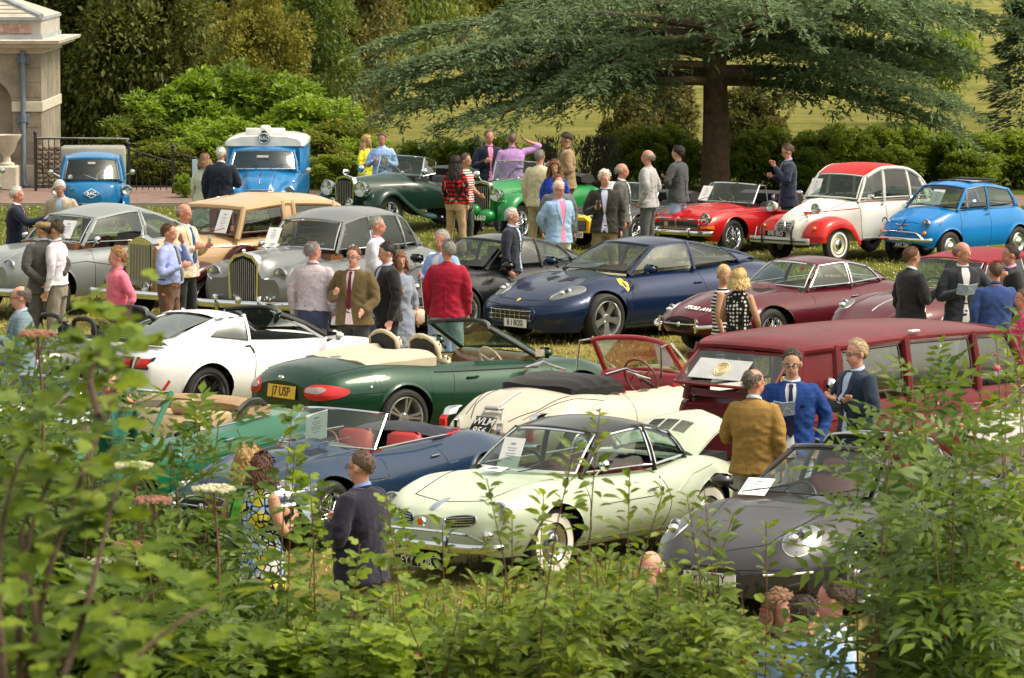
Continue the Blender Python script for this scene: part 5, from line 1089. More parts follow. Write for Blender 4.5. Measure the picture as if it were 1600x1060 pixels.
def trackday_car():
 g = paint((.012, .10, .03)); y_ = paint((.75, .42, .01))
 c = Car('kit_roadster', 'small green lightweight racer with yellow nose and short front number plate', dict(
  W=[(-1.5, .40), (-1.4, .50), (-.5, .50), (.4, .46), (1.0, .36), (1.5, .26), (1.62, .22)], lo=[(-1.5, .3), (1.62, .28)], mid=[(0, .45)], sh=[(-1.5, .62), (0, .60), (1.62, .52)], top=[(-1.5, .70), (-.3, .70), (.3, .74), (1.0, .68), (1.5, .60), (1.62, .56)],
  shw=.8, p=3, cab=(-.8, .25), ucab=.88, archs=(0, 0)), col=(.012, .10, .03), wb=2.25, tr=.62, R=.29, wk='alloyd', ww=.18)
 MB().loft([[(1.42, a*.27, b) for a, b in ((-1, .30), (-1, .55), (-.6, .61), (.6, .61), (1, .55), (1, .30))], [(1.68, a*.235, b) for a, b in ((-1, .30), (-1, .50), (-.6, .57), (.6, .57), (1, .50), (1, .30))]]).build('nose_cone', y_, c.root, True, 50)
 MB().box((1.685, 0, .42), (.006, .18, .09), bev=.004).build('grille', DARK, c.root, False)
 slats(c, 'F', 0, 0, 0, 0, 0, .004, STEEL, 'x'); 
 for k in range(7): MB().tube([(1.70, -.17, .35+.023*k), (1.70, .17, .35+.023*k)], .004, 4).build('grille_bar', STEEL, c.root)
 c._wc = 1.125; c.wing([(1.48, .36), (1.40, .56), (1.12, .66), (.82, .56), (.72, .36)], .50, .74, .03, y_, 'cycle_wing'); c._wc = -1.125; c.wing([(-.75, .3), (-.85, .56), (-1.12, .66), (-1.4, .56), (-1.5, .3)], .45, .76, .12, g, 'rear_wing')
 c.plate('F', '3 OGH', z=.26, w=.30, h=.11, x=1.70, y=-.02); c.lamp(1.30, .36, .66, .075, .12, CHROME); c.screen([(.30, 0, .74), (.26, .40, .70)], [(.24, 0, .95), (.20, .38, .93)], m=BLACK, r=.010)
 for y in (-.2, .2): c.seat(-.4, y, .32, .17, BLKLEA, .35, head=False)
 c.line('T', [(.3, 0), (1.4, 0)], .02, y_, 'yellow_stripe'); c.steer(.0, -.2, .68, .15)
 return c
def bubble_pickup(name, label, plate):
 blue = (.012, .14, .34)
 c = Car(name, label, dict(
  W=[(-1.05, .42), (-.9, .52), (-.4, .64), (.3, .66), (.75, .60), (1.0, .48), (1.12, .34), (1.17, .2)], lo=[(-1.05, .35), (0, .28), (1.17, .30)], mid=[(0, .55), (1.17, .50)],
  sh=[(-1.05, .8), (0, .86), (.6, .84), (1.0, .80), (1.17, .62)], top=[(-1.05, .84), (0, .90), (.7, .90), (1.0, .86), (1.17, .68)], shw=.88, tuck=.12, p=3, cab=(-.5, .78), ucab=.88, arch=.05), cat='pickup', col=blue, wb=1.5, tr=.58, R=.25, wk='steel', ww=.13)
 c.house(base=[(.98, 0, .88), (.72, .56, .87), (-.05, .60, .87), (-.48, .58, .87), (-.52, 0, .87)], top=[(.58, 0, 1.30), (.46, .47, 1.27), (-.05, .50, 1.31), (-.42, .48, 1.28), (-.45, 0, 1.30)], segs=['glass', 'glass', 'solid', 'small'], crown=.05, trim=BLACK, tr=.012, pr=.045, rail=.05, wsk=2.4)
 # load box with grey canvas tilt
 b = MB().box((-.95, 0, 1.02), (.45, .62, .42), bev=.04).build('canvas_canopy', fabric((.24, .235, .21), 5, .1), c.root, True, 60); MB().box((-.95, 0, .55), (.45, .62, .06)).build('load_bed', c.paint, c.root, False)
 for sg in (1, -1):
  MB().lathe([(-.12, .03), (-.08, .07), (0, .092), (.0, .085)], (.86, sg*.66, .70), 'x', 20).build('headlight_shell', c.paint, c.root); l = MB().lathe([(0, .1), (.012, .1), (.015, .088), (0, .08)], (.86, sg*.66, .70), 'x', 20).build('headlight', CHROME, c.root); MB().lathe([(.0, .085), (-.03, .03), (-.02, 0)], (.86, sg*.66, .70), 'x', 18).build('reflector', REFL, l); MB().lathe([(.01, .085), (.03, 0)], (.86, sg*.66, .70), 'x', 18).build('lens', LENS, l)
  MB().tube([(.72, sg*.62, .74), (.85, sg*.66, .74)], .03, 6).build('lamp_bracket', c.paint, c.root)
  MB().loft([[(.75+.32*a, sg*(.60+.12*b), z) for a, b in ((1, -.2), (.7, .8), (0, 1), (-.8, .9), (-1, 0), (0, -.3))] for z in (.30, .42, .52, .58)]).build('front_wing', c.paint, c.root, True, 60)
  MB().tube(poly3([(1.02, sg*.62, .30), (1.06, sg*.60, .42), (1.0, sg*.60, .56)], 8), .016, 6).build('corner_bumper', CHROME, c.root); MB().ell((1.0, sg*.60, .46), (.03, .03, .03), 6, 8).build('indicator', AMBER, c.root)
  MB().tube([(.66, sg*.60, .95), (.64, sg*.74, 1.02)], .008, 5).lathe([(.03, .01), (.02, .05), (0, .055), (-.01, 0)], (.64, sg*.77, 1.03), 'x', 14).build('wing_mirror', CHROME, c.root)
 d = [(0, .74), (.145, .655), (0, .57), (-.145, .655), (0, .74)]; c.line('F', d, .007, mat('white_letter', (.8, .8, .78), .5, var=0), 'diamond_border', off=.004)
 x = c.pr('F', 0, .65, .012)[0].x; text('door_monogram', 'RAC', .085, mat('white_letter', (.8, .8, .78), .5, var=0), c.root, (x+.006, 0, .655), (math.pi/2-.25, 0, math.pi/2), off=.03)
 c.line('F', [(-.44, .80), (-.50, .55), (-.42, .38), (0, .35), (.42, .38), (.50, .55), (.44, .80)], .005); c.line('F', [(-.40, .735), (-.32, .735)], .010, CHROME, 'door_handle', off=.02)
 c.plate('F', plate, z=.42, w=.52, h=.11, style='b', y=.02) if plate else None; MB().tube([(1.0, .12, .90), (.86, -.16, 1.0)], .008, 5).build('wiper', CHROME, c.root); c.steer(.5, .25, .92, .16, mat('cream_wheel_rim', (.5, .45, .35), .4), .7); c.seat(-.2, 0, .55, .48, leather((.2, .2, .2)), .4, head=False)
 e = MB().box((.74, 0, 1.21), (.004, .07, .02)).build('tax_disc', WHITE, c.root, False); MB().lathe([(0, .045), (.004, .045), (.005, 0)], (.80, -.40, .95), 'x', 14).build('sticker', WHITE, c.root)
 return c
def patrol_van():
 blue = (.012, .15, .38)
 c = Car('patrol_van', 'blue vintage patrol van with white roof, roof sign and round badge above the split windscreen', dict(
  W=[(-1.8, .70), (-1.5, .74), (.2, .74), (.8, .70), (1.3, .66), (1.7, .52), (1.85, .36)], lo=[(-1.8, .40), (1.85, .40)], mid=[(0, .7)], sh=[(-1.8, 1.1), (.4, 1.1), (.9, 1.0), (1.3, .88), (1.7, .80), (1.85, .70)], top=[(-1.8, 1.14), (.5, 1.14), (.9, 1.12), (1.3, 1.06), (1.65, .96), (1.85, .76)],
  fen=[(.6, 0), (1.2, .02), (1.6, .05), (1.8, 0)], uf=.88, fw=.12, stp=[(.8, 0), (1.2, .7), (1.8, .8)], shw=.9, p=4, q=2.4, cab=(-1.6, .68), ucab=.88), cat='van', col=blue, wb=2.2, tr=.62, R=.31, wk='steel', ww=.14)
 c.house(base=[(.90, 0, 1.13), (.74, .64, 1.12), (-.05, .69, 1.12), (-1.0, .70, 1.12), (-1.7, .70, 1.12), (-1.78, 0, 1.12)], top=[(.60, 0, 1.50), (.50, .56, 1.46), (-.05, .60, 1.52), (-.4, .62, 1.52), (-.5, .62, 1.52), (-.5, 0, 1.55)], segs=['glass', 'glass', 'open', 'open', 'open'], crown=.03, trim=CHROME, tr=.012, pr=.03, rail=.04, wsk=2.6)
 MB().loft([[(x, a*.74*k, 1.06+b*.60*kk) for a, b in ((-1, 0), (-1, .78), (-.92, .92), (-.7, .99), (0, 1.02), (.7, .99), (.92, .92), (1, .78), (1, 0))] for x, k, kk in ((.28, .90, .90), (.20, 1, 1), (-1.7, 1, 1), (-1.78, .96, .97))]).build('van_box', c.paint, c.root, True, 45)
 MB().loft([[(x, a*.745*k, 1.62+b*.13*k) for a, b in ((-1, -.6), (-1.01, 0), (-.9, .5), (-.6, .85), (0, 1), (.6, .85), (.9, .5), (1.01, 0), (1, -.6))] for x, k in ((.30, .92), (.22, 1.005), (-1.7, 1.005), (-1.80, .97))]).build('white_roof', mat('white_roof_paint', (.68, .68, .66), .35, coat=.5), c.root, True, 50)
 s = MB().box((.0, 0, 1.80), (.05, .37, .075), bev=.01).build('roof_sign', WHITE, c.root, True, 50); MB().box((0, 0, 1.86), (.06, .10, .07), bev=.03).build('sign_tower', WHITE, s, True, 50)
 d = MB().lathe([(0, .115), (.02, .115), (.025, .10), (.026, 0)], (.36, 0, 1.70), 'x', 24).build('round_badge', mat('badge_teal', (.02, .10, .13), .4), c.root); MB().tube([(.388, .095*math.cos(a), 1.70+.095*math.sin(a)) for a in np.linspace(0, 6.3, 25)], .006, 4).build('badge_ring', WHITE, d)
 text('monogram', 'RAC', .09, WHITE, d, (.39, 0, 1.70), (math.pi/2, 0, math.pi/2)); MB().loft([[(.37+dx, a*.05, 1.83+b*.05) for a, b in ((-1, -.6), (-.9, .4), (-.5, 0), (0, .7), (.5, 0), (.9, .4), (1, -.6))] for dx in (0, .015)]).build('crown_emblem', mat('badge_dark', (.05, .03, .02), .4), d, False)
 e = MB().box((.78, 0, 1.38), (.004, .11, .02)).build('screen_label', WHITE, c.root, False)
 c.lamp(1.66, .55, .78, .09, .14); c.patch('F', [(-.26, .50), (.26, .50), (.22, .84), (-.22, .84)], BLACK, 'grille', off=.004); slats(c, 'F', -.24, .24, .52, .82, 8, .008, CHROME, 'grille_bar', off=.014); c.bumper('F', .42, .70, .025, .08, .2, h=.045); c.line('T', [(.9, 0), (1.7, 0)], .010, CHROME, 'bonnet_strip')
 c.line('T', [(.88, -.30), (1.7, -.24)], .005); c.line('T', [(.88, .30), (1.7, .24)], .005); c.wipers(.90, .34, 1.15, .26, STEEL); c.plate('F', 'M 62H', z=.42, x=1.98, style='b', w=.45)
 for sg in (1, -1): MB().tube([(.80, sg*.70, 1.0), (.84, sg*.82, 1.10)], .009, 5).lathe([(.03, .01), (.02, .055), (0, .06), (-.01, 0)], (.84, sg*.86, 1.12), 'x', 14).build('wing_mirror', CHROME, c.root)
 for y in (-.3, .3): c.seat(-.1, y, .7, .2, BLKLEA, .4, head=False)
 c.steer(.45, -.3, 1.10, .2); MB().ell((1.5, .62, .95), (.05, .03, .03), 6, 8).build('side_lamp', CHROME, c.root)
 return c
def maroon_cabriolet():
 c = Car('cabriolet', 'long maroon cabriolet with its crimson fabric hood raised, behind the old wagon', dict(
  W=[(-2.3, .5), (-2.1, .70), (-1.3, .84), (1.3, .84), (1.8, .76), (2.15, .56), (2.28, .36)], lo=[(-2.3, .38), (-2, .26), (2.28, .34)], mid=[(0, .55)],
  sh=[(-2.3, .70), (-1.8, .86), (0, .88), (1.2, .84), (1.8, .78), (2.28, .58)], top=[(-2.3, .74), (-1.8, .92), (.6, .96), (1.2, .92), (1.8, .82), (2.1, .70), (2.28, .62)], fen=[(.5, 0), (1.3, .06), (1.9, .06), (2.2, .01)], shw=.82, uf=.86, fw=.14, cab=(-1.1, .6), ucab=.85), col=(.085, .006, .012), flake=.1, wb=2.6, tr=.68, R=.34, wk='wire', ww=.17)
 hood = fabric((.20, .006, .018))
 c.house(base=[(.80, 0, .95), (.56, .64, .92), (-.55, .70, .92), (-1.2, .64, .93), (-1.55, .50, .92), (-1.7, 0, .92)], top=[(.38, 0, 1.36), (.22, .56, 1.31), (-.5, .60, 1.36), (-1.05, .58, 1.30), (-1.30, .50, 1.20), (-1.38, 0, 1.24)], segs=['glass', 'glass', 'roof', 'roof', 'small'], crown=.05, trim=CHROME, tr=.012, pr=.022, rail=.04, roofm=hood)
 c.aero(1.86, .56, .19, .11, rot=-.3); c.dash(.5, .58, .84); c.steer(.25, -.34, .88, .2); c.wipers(.84, .42, .96, .36, STEEL)
 for y in (-.34, .34): c.seat(-.35, y, .48, .23, TAN, .45, head=False)
 c.line2([(.56, .9), (.62, .3)], .005); c.line2([(-.55, .9), (-.58, .3)], .005); c.bumper('F', .42, .70, .025, .05, .2, h=.04); c.line('T', [(1.1, 0), (2.0, 0)], .008, CHROME, 'bonnet_strip')
 c.line('T', [(.75, -.52), (1.3, -.50), (1.9, -.42)], .004); c.line('T', [(.75, .52), (1.3, .50), (1.9, .42)], .004)
 return c
def build_cars():
 gt_coupe()
 c = e_type('long_nosed_coupe', 'maroon long-nosed coupe with white number lettering on its bonnet', (.085, .006, .014), 'coupe', '7532 AW')
 c.place(3.89, 63.47, 224); MB().lathe([(0, .035), (.004, 0)], (0, 0, 0), 'x', 14).build('round_sticker', mat('red_sticker', (.6, .1, .12), .5), c.root).location = (.20, .33, 1.12)
 c = e_type('long_nosed_roadster', 'dark blue-grey long-nosed roadster with red seats and black hood cover', (.006, .026, .068), 'open')
 c.sheet('printed sheet inside the screen of the dark blue roadster', .36, -.12, 1.03, .24, .32, 1.0, roll=.35); c.anchor((585, 703), (.36, .58, .85), 235)
 c = coupe_911('targa', 'dark grey rear-engined targa with red seats and a white number plate', (.055, .052, .058), 'targa', 'RJ67 EJY')
 c.sheet('printed sheet on the dash of the dark grey targa', .80, -.42, .965, .26, .26, .5, rz=.1); c.place(2.95, 40.86, 236)
 c = coupe_911('rear_engined_coupe', 'black rear-engined coupe parked behind the man in the crimson jacket', (.014, .015, .018), 'coupe')
 c.sheet('printed sheet inside the screen of the black coupe', .72, -.38, .99, .24, .26, .7); c.anchor((660, 453), (1.80, .63, .66), 223)
 mgb().place(4.09, 81.74, 229); two_cv(); small_fiat(); ghia()
 c = xk8(); c.anchor((636, 655), (-1.29, -.89, .33), 39)
 c = corvette(); c.anchor((328, 618), (-1.355, -.94, .34), 44)
 c = xk140(); c.anchor((761, 663), (-2.02, 0, .64), 49)
 c = station_wagon(); c.anchor((1252, 552), (-2.16, -.66, 1.68), 47)
 c = luxury_convertible(); c.anchor((267.5, 615), (.29, .585, 1.35), 245)
 c = rounded_saloon('fastback_saloon', 'silver grey fastback saloon with swept tail and chrome headlamps beside the tan limousine', (.24, .26, .27), 'fastback')
 c.sheet('printed sheet inside the screen of the silver fastback', .78, .30, 1.26, .28, .30, 1.05); c.anchor((14, 417), (2.20, .56, .80), 229)
 c = rounded_saloon('four_door_saloon', 'grey four-door saloon with tall radiator grille and black oval number plate', (.155, .165, .172), 'saloon', plate='NDF 841')
 c.sheet('printed sheet inside the screen of the grey four-door saloon', .86, -.42, 1.31, .22, .26, 1.0); c.sheet('second sheet lying under the screen of the grey saloon', .98, -.38, 1.175, .24, .14, .3); c.place(-2.66, 67.28, 240)
 c = rolls(); c.anchor((223.6, 368), (2.10, 0, 1.33), 229)
 c = open_tourer('vintage_tourer', 'dark green pre-war open tourer with huge chrome headlamps and upright screen', (.008, .030, .022)); c.anchor((563, 296), (1.96, .42, .86), 229)
 c = open_tourer('vintage_roadster', 'bright green small vintage roadster with rounded green front cowls and wire wheels', (.008, .19, .045), True); c.anchor((774.5, 304.5), (1.61, .36, .86), 234)
 c = trackday_car(); c.anchor((900, 367), (1.70, -.02, .26), 238)
 c = mgb('low black roadster with white-framed screen behind the bald person in light grey', (.010, .016, .014), 'printed sheet on the screen of the low black roadster'); c.root.scale = (.93, .93, .93); c.anchor((992, 290), (.30, 0, 1.06), 232)
 c = bubble_pickup('bubble_pickup', 'little blue bubble-fronted pickup with grey canvas canopy and a diamond emblem', '305 CUP'); c.place(-8.01, 88.2, 274)
 c = bubble_pickup('bubble_pickup', 'blue bubble-fronted pickup cut off by the edge of the photo', None); c.place(-10.52, 88.6, 274)
 c = patrol_van(); c.anchor((410, 265), (.86, 0, 1.14), 269)
 c = maroon_cabriolet(); c.anchor((1437, 404), (.22, -.56, 1.31), 228)
 c = coupe_911('white_rear_engined_coupe', 'white rear-engined coupe with yellow rear number plate behind the leaves', (.72, .72, .71), 'coupe')
 c.plate('B', '2 LNE', z=.52, style='y', y=-.0); text('rear_script', 'E N', .06, BLKTXT, c.root, c.pr('B', .55, .80, .01)[0], (math.pi/2, 0, -math.pi/2)); c.anchor((1555, 713), (-2.16, 0, .52), 50)
 c = coupe_911('anthracite_coupe', 'anthracite coupe half hidden by leafy branches at the photo edge', (.03, .03, .034), 'coupe'); c.place(4.95, 40.2, 238)
 xk_dark()
 c = e_type('pale_roadster', 'white roadster mostly hidden behind the flowering shrub', (.70, .70, .69), 'open'); c.anchor((150, 640), (0, .6, .85), 240)
def xk_dark():
 c = Car('open_convertible', 'open convertible with black headrests behind the white American coupe', dict(
  W=[(-2.1, .6), (-1.9, .78), (-1.2, .86), (1.2, .87), (1.8, .76), (2.15, .45)], lo=[(-2.1, .3), (2.15, .25)], mid=[(0, .5)], sh=[(-2.1, .74), (-1.3, .86), (.8, .80), (2.15, .48)], top=[(-2.1, .80), (-1.4, .95), (-.9, .96), (.7, .90), (1.5, .78), (2.15, .52)], shw=.86, cab=(-.9, .8), ucab=.85), col=(.02, .022, .025), wb=2.5, tr=.75, R=.33, wk='alloyd', ww=.22)
 c.screen([(1.05, 0, .90), (.72, .66, .87)], [(.38, 0, 1.24), (.15, .54, 1.20)], m=paint((.012, .012, .013)), r=.03)
 for y in (-.35, .35): c.seat(-.3, y, .42, .25, BLKLEA, .52); MB().tube(poly3([(-.62, y-.2, .92), (-.64, y-.18, 1.16), (-.64, y+.18, 1.16), (-.62, y+.2, .92)], 12), .03, 7).build('roll_hoop', BLACK, c.root)
 c.dash(.68, .6, .8); c.steer(.3, -.35, .8); c.mirror2(.55, .94, .92)
 return c.anchor((125, 505), (-.45, 0, 1.10), 40)
# ------------------------------------------------------------------ people
# local frame: the person faces +x, +y is their left, feet at z = 0, built 1.76 m tall
SKIN = {'fair': (.52, .29, .21), 'pink': (.55, .27, .20), 'tan': (.42, .22, .14), 'red': (.50, .22, .16)}
def skin(k): return mat('skin', SKIN[k], .5, var=.10, scale=14, spec=.35)
def pattern(kind, a, b=(.6, .6, .6), d=(.02, .02, .02)):
 key = (kind, a, b, d)
 if key in MATS: return MATS[key]
 m, n, B, o = nodes('patterned_fabric'); B.inputs['Roughness'].default_value = .9; B.inputs['Specular IOR Level'].default_value = .2
 co = n.nodes.new('ShaderNodeTexCoord'); src = co.outputs['Object']
 def math_(op, x, y=None):
  q = n.nodes.new('ShaderNodeMath'); q.operation = op
  for i, v in enumerate((x, y)):
   if v is None: continue
   if isinstance(v, (int, float)): q.inputs[i].default_value = v
   else: n.links.new(v, q.inputs[i])
  return q.outputs[0]
 def mixc(f, x, y):
  q = n.nodes.new('ShaderNodeMix'); q.data_type = 'RGBA'; n.links.new(f, q.inputs['Factor'])
  for i, v in ((6, x), (7, y)):
   if isinstance(v, tuple): q.inputs[i].default_value = (*v, 1)
   else: n.links.new(v, q.inputs[i])
  return q.outputs[2]
 sp = n.nodes.new('ShaderNodeSeparateXYZ'); n.links.new(src, sp.inputs[0]); X, Y, Z = sp.outputs
 if kind == 'dots':
  v = n.nodes.new('ShaderNodeTexVoronoi'); v.inputs['Scale'].default_value = 22; v.inputs['Randomness'].default_value = .25; n.links.new(src, v.inputs['Vector']); c = mixc(math_('LESS_THAN', v.outputs['Distance'], .36), a, b)
 elif kind == 'stripes': c = mixc(math_('GREATER_THAN', math_('SINE', math_('MULTIPLY', Z, 150)), 0.1), a, b)
 elif kind == 'plaid':
  f1 = math_('GREATER_THAN', math_('SINE', math_('MULTIPLY', Z, 85)), .25); f2 = math_('GREATER_THAN', math_('SINE', math_('MULTIPLY', math_('ADD', X, Y), 85)), .25); c = mixc(f1, a, b); c = mixc(f2, c, b)
 elif kind == 'check':
  f1 = math_('GREATER_THAN', math_('SINE', math_('MULTIPLY', Z, 160)), .8); f2 = math_('GREATER_THAN', math_('SINE', math_('MULTIPLY', math_('ADD', X, Y), 160)), .8); c = mixc(math_('MAXIMUM', f1, f2), a, b)
 elif kind == 'speckle':
  v = n.nodes.new('ShaderNodeTexVoronoi'); v.inputs['Scale'].default_value = 60; n.links.new(src, v.inputs['Vector']); c = mixc(math_('LESS_THAN', v.outputs['Distance'], .30), a, b)
 elif kind == 'tweed': t = _noise(n, 90, 3); r = _ramp(n, t.outputs['Fac'], [(.35, a), (.65, b)]); c = r.outputs[0]
 elif kind == 'floral':
  v = n.nodes.new('ShaderNodeTexVoronoi'); v.inputs['Scale'].default_value = 7.5; n.links.new(src, v.inputs['Vector'])
  e = n.nodes.new('ShaderNodeTexVoronoi'); e.feature = 'DISTANCE_TO_EDGE'; e.inputs['Scale'].default_value = 17; n.links.new(src, e.inputs['Vector'])
  r = n.nodes.new('ShaderNodeSeparateXYZ'); n.links.new(v.outputs['Color'], r.inputs[0]); c = mixc(math_('GREATER_THAN', r.outputs[0], .5), a, b); c = mixc(math_('GREATER_THAN', r.outputs[1], .72), c, (.75, .75, .72))
  ring = math_('LESS_THAN', math_('ABSOLUTE', math_('SUBTRACT', v.outputs['Distance'], .16)), .04); f = math_('MAXIMUM', math_('LESS_THAN', e.outputs['Distance'], .085), ring); c = mixc(f, c, d)
 n.links.new(c, B.inputs['Base Color'])
 t2 = _noise(n, 9, 3); _bump(n, t2.outputs['Fac'], B, .35, .03)
 MATS[key] = m; return m
ARMS = {  # elbow and wrist offsets from the shoulder, left arm (y outwards)
 'down': ((-.02, .06, -.29), (.05, .05, -.55)), 'hold': ((.03, .07, -.28), (.25, -.06, -.20)), 'high': ((.08, .07, -.26), (.24, -.08, -.02)), 'behind': ((-.11, .06, -.27), (-.17, -.16, -.44)),
 'pocket': ((-.07, .09, -.27), (.06, .03, -.49)), 'cross': ((.05, .10, -.27), (.175, -.25, -.19)), 'face': ((.18, .07, -.19), (.15, -.09, .08)), 'headback': ((.08, .26, .08), (-.03, .04, .20)),
 'reach': ((.22, .06, -.17), (.48, .02, -.12)), 'gesture': ((.10, .12, -.26), (.27, .16, -.08)), 'camera': ((.14, .08, -.24), (.20, -.12, .06)), 'low': ((.02, .07, -.29), (.20, .0, -.40)), 'touch': ((-.02, .08, -.28), (.16, .02, -.38))}
REMESH = []
def rm(mb, vox, smooth=3):
 REMESH.append([np.array(mb.v), mb.f, vox, smooth, None]); return len(REMESH)-1
def run_remesh():
 c = bpy.data.collections.new('scratch'); COL.children.link(c); obs = []
 for V, F, vox, sm, _ in REMESH:
  me = bpy.data.meshes.new('t'); me.from_pydata(V.tolist(), [], F); o = bpy.data.objects.new('t', me); c.objects.link(o)
  r = o.modifiers.new('r', 'REMESH'); r.mode = 'VOXEL'; r.voxel_size = vox
  if sm: s = o.modifiers.new('s', 'SMOOTH'); s.iterations = sm; s.factor = .5
  obs.append(o)
 bpy.context.view_layer.update(); dg = bpy.context.evaluated_depsgraph_get()
 for j, o in zip(REMESH, obs):
  me = o.evaluated_get(dg).to_mesh(); n = len(me.vertices); co = np.empty(n*3, np.float32); me.vertices.foreach_get('co', co)
  lt = np.empty(len(me.loops), np.int32); me.loops.foreach_get('vertex_index', lt); no = np.empty(n*3, np.float32); me.vertices.foreach_get('normal', no)
  j[4] = (co.reshape(-1, 3).astype(float), lt.reshape(-1, 4), no.reshape(-1, 3)); o.to_mesh_clear()
 for o in obs: m = o.data; bpy.data.objects.remove(o); bpy.data.meshes.remove(m)
 bpy.data.collections.remove(c)
def ring(z, rx, ry, cx=0, cy=0, n=20, e=2.4):
 t = np.linspace(0, 2*math.pi, n, endpoint=False); c, s = np.cos(t), np.sin(t)
 return [(cx+np.sign(a)*abs(a)**(2/e)*rx, cy+np.sign(b)*abs(b)**(2/e)*ry, z) for a, b in zip(c, s)]
def limb(mb, pts, rs, n=10, sub=4):
 P = poly3(pts, sub*(len(pts)-1)+1); R = np.interp(np.linspace(0, len(pts)-1, len(P)), range(len(pts)), rs)
 # rounded ends
 a = P[0]+(P[0]-P[1])/np.linalg.norm(P[0]-P[1])*R[0]*.6; b = P[-1]+(P[-1]-P[-2])/np.linalg.norm(P[-1]-P[-2])*R[-1]*.6
 mb.tube(np.vstack([a, P, b]), np.concatenate([[R[0]*.5], R, [R[-1]*.5]]), n)
class Person:
 ALL = []
 def __init__(s, label, px, face, H=1.76, hair=('short', (.10, .06, .03)), sk='fair', top=None, legs=(.05, .05, .06), shirt=None, tie=None, arms=('down', 'down'), build=0., belly=0., bend=0., turn=0., nod=0., sex='m', glasses=False, kind='jacket', hem=.84, stance=0.06, lod=1, sleeve='long', legkind='trousers', shoes=(.02, .015, .012), group=None, pos=None, lean=0, stride=0, square=None, cap=None, belt=True):
  s.__dict__.update(locals()); s.label = label; rs = random.Random(label); s.rs = rs
  s.H = H = H*1.045; s.k = H/1.76; build = s.build = build+.05; bw = 1+build; f = sex == 'f'; s.f = f
  vox = (.0115 if lod > 1 else .0135)/s.k; s.vox = vox
  sy = (.185 if not f else .160)*bw; s.sy = sy
  s.hip = [(stride*.5, .09+stance*.3, .90), (-stride*.5, -.09-stance*.3, .90)]
  def bendf(P):
   P = np.array(P, float)
   if bend or lean:
    w_ = np.clip((P[..., 2]-.95)/.25, 0, 1); a = rad(bend)*w_; x, z = P[..., 0].copy(), P[..., 2]-.95
    P[..., 0] = x*np.cos(a)+z*np.sin(a); P[..., 2] = .95+z*np.cos(a)-x*np.sin(a); P[..., 1] += lean*w_*z
   return P
  s.bendf = bendf
  hr = Matrix.Rotation(rad(turn), 3, 'Z') @ Matrix.Rotation(rad(nod), 3, 'Y'); s.hr = hr; s.hc = Vector((.015, 0, 1.645))
  s.arm = {}
  for i, sg in enumerate((1, -1)):
   A = ARMS[arms[i]] if isinstance(arms[i], str) else arms[i]; sh = np.array([0, sg*sy, 1.425]); M = np.array([1, sg, 1])
   if f: A = [np.array(a)*.94 for a in A]
   s.arm[sg] = (sh, sh+np.array(A[0])*M, sh+np.array(A[1])*M)
  # ---- body: one continuous skin
  b = MB()
  tr = [(.88, .10, .155 if not f else .17), (.98, .105+belly*.5, .150 if not f else .16), (1.10, .10+belly, .135 if not f else .115), (1.28, .108, .155), (1.40, .095, .150), (1.47, .06, .085), (1.50, .052, .056)]
  b.loft([ring(z, rx*(bw if f else 1), ry*bw, cx=(belly*.4 if .9 < z < 1.2 else 0)+(0 if z < 1.45 else 0.0), n=18) for z, rx, ry in tr])
  limb(b, [(0, 0, 1.44), (.005, 0, 1.52), (.012, 0, 1.60)], [.062, .054, .054])
  R = np.array(hr); hc = np.array(s.hc)
  def he(c, r, nu=10, nv=14): b.ell(hc+R@np.array(c), r, nu, nv, R)
  he((-.012, 0, .028), (.098, .077, .090), 12, 18); he((.022, 0, -.045), (.070, .056, .070), 12, 16); he((.035, 0, -.085), (.042, .036, .030)); he((.093, 0, -.018), (.020, .014, .024), 6, 8); he((.078, 0, .010), (.014, .045, .014), 6, 8)
  for sg in (1, -1): he((-.005, sg*.079, -.012), (.020, .011, .032), 6, 8)
  he((.086, 0, -.058), (.012, .024, .008), 6, 8)
  for sg in (1, -1):
   sh, el, wr = s.arm[sg]; limb(b, [sh-[0, sg*.03, 0.0], el, wr], [.048*bw, .038*bw, .026])
   d = (wr-el)/np.linalg.norm(wr-el); side = np.cross(d, [0, 0, 1.]) if abs(d[2]) < .9 else np.array([1., 0, 0]); side /= np.linalg.norm(side); nn = np.cross(side, d)
   if arms[0 if sg > 0 else 1] in ('hold', 'high', 'camera', 'gesture', 'low'): side, nn = nn, -side
   hd = .92 if f else 1; cpt = wr+d*.045*hd; A3 = np.array([d, side, nn]).T
   b.ell(cpt, (.052*hd, .040*hd, .019*hd), 8, 12, A3)
   for q in range(4):
    o_ = (q-1.5)*.0185*hd; L = (.062, .072, .068, .052)[q]*hd; p0 = wr+d*.080*hd+side*o_; p1 = p0+d*L*.5+nn*.010; p2 = p1+d*L*.30+nn*.030*(1 if arms[0] != 'down' else .5)
    b.tube([p0-d*.02, p0, p1, p2], [.0105, .0105, .0095, .0085], 6)
   b.tube([wr+d*.025+side*.030, wr+d*.055+side*.055+nn*.012, wr+d*.085+side*.050+nn*.025], [.013, .012, .009], 6)
   s.arm[sg] = (sh, el, wr, wr+d*.09)
   hx, hy, hz = s.hip[0 if sg > 0 else 1]; st = stride*(1 if sg > 0 else -1); fx = st*.9; s.foot = getattr(s, 'foot', {}); s.foot[sg] = (fx, sg*(.09+stance))
   limb(b, [(hx*.3, hy*.95, .90), (fx*.55+.02, sg*(.088+stance*.6), .50), (fx-.01, sg*(.088+stance), .09)], [.082*bw, .054*bw, .036]); b.ell((fx+.05, sg*(.09+stance), .035), (.11, .038, .030), 6, 10)
  s.jb = rm(b, vox, 1)
  # ---- clothes
  j = MB(); g = .022 if kind == 'jacket' else .012
  sleeves = {'long': 1., 'short': .45, 'roll': .72, 'none': 0}[sleeve]
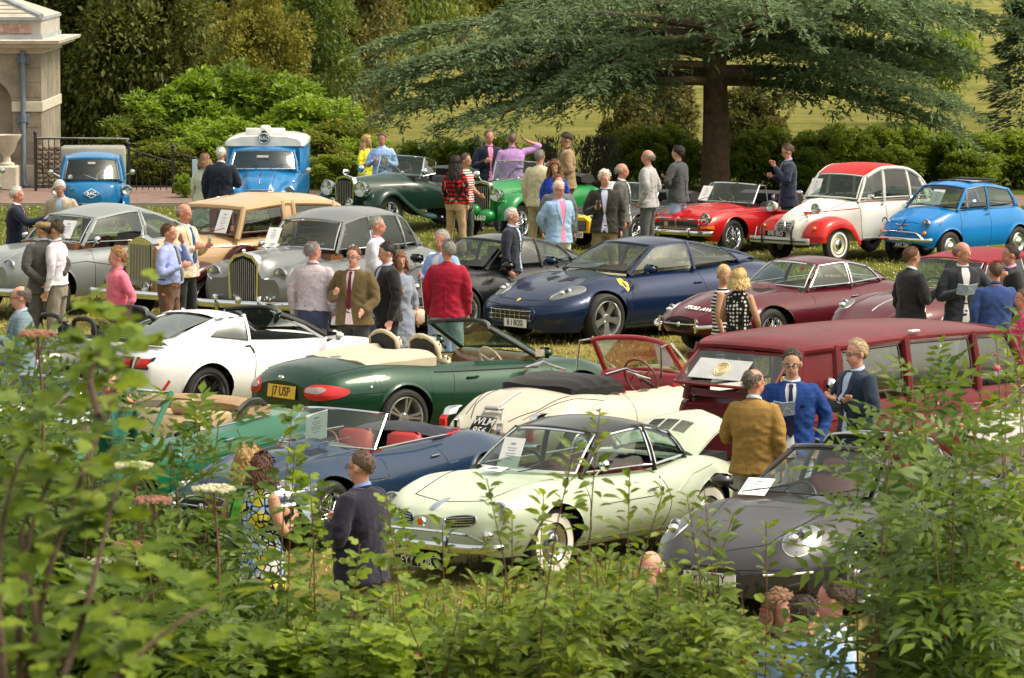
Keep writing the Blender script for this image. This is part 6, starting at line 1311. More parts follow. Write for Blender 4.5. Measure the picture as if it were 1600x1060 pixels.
  dress = kind == 'dress'
  hemr = .155 if kind == 'jacket' else .135
  tr = [(hem, hemr*(1.0 if not dress else 1.15), (.205 if not f else .195)*(1 if not dress else 1.05)), (.98, .128+belly*.6, .182 if not f else .185), (1.10, .118+belly, .165 if not f else .135), (1.28, .128+belly*.3+(.02 if f else 0), .185 if not f else .16), (1.37, .120, .198 if not f else .157), (1.43, .100, .192 if not f else .142), (1.462, .078, .138 if not f else .105), (1.485, .064, .078), (1.497, .060, .066)]
  if dress and hem < .7: tr.insert(1, (.85, .15, .20))
  j.loft([ring(z, (rx+g-.01)*(1 if not f else .96), (ry+g-.012)*bw, cx=belly*.45 if .9 < z < 1.2 else 0, n=22, e=2.5) for z, rx, ry in tr])
  if sleeves:
   for sg in (1, -1):
    sh, el, wr = s.arm[sg][:3]; r0, r1, r2 = ((.070, .058, .044) if kind == 'jacket' else (.062, .050, .036)); r0, r1, r2 = r0*bw, r1*bw, r2*bw
    if f: r0, r1, r2 = r0*.86, r1*.86, r2*.86
    if sleeves == 1: limb(j, [sh-[0, sg*.035, .0], (sh+el)/2+[0, sg*.006, 0], el, wr-(wr-el)*.06], [r0, (r0+r1)/2*1.02, r1, r2])
    elif sleeves > .6: limb(j, [sh-[0, sg*.035, 0], el, el+(wr-el)*.35], [r0, r1*1.05, r1*.98])
    else: limb(j, [sh-[0, sg*.035, 0], sh+(el-sh)*.72], [r0, r1*1.12])
  s.jt = rm(j, vox*1.05, 4)
  if legkind == 'trousers':
   t = MB(); t.loft([ring(z, rx, ry*bw, n=20) for z, rx, ry in ((.80, .118, .165), (.90, .125, .178 if not f else .19), (1.0, .118+belly*.5, .165), (1.045, .112+belly*.6, .158))])
   for sg in (1, -1):
    fx, fy = s.foot[sg]; hx, hy, _ = s.hip[0 if sg > 0 else 1]; wd = 1 if not f else .9
    limb(t, [(hx*.25, sg*.085, .88), (fx*.55+.015, sg*(.088+stance*.6), .50), (fx-.005, fy, .085)], [.102*bw*wd, .078*wd, .066*wd])
   s.jl = rm(t, vox*1.1, 3)
  Person.ALL.append(s)
 def finish(s):
  co, fa, no = REMESH[s.jb][4]; root = empty('person'); s.root = root
  tag(root, s.label, 'person', s.group); k = s.k; bf = s.bendf
  def put(name, V, F, m, parent=root, sm=True, angle=None): return fast(name, bf(V)*k, F, m, parent, sm, angle)
  body = put('body', co, fa, skin(s.sk)); R = np.array(s.hr); hc = np.array(s.hc)
  def folds(V, N, amp, sc, zs=1.):
   h = math.sin(sum(map(ord, s.label)))*10
   d = amp*(np.sin(V[:, 2]*sc*zs+4*np.sin(V[:, 1]*14+h)+V[:, 0]*9+h)*.6+np.sin(V[:, 2]*sc*.45+V[:, 1]*22-h)*.5); return V+N*d[:, None]
  topm = s.top if not isinstance(s.top, tuple) else fabric(s.top)
  V, F, N = REMESH[s.jt][4]; V = V.copy(); w_ = np.clip((1.36-V[:, 2])/.1, .25, 1)
  h_ = s.rs.random()*50; dn = np.array([mnoise.noise((x*7+h_, y*7, z*15+y*9*math.copysign(1, y)))*.013+mnoise.noise((x*20, y*20+h_, z*30))*.006 for x, y, z in V.tolist()]); V = V+N*(dn*w_)[:, None]
  nm = {'jacket': 'jacket', 'shirt': 'shirt', 'dress': 'dress', 'top': 'top'}[s.kind]; gar = put(nm, V, F, topm)
  bvh = BVHTree.FromPolygons([Vector(v) for v in V], [tuple(int(i) for i in f) for f in F]); s.V = V
  def patch(pts, m, name, off, parent=gar, rows=6, back=False):
   """cloth piece laid on the garment: pts = left and right edge pairs going down"""
   Rr = []
   for (l, r, z) in pts:
    row = []
    for u in np.linspace(0, 1, 5):
     y = l+(r-l)*u; h = bvh.ray_cast(Vector((-1 if back else 1, y, z)), Vector((1 if back else -1, 0, 0)))
     x = h[0].x if h[0] else .05
     if h[0] and abs(h[0].x) > .26: x = .13+s.belly
     row.append((x+(off if not back else -off), y, z))
    Rr.append(row)
   a = np.array(Rr); b = a.copy(); b[..., 0] -= (.012 if not back else -.012)
   q = MB().grid(a); 
   for e0, e1 in ((a[:, 0], b[:, 0]), (a[:, -1], b[:, -1]), (a[-1], b[-1]), (a[0], b[0])): q.grid(np.array([e0, e1]))
   return put(name, np.array(q.v), q.f, m, parent, True, 40)
  def seg(l0, r0, z0, l1, r1, z1, n=7): return [(l0+(l1-l0)*t, r0+(r1-r0)*t, z0+(z1-z0)*t) for t in np.linspace(0, 1, n)]
  sm_ = fabric(s.shirt, 10, .06) if isinstance(s.shirt, tuple) else s.shirt
  if s.kind == 'jacket':
   if s.shirt is not None:
    patch(seg(-.058, .058, 1.478, -.012, .012, 1.12, 9), sm_, 'shirt_front', .004); patch(seg(-.010, .010, 1.14, -.055, .055, s.hem+.01, 8), sm_ if s.hem < 1 else sm_, 'shirt_tail', -.004+.006)
    for sg in (1, -1): patch([(sg*a, sg*b, z) for a, b, z in ((.040, .075, 1.487), (.052, .108, 1.42), (.042, .098, 1.34), (.028, .062, 1.24), (.010, .022, 1.13))], topm, 'lapel', .011)
   q = MB(); t = np.linspace(0, 2*math.pi, 17); q.grid(np.array([[(.002+.064*math.cos(a), .066*math.sin(a), z-.014*math.cos(a)) for a in t] for z in (1.468, 1.500)]+[[(.002+.055*math.cos(a), .057*math.sin(a), 1.505-.014*math.cos(a)) for a in t]])); put('jacket_collar', np.array(q.v), q.f, topm, gar)
   if s.square: patch([(.085, .115, 1.30), (.082, .118, 1.285)], fabric(s.square), 'pocket_square', .008)
   for sg in (1, -1): patch([(sg*.085, sg*.160, .985), (sg*.085, sg*.160, .955)], topm, 'pocket_flap', .006)
  cm = sm_ if s.kind == 'jacket' and s.shirt is not None else (topm if s.kind == 'shirt' else None)
  if cm is not None:
   q = MB(); t = np.linspace(0, 2*math.pi, 19)
   q.grid(np.array([[(.006+.058*math.cos(a), .060*math.sin(a), z-.022*math.cos(a)) for a in t] for z in (1.488, 1.526)]+[[(.006+.064*math.cos(a), .066*math.sin(a), 1.520-.022*math.cos(a)) for a in t]]+[[(.004+.070*math.cos(a), .072*math.sin(a), 1.500-.022*math.cos(a)) for a in t]])); put('shirt_collar', np.array(q.v), q.f, cm, gar)
  if s.kind == 'shirt': patch(seg(-.012, .012, 1.475, -.012, .012, max(1.06, s.hem+.01), 8), topm, 'button_placket', .004)
  if s.kind == 'jacket':
   patch([(-.004, .004, z) for z in (1.42, 1.2, 1.0, s.hem+.03)], topm, 'back_vent', .004, back=True)
  if s.tie: patch([(-.016, .016, 1.475), (-.020, .020, 1.455), (-.013, .013, 1.435), (-.020, .020, 1.34), (-.027, .027, 1.22), (-.034, .034, 1.12), (-.036, .036, 1.06), (-.004, .004, 1.02)], fabric(s.tie), 'tie', .015, rows=8)
  if s.legkind == 'trousers':
   V, F, N = REMESH[s.jl][4]; lm_ = fabric(s.legs) if isinstance(s.legs, tuple) else s.legs; tro = fast('trousers', bf(folds(V, N, .006, 30))*k, F, lm_, root)
   if s.kind != 'jacket' and s.hem >= .98:
    q = MB(); t = np.linspace(0, 2*math.pi, 25); q.grid(np.array([[(.132*math.cos(a)*(1+s.belly*3), (.178*(1+s.build))*math.sin(a), z) for a in t] for z in (1.020, 1.055)])); put('belt', np.array(q.v), q.f, mat('belt_leather', (.03, .015, .01), .4), tro)
  for sg in (1, -1):
   fx, fy = s.foot[sg]; q = MB().loft([[(fx+.055+a*L, fy+b*W, z) for a, b in ((1, 0), (.85, .6), (.3, 1), (-.5, .8), (-1, .5), (-1, -.5), (-.5, -.8), (.3, -1), (.85, -.6))] for z, L, W in ((.0, .145, .050), (.03, .145, .052), (.06, .12, .045), (.10, .06, .042))]); put('shoe', np.array(q.v), q.f, mat('shoe_leather', s.shoes, .35), root)
  # face
  q = MB(); w2 = MB()
  for sg in (1, -1):
   w2.ell(hc+R@np.array([.079, sg*.031, -.004]), (.010, .013, .008), 6, 8, R); q.ell(hc+R@np.array([.087, sg*.031, -.004]), (.0045, .006, .006), 5, 7, R)
  e = put('eyes', np.array(w2.v), w2.f, mat('eye_white', (.55, .52, .5), .3), root); put('iris', np.array(q.v), q.f, mat('iris', (.03, .02, .015), .2), e)
  q = MB().ell(hc+R@np.array([.0985, 0, -.058]), (.004, .022, .0055), 6, 8, R); put('mouth', np.array(q.v), q.f, mat('lips', (.33, .10, .085), .5), root)
  hk, hcol = s.hair; hm = mat('hair', hcol, .6, var=.5, scale=110, bump=.6, bscale=160)
  q = MB()
  for sg in (1, -1): q.tube([hc+R@np.array(p) for p in ((.082, sg*.048, .018), (.090, sg*.034, .024), (.094, sg*.017, .020))], [.003, .0045, .003], 5)
  put('eyebrows', np.array(q.v), q.f, hm, root)
  # hair: a shell over the skull with a hairline, uneven strands
  nu, nv = 22, 36; G_ = np.zeros((nu, nv, 3)); keep = np.zeros((nu, nv), bool); rs = s.rs; ph = rs.random()*9
  for i in range(nu):
   for j in range(nv):
    th = math.pi*(.02+.80*i/(nu-1)); az = 2*math.pi*j/nv; d = np.array([math.sin(th)*math.cos(az), math.sin(th)*math.sin(az), math.cos(th)]); zr = .090+(.045 if d[2] < 0 else 0)*min(1, max(0, .3-d[0]))
    front = max(0, d[0]); rg = .035 if hk in ('curly', 'long', 'bob') else .006; thick = {'short': 1.06, 'bald': 1.03, 'balding': 1.04, 'curly': 1.24, 'long': 1.13, 'bob': 1.14, 'swept': 1.11, 'cropped': 1.02}[hk]+rg*math.sin(az*9+ph+d[2]*8)*(2 if hk == 'curly' else 1)
    line = {'short': (.68, -.16, -.66), 'swept': (.60, -.30, -.74), 'cropped': (.64, -.12, -.62), 'balding': (.88, -.18, -.64), 'bald': (9, -.16, -.62), 'curly': (.45, -.7, -.75), 'long': (.45, -.75, -.75), 'bob': (.42, -.75, -.75)}[hk]
    a = abs((az+math.pi) % (2*math.pi)-math.pi); hl = np.interp(a, [0, .75, 1.25, 1.7, 3.2], [line[0], line[0]*.85 if line[0] < 2 else 9, line[1]+.12, line[1], line[2]])
    ok = d[2] > hl
    if hk == 'bald': ok = ok and d[2] < .30
    if hk == 'balding': ok = ok and not (d[0] > -.35 and d[2] > .62)
    keep[i, j] = ok; G_[i, j] = d*np.array([.098, .077, zr])*(thick if ok else .95)+np.array([-.014, 0, .029])
  q = MB(); V = [hc+R@p for p in G_.reshape(-1, 3)]; F = []
  for i in range(nu-1):
   for j in range(nv):
    idx = [(i, j), (i+1, j), (i+1, (j+1) % nv), (i, (j+1) % nv)]
    if sum(keep[a, b] for a, b in idx) >= 1: F.append(tuple(a*nv+b for a, b in idx))
  if hk != 'bald' and hk != 'balding': F.append(tuple(range(nv)))
  q.add(V, F)
  idx = np.argwhere(keep[:-1]); n_ = 420 if hk != 'cropped' else 150; pk = idx[RS.randint(0, len(idx), n_)]; g0 = G_[pk[:, 0], pk[:, 1]]; nr = g0-np.array([-.014, 0, .029]); nr /= np.linalg.norm(nr, axis=1)[:, None]
  dr = np.array([-.75, 0, -.35])*np.ones((n_, 1))+np.stack([np.zeros(n_), nr[:, 1]*.5, np.zeros(n_)], 1)+RS.normal(0, .22 if hk != 'curly' else .7, (n_, 3)); dr -= nr*((dr*nr).sum(1)[:, None]-.12); dr /= np.linalg.norm(dr, axis=1)[:, None]
  fr_ = np.stack([dr, np.cross(nr, dr), nr], 2); Lk = (.030 if hk in ('short', 'cropped', 'bald', 'balding') else .038)*(.6+.8*RS.rand(n_)); Vs = np.einsum('nij,kj->nki', fr_, np.array([(0, 0, 0), (.4, -.13, .02), (1, 0, 0), (.4, .13, .02)]))*Lk[:, None, None]+(g0+nr*.003)[:, None]
  q.add([hc+R@p for p in Vs.reshape(-1, 3)], [tuple(4*i+k_ for k_ in range(4)) for i in range(n_)])
  if hk in ('long', 'bob', 'curly'):
   L = {'long': .30, 'bob': .13, 'curly': .20}[hk]
   for kx in range(46):
    a = math.pi+(kx/45-.5)*3.9; r_ = 1+.12*rs.random(); p0 = np.array([-.014+.098*math.cos(a)*1.06, .077*1.10*math.sin(a), .04]); l_ = L*(.8+.35*rs.random()); wv = .012 if hk != 'curly' else .03
    pts = [hc+R@(p0+np.array([math.cos(a)*.012*t*3*r_, math.sin(a)*.014*t*3, -.03-l_*t])+np.array([math.sin(t*7+kx)*wv*.5, math.cos(t*8+kx*2)*wv, 0])) for t in np.linspace(0, 1, 7)]
    q.tube(pts, [.014, .018, .019, .018, .016, .013, .006], 5)
  put('hair', np.array(q.v), q.f, hm, root)
  if s.cap:
   q = MB().ell(hc+R@np.array([-.008, 0, .055]), (.118, .096, .062), 10, 18, R); q.loft([[tuple(hc+R@np.array([.07+.075*math.cos(a)*kk, .07*math.sin(a)*kk, z_])) for a in np.linspace(-1.6, 1.6, 9)] for z_, kk in ((.038, 1), (.048, 1))]); put('flat_cap', np.array(q.v), q.f, fabric(s.cap), root)
  if s.glasses:
   q = MB()
   for sg in (1, -1):
    c0 = np.array([.100, sg*.033, -.002]); q.tube([hc+R@(c0+np.array([0, .022*math.cos(a), .016*math.sin(a)])) for a in np.linspace(0, 2*math.pi, 13)], .0028, 4); q.tube([hc+R@np.array(p) for p in ((.098, sg*.054, 0), (.0, sg*.082, .004))], .0028, 4)
   q.tube([hc+R@np.array(p) for p in ((.102, .012, 0), (.102, -.012, 0))], .0028, 4); put('glasses', np.array(q.v), q.f, mat('spectacle_frame', (.02, .012, .01), .3), root)
  p = G(s.px[0], s.px[1], s.H) if s.px else Vector(s.pos)
  top = Matrix.Rotation(rad(s.face), 4, 'Z') @ Vector((*(bf([[0, 0, 1.76]])[0]*k)[:2], 0))
  if s.bend: p = G(s.px[0], s.px[1], bf([[0, 0, 1.76]])[0][2]*k)
  root.location = (p.x-top.x, p.y-top.y, 0); root.rotation_euler = (0, 0, rad(s.face))
  s.M = Matrix.Translation(root.location) @ Matrix.Rotation(rad(s.face), 4, 'Z')
  return s
 def hand(s, sg):
  return s.M @ Vector(s.bendf([s.arm[sg][3]])[0]*s.k)
def held(o, s, sg, off=(0, 0, 0), rz=0): 
 o.location = s.hand(sg)+Vector(off); o.rotation_euler = (0, 0, rad(s.face+rz)); return o
def build_people():
 W = (.62, .63, .66); LB = (.36, .48, .72); GREY = (.38, .36, .34); WH_ = (.60, .58, .55); BR = (.09, .045, .02); BL = (.55, .38, .16); DK = (.025, .015, .01)
 NAVY = (.012, .016, .035); BLK = (.014, .014, .016); J = 'jacket'
 P = Person; D = {}
 # nearer group
 D['must'] = P('person seen from behind in a mustard tweed jacket', (1178, 578), 68, 1.75, ('balding', (.14, .11, .09)), 'red', pattern('tweed', (.25, .145, .040), (.34, .21, .065)), (.30, .27, .22), (.5, .55, .65), arms=('hold', 'down'), belly=.02, lod=2, turn=-35)
 D['blue'] = P('person in a bright blue suit, navy tie and glasses holding a folded programme', (1238, 547), 262, 1.84, ('short', (.05, .03, .02)), 'fair', pattern('check', (.013, .042, .18), (.018, .055, .22)), W, (.62, .63, .72), tie=(.012, .016, .05), arms=('pocket', 'hold'), glasses=True, square=(.01, .01, .03), lod=2, nod=8)
 D['cross'] = P('person in a navy blazer with arms folded beside the wagon', (1340, 532), 212, 1.82, ('short', (.48, .36, .22)), 'pink', (.014, .025, .05), (.05, .06, .10), (.42, .52, .72), arms=('cross', 'cross'), glasses=True, lod=2)
 D['blazer'] = P('person in a dark navy blazer looking at a leaflet near the dark roadster', (566, 706), 150, 1.78, ('cropped', (.10, .06, .04)), 'pink', (.014, .013, .028), (.07, .045, .03), (.2, .3, .6), arms=('hold', 'hold'), glasses=True, build=.14, belly=.05, lod=2, hem=.80)
 D['blonde'] = P('person with wavy blonde hair and a bright green top behind the floral dress', (388, 698), 60, 1.66, ('curly', (.45, .28, .11)), 'tan', (.10, .42, .06), (.02, .04, .09), arms=('hold', 'hold'), sex='f', kind='top', sleeve='none', hem=.92, lod=2)
 D['floral'] = P('person in a yellow and blue floral dress with a short brown bob', (408, 711), 40, 1.66, ('bob', (.085, .03, .015)), 'tan', pattern('floral', (.62, .55, .05), (.33, .50, .72), (.012, .014, .035)), arms=('hold', 'hold'), sex='f', kind='dress', sleeve='none', hem=.48, legkind='bare', lod=2, build=.08, turn=30)
 D['photo'] = P('bald person in a dark green jacket raising a camera to the eye', (170, 586), 350, 1.74, ('bald', (.25, .2, .17)), 'red', (.008, .09, .07), (.05, .05, .06), None, arms=('camera', 'camera'), lod=2, nod=18)
 D['striped'] = P('person with pinned-up blonde hair in a strapless striped dress', (1129, 416), 350, 1.66, ('short', (.58, .42, .20)), 'tan', pattern('stripes', (.02, .02, .025), (.62, .60, .56)), arms=('hold', 'down'), sex='f', kind='dress', sleeve='none', hem=.50, legkind='bare', turn=-70, nod=12, lod=2)
 D['dots'] = P('person with a blonde bob and black polka dot blouse, seen from behind', (1155, 420), 60, 1.68, ('bob', (.58, .42, .18)), 'tan', pattern('dots', (.014, .014, .016), (.62, .60, .56)), (.03, .03, .035), arms=('hold', 'low'), sex='f', kind='top', sleeve='none', hem=.90, lod=2)
 D['spot'] = P('person with a pearl necklace and brown dotted blouse beside two blue shirts', (1217, 925), 300, 1.64, ('bob', (.20, .10, .05)), 'tan', pattern('dots', (.03, .02, .018), (.55, .50, .42)), (.03, .03, .035), arms=('hold', 'hold'), sex='f', kind='top', sleeve='short', hem=.90, lod=2)
 D['bshirt'] = P('person with dark hair in a plain light blue shirt, seen from behind', (1256, 930), 80, 1.78, ('short', (.035, .02, .014)), 'red', (.20, .34, .68), (.05, .06, .09), arms=('down', 'hold'), kind='shirt', build=.1, hem=.94, lod=2)
 D['pshirt'] = P('person in a pale blue and white patterned shirt turned to the side', (1305, 908), 175, 1.80, ('short', (.06, .035, .02)), 'red', pattern('check', (.34, .46, .75), (.60, .64, .72)), (.05, .06, .09), arms=('low', 'hold'), kind='shirt', hem=.94, lod=2)
 D['coral'] = P('person in a coral red dress mostly hidden by branches', (1572, 790), 200, 1.68, ('bob', (.12, .06, .03)), 'tan', (.72, .07, .06), arms=('hold', 'down'), sex='f', kind='dress', sleeve='short', hem=.50, legkind='bare', build=.1)
 D['leafy'] = P('person in a pale shirt peering out between the leaves', (1016, 862), 250, 1.70, ('bald', (.4, .3, .25)), 'pink', (.50, .46, .38), (.1, .09, .08), arms=('down', 'hold'), kind='shirt')
 # middle row
 D['grey'] = P('person in a grey-blue checked jacket with glasses at the photo edge', (33, 448), 190, 1.78, ('balding', (.16, .12, .10)), 'pink', pattern('check', (.13, .19, .23), (.18, .24, .28)), (.03, .04, .07), (.38, .50, .75), arms=('hold', 'hold'), glasses=True, belly=.03, build=.06)
 D['cap'] = P('person in a charcoal suit and tan cap with hands clasped behind the back', (68, 345), 110, 1.78, ('short', DK), 'tan', (.065, .062, .06), (.085, .08, .075), (.35, .42, .55), arms=('behind', 'behind'), turn=45, cap=(.30, .20, .11))
 D['white'] = P('person in a white shirt and grey trousers beside the charcoal suit', (88, 345), 165, 1.78, ('short', (.06, .04, .03)), 'tan', (.60, .58, .66), (.22, .19, .165), arms=('down', 'down'), kind='shirt', hem=.95)
 D['pink'] = P('young person in a bright pink shirt with swept fair hair', (184, 387), 205, 1.76, ('swept', (.36, .19, .07)), 'pink', (.72, .16, .24), (.42, .36, .28), arms=('pocket', 'down'), kind='shirt', hem=.98)
 D['lav'] = P('person in a lavender shirt and brown trousers with a hand at the chin', (263, 350), 340, 1.74, ('short', BR), 'red', (.30, .36, .66), (.115, .06, .035), arms=('face', 'hold'), kind='shirt', tie=(.10, .09, .06), belly=.05, build=.05, hem=1.0)
 D['cream'] = P('bald person in a cream jacket, blue tie and black trousers with a wine glass', (287, 319), 330, 1.86, ('bald', (.45, .35, .3)), 'red', (.56, .47, .34), BLK, (.62, .62, .66), tie=(.02, .07, .2), arms=('hold', 'hold'), belly=.02)
 D['navyl'] = P('white-haired person in a navy blazer stretching an arm over the silver roof', (25, 292), 355, 1.74, ('short', WH_), 'red', NAVY, (.1, .09, .08), (.62, .6, .6), tie=(.15, .02, .03), arms=('hold', 'reach'), build=.08, belly=.03)
 D['beige'] = P('white-haired person in a beige linen jacket behind the silver fastback', (93, 283), 262, 1.72, ('short', WH_), 'pink', (.40, .34, .26), (.3, .27, .22), (.36, .48, .68), arms=('low', 'down'), bend=14, nod=20, glasses=True, square=(.6, .6, .62))
 D['dress'] = P('person with light brown hair in a long white dress by the railings', (320, 240), 80, 1.66, ('bob', (.25, .14, .07)), 'fair', (.55, .58, .50), arms=('down', 'hold'), sex='f', kind='dress', hem=.35, legkind='bare')
 D['navyb'] = P('white-haired person in a dark navy jacket seen from behind near the blue van', (345, 230), 80, 1.80, ('short', WH_), 'red', NAVY, (.35, .06, .05), (.6, .6, .65), arms=('down', 'hold'), build=.05)
 D['yellow'] = P('person with long blonde hair in a yellow jumper beside the vintage tourer', (572, 212), 320, 1.58, ('long', (.50, .32, .12)), 'tan', (.62, .60, .03), (.1, .1, .12), arms=('hold', 'hold'), sex='f', kind='top', hem=.88)
 D['lblue'] = P('person in a light blue shirt holding a glass by the vintage tourer', (597, 208), 265, 1.67, ('short', (.10, .07, .05)), 'red', (.32, .46, .76), (.05, .06, .1), arms=('hold', 'hold'), kind='shirt', nod=14)
 D['plaid'] = P('person with very long dark hair in a red and black plaid shirt', (712, 243), 60, 1.68, ('long', DK), 'fair', pattern('plaid', (.50, .012, .015), (.02, .012, .014)), (.38, .26, .14), arms=('down', 'down'), sex='f', kind='top', hem=.92)
 D['rstripe'] = P('person in a red and white striped top beside the plaid shirt', (727, 241), 330, 1.68, ('short', (.08, .04, .02)), 'tan', pattern('stripes', (.45, .04, .06), (.62, .6, .58)), (.05, .06, .05), arms=('low', 'down'), sex='f', kind='top', sleeve='short', hem=.92)
 D['dblaz'] = P('person in a dark blazer and pink shirt facing out behind the small green roadster', (764, 204), 285, 1.80, ('short', (.12, .07, .04)), 'red', NAVY, (.05, .05, .07), (.60, .25, .42), arms=('hold', 'hold'))
 D['lilac'] = P('person in a lilac shirt scratching the back of the head', (800, 208), 95, 1.80, ('cropped', (.14, .09, .06)), 'red', (.47, .26, .58), (.05, .05, .07), arms=('down', 'headback'), kind='shirt', sleeve='roll', build=.10, hem=.95)
 D['csh'] = P('grey-haired person in a cream linen jacket and khaki trousers, seen from behind', (843, 234), 65, 1.80, ('short', (.22, .20, .18)), 'red', (.55, .50, .34), (.34, .27, .16), None, arms=('down', 'down'))
 D['royal'] = P('person with curly brown hair in a royal blue top', (867, 252), 265, 1.66, ('curly', (.16, .07, .025)), 'tan', (.015, .05, .42), (.03, .03, .05), arms=('down', 'down'), sex='f', kind='top')
 D['tan'] = P('tall person in a tan tweed jacket and brown trousers reading downwards', (886, 208), 190, 1.86, ('short', (.035, .022, .015)), 'tan', pattern('tweed', (.24, .16, .09), (.34, .24, .14)), (.16, .065, .022), (.03, .03, .05), arms=('hold', 'hold'), glasses=True, nod=25)
 D['greyb'] = P('person in a grey suit half hidden behind the light blue jacket', (872, 274), 280, 1.74, ('short', (.12, .05, .025)), 'red', (.12, .13, .15), (.12, .13, .15), (.6, .6, .65), arms=('down', 'down'), glasses=True)
 D['lbj'] = P('white-haired person in a light blue jacket and pink shirt with hands behind the back', (873, 284), 300, 1.74, ('short', WH_), 'pink', (.26, .40, .60), (.50, .45, .36), (.70, .20, .34), arms=('behind', 'behind'), glasses=True)
 D['pint'] = P('person with wavy white hair and a dark jacket holding a pint glass', (945, 267), 268, 1.80, ('swept', (.62, .58, .50)), 'pink', (.03, .028, .026), (.22, .17, .09), (.46, .48, .68), arms=('down', 'hold'), turn=20)
 D['gsuit'] = P('bald person in a grey suit jacket standing behind the pint drinker', (971, 256), 350, 1.76, ('bald', (.4, .36, .33)), 'red', (.09, .09, .09), (.04, .04, .045), (.6, .65, .7), arms=('down', 'down'))
 D['lgrey'] = P('bald person in a light grey jacket with hands in pockets by the black roadster', (1013, 235), 160, 1.80, ('bald', (.35, .3, .27)), 'red', (.36, .35, .37), (.08, .08, .085), None, arms=('pocket', 'pocket'))
 D['dgrey'] = P('dark-haired person in a dark grey jacket and light blue jeans by the hedge', (1060, 228), 150, 1.80, ('swept', DK), 'fair', (.055, .06, .065), (.26, .40, .58), None, arms=('cross', 'cross'))
 D['ncoat'] = P('person with glasses in a long navy coat beside the white and red saloon', (1232, 226), 185, 1.80, ('short', (.10, .055, .03)), 'pink', (.022, .028, .058), (.05, .055, .08), (.4, .3, .55), arms=('high', 'hold'), glasses=True, nod=20, hem=.74)
 D['linen'] = P('grey-haired person in a white linen jacket leaning past the grey saloon', (588, 339), 355, 1.80, ('short', (.35, .32, .28)), 'red', (.60, .58, .68), (.05, .06, .12), (.65, .3, .42), arms=('down', 'hold'))
 D['patt'] = P('grey-haired person in a speckled mauve shirt and navy trousers, seen from behind', (489, 378), 75, 1.80, ('short', (.22, .20, .18)), 'red', pattern('speckle', (.48, .42, .46), (.24, .19, .26)), (.045, .055, .10), arms=('down', 'pocket'), kind='shirt', build=.05, hem=.96, turn=-40)
 D['olive'] = P('person with glasses in an olive jacket and burgundy tie', (553, 386), 250, 1.76, ('short', (.12, .05, .022)), 'pink', (.115, .078, .032), (.03, .028, .026), (.66, .52, .56), tie=(.09, .01, .025), arms=('low', 'hold'), glasses=True, build=.06, belly=.03)
 D['black'] = P('dark-haired person in a black suit and light blue shirt looking down', (605, 380), 200, 1.78, ('short', (.02, .014, .012)), 'pink', BLK, BLK, (.40, .52, .75), arms=('down', 'low'), build=.12, belly=.05, nod=12)
 D['glassw'] = P('person with short auburn hair and a grey-blue dress holding a wine glass', (624, 395), 290, 1.64, ('bob', (.16, .06, .025)), 'tan', (.24, .27, .36), arms=('down', 'hold'), sex='f', kind='dress', hem=.50, legkind='bare', sleeve='roll')
 D['lshirt'] = P('grey-haired person in a light blue linen jacket behind the crimson jacket', (691, 361), 230, 1.82, ('short', (.36, .34, .32)), 'red', (.24, .38, .72), (.30, .42, .62), (.6, .6, .65), arms=('hold', 'hold'))
 D['red'] = P('grey-haired person in a crimson jacket and pale jeans, seen from behind', (699, 377), 80, 1.76, ('short', (.26, .24, .22)), 'red', (.31, .008, .030), (.38, .52, .66), None, arms=('down', 'down'), turn=45)
 D['navym'] = P('white-haired person in a navy jacket between the black coupe and the blue tourer', (799, 326), 345, 1.66, ('short', WH_), 'pink', (.02, .024, .038), (.35, .31, .24), (.42, .52, .72), arms=('down', 'down'))
 D['dsuit'] = P('brown-haired person in a dark jacket seen from behind near the maroon cabriolet', (1424, 386), 30, 1.78, ('short', (.12, .055, .025)), 'red', (.020, .020, .023), (.03, .03, .035), (.5, .6, .7), arms=('down', 'hold'))
 D['gest'] = P('bald person in a dark jacket and open white shirt gesturing with a brochure', (1504, 379), 285, 1.84, ('bald', (.25, .18, .14)), 'red', (.025, .028, .038), (.45, .42, .36), (.60, .58, .60), arms=('gesture', 'hold'), turn=35)
 D['bsh'] = P('brown-haired person in a plain blue shirt, seen from behind', (1556, 410), 100, 1.74, ('cropped', (.085, .045, .022)), 'red', (.030, .060, .20), (.05, .05, .06), arms=('down', 'down'), kind='shirt', build=.05)
 D['lil2'] = P('dark-haired person in a dark jacket and lilac shirt by the red fabric roof', (1580, 383), 195, 1.78, ('short', (.05, .03, .022)), 'red', (.02, .02, .024), (.04, .04, .045), (.52, .32, .60), arms=('down', 'down'))
 D['mag'] = P('person in a magenta top cut off by the photo edge', (1600, 452), 200, 1.62, ('cropped', (.08, .05, .035)), 'red', (.60, .03, .18), (.05, .05, .06), arms=('down', 'down'), sex='f', kind='top')
 run_remesh()
 for p in P.ALL: p.finish()
 # things in hands
 GL = glassmat('drinking_glass', (.85, .88, .86), .25)
 def wine(p, sg, label, fill=None):
  o = MB().lathe([(-.07, .0), (-.07, .032), (-.066, .004), (.0, .004), (.02, .026), (.055, .034), (.095, .027)], axis='z', n=14).build('wine_glass', GL)
  if fill: MB().lathe([(.008, .0), (.02, .022), (.05, .030), (.051, 0)], axis='z', n=12).build('wine', mat('white_wine', fill, .1), o)
  tag(o, label, 'glass'); return held(o, p, sg, (0, 0, .03))
 wine(D['cream'], 1, 'stemmed glass of white wine held by the bald person in cream', (.5, .42, .2)); wine(D['lblue'], -1, 'wine glass held by the light blue shirt near the tourer'); wine(D['glassw'], -1, 'champagne glass held by the person in the grey-blue dress'); wine(D['lshirt'], 1, 'wine glass in the hand of the light blue linen jacket')
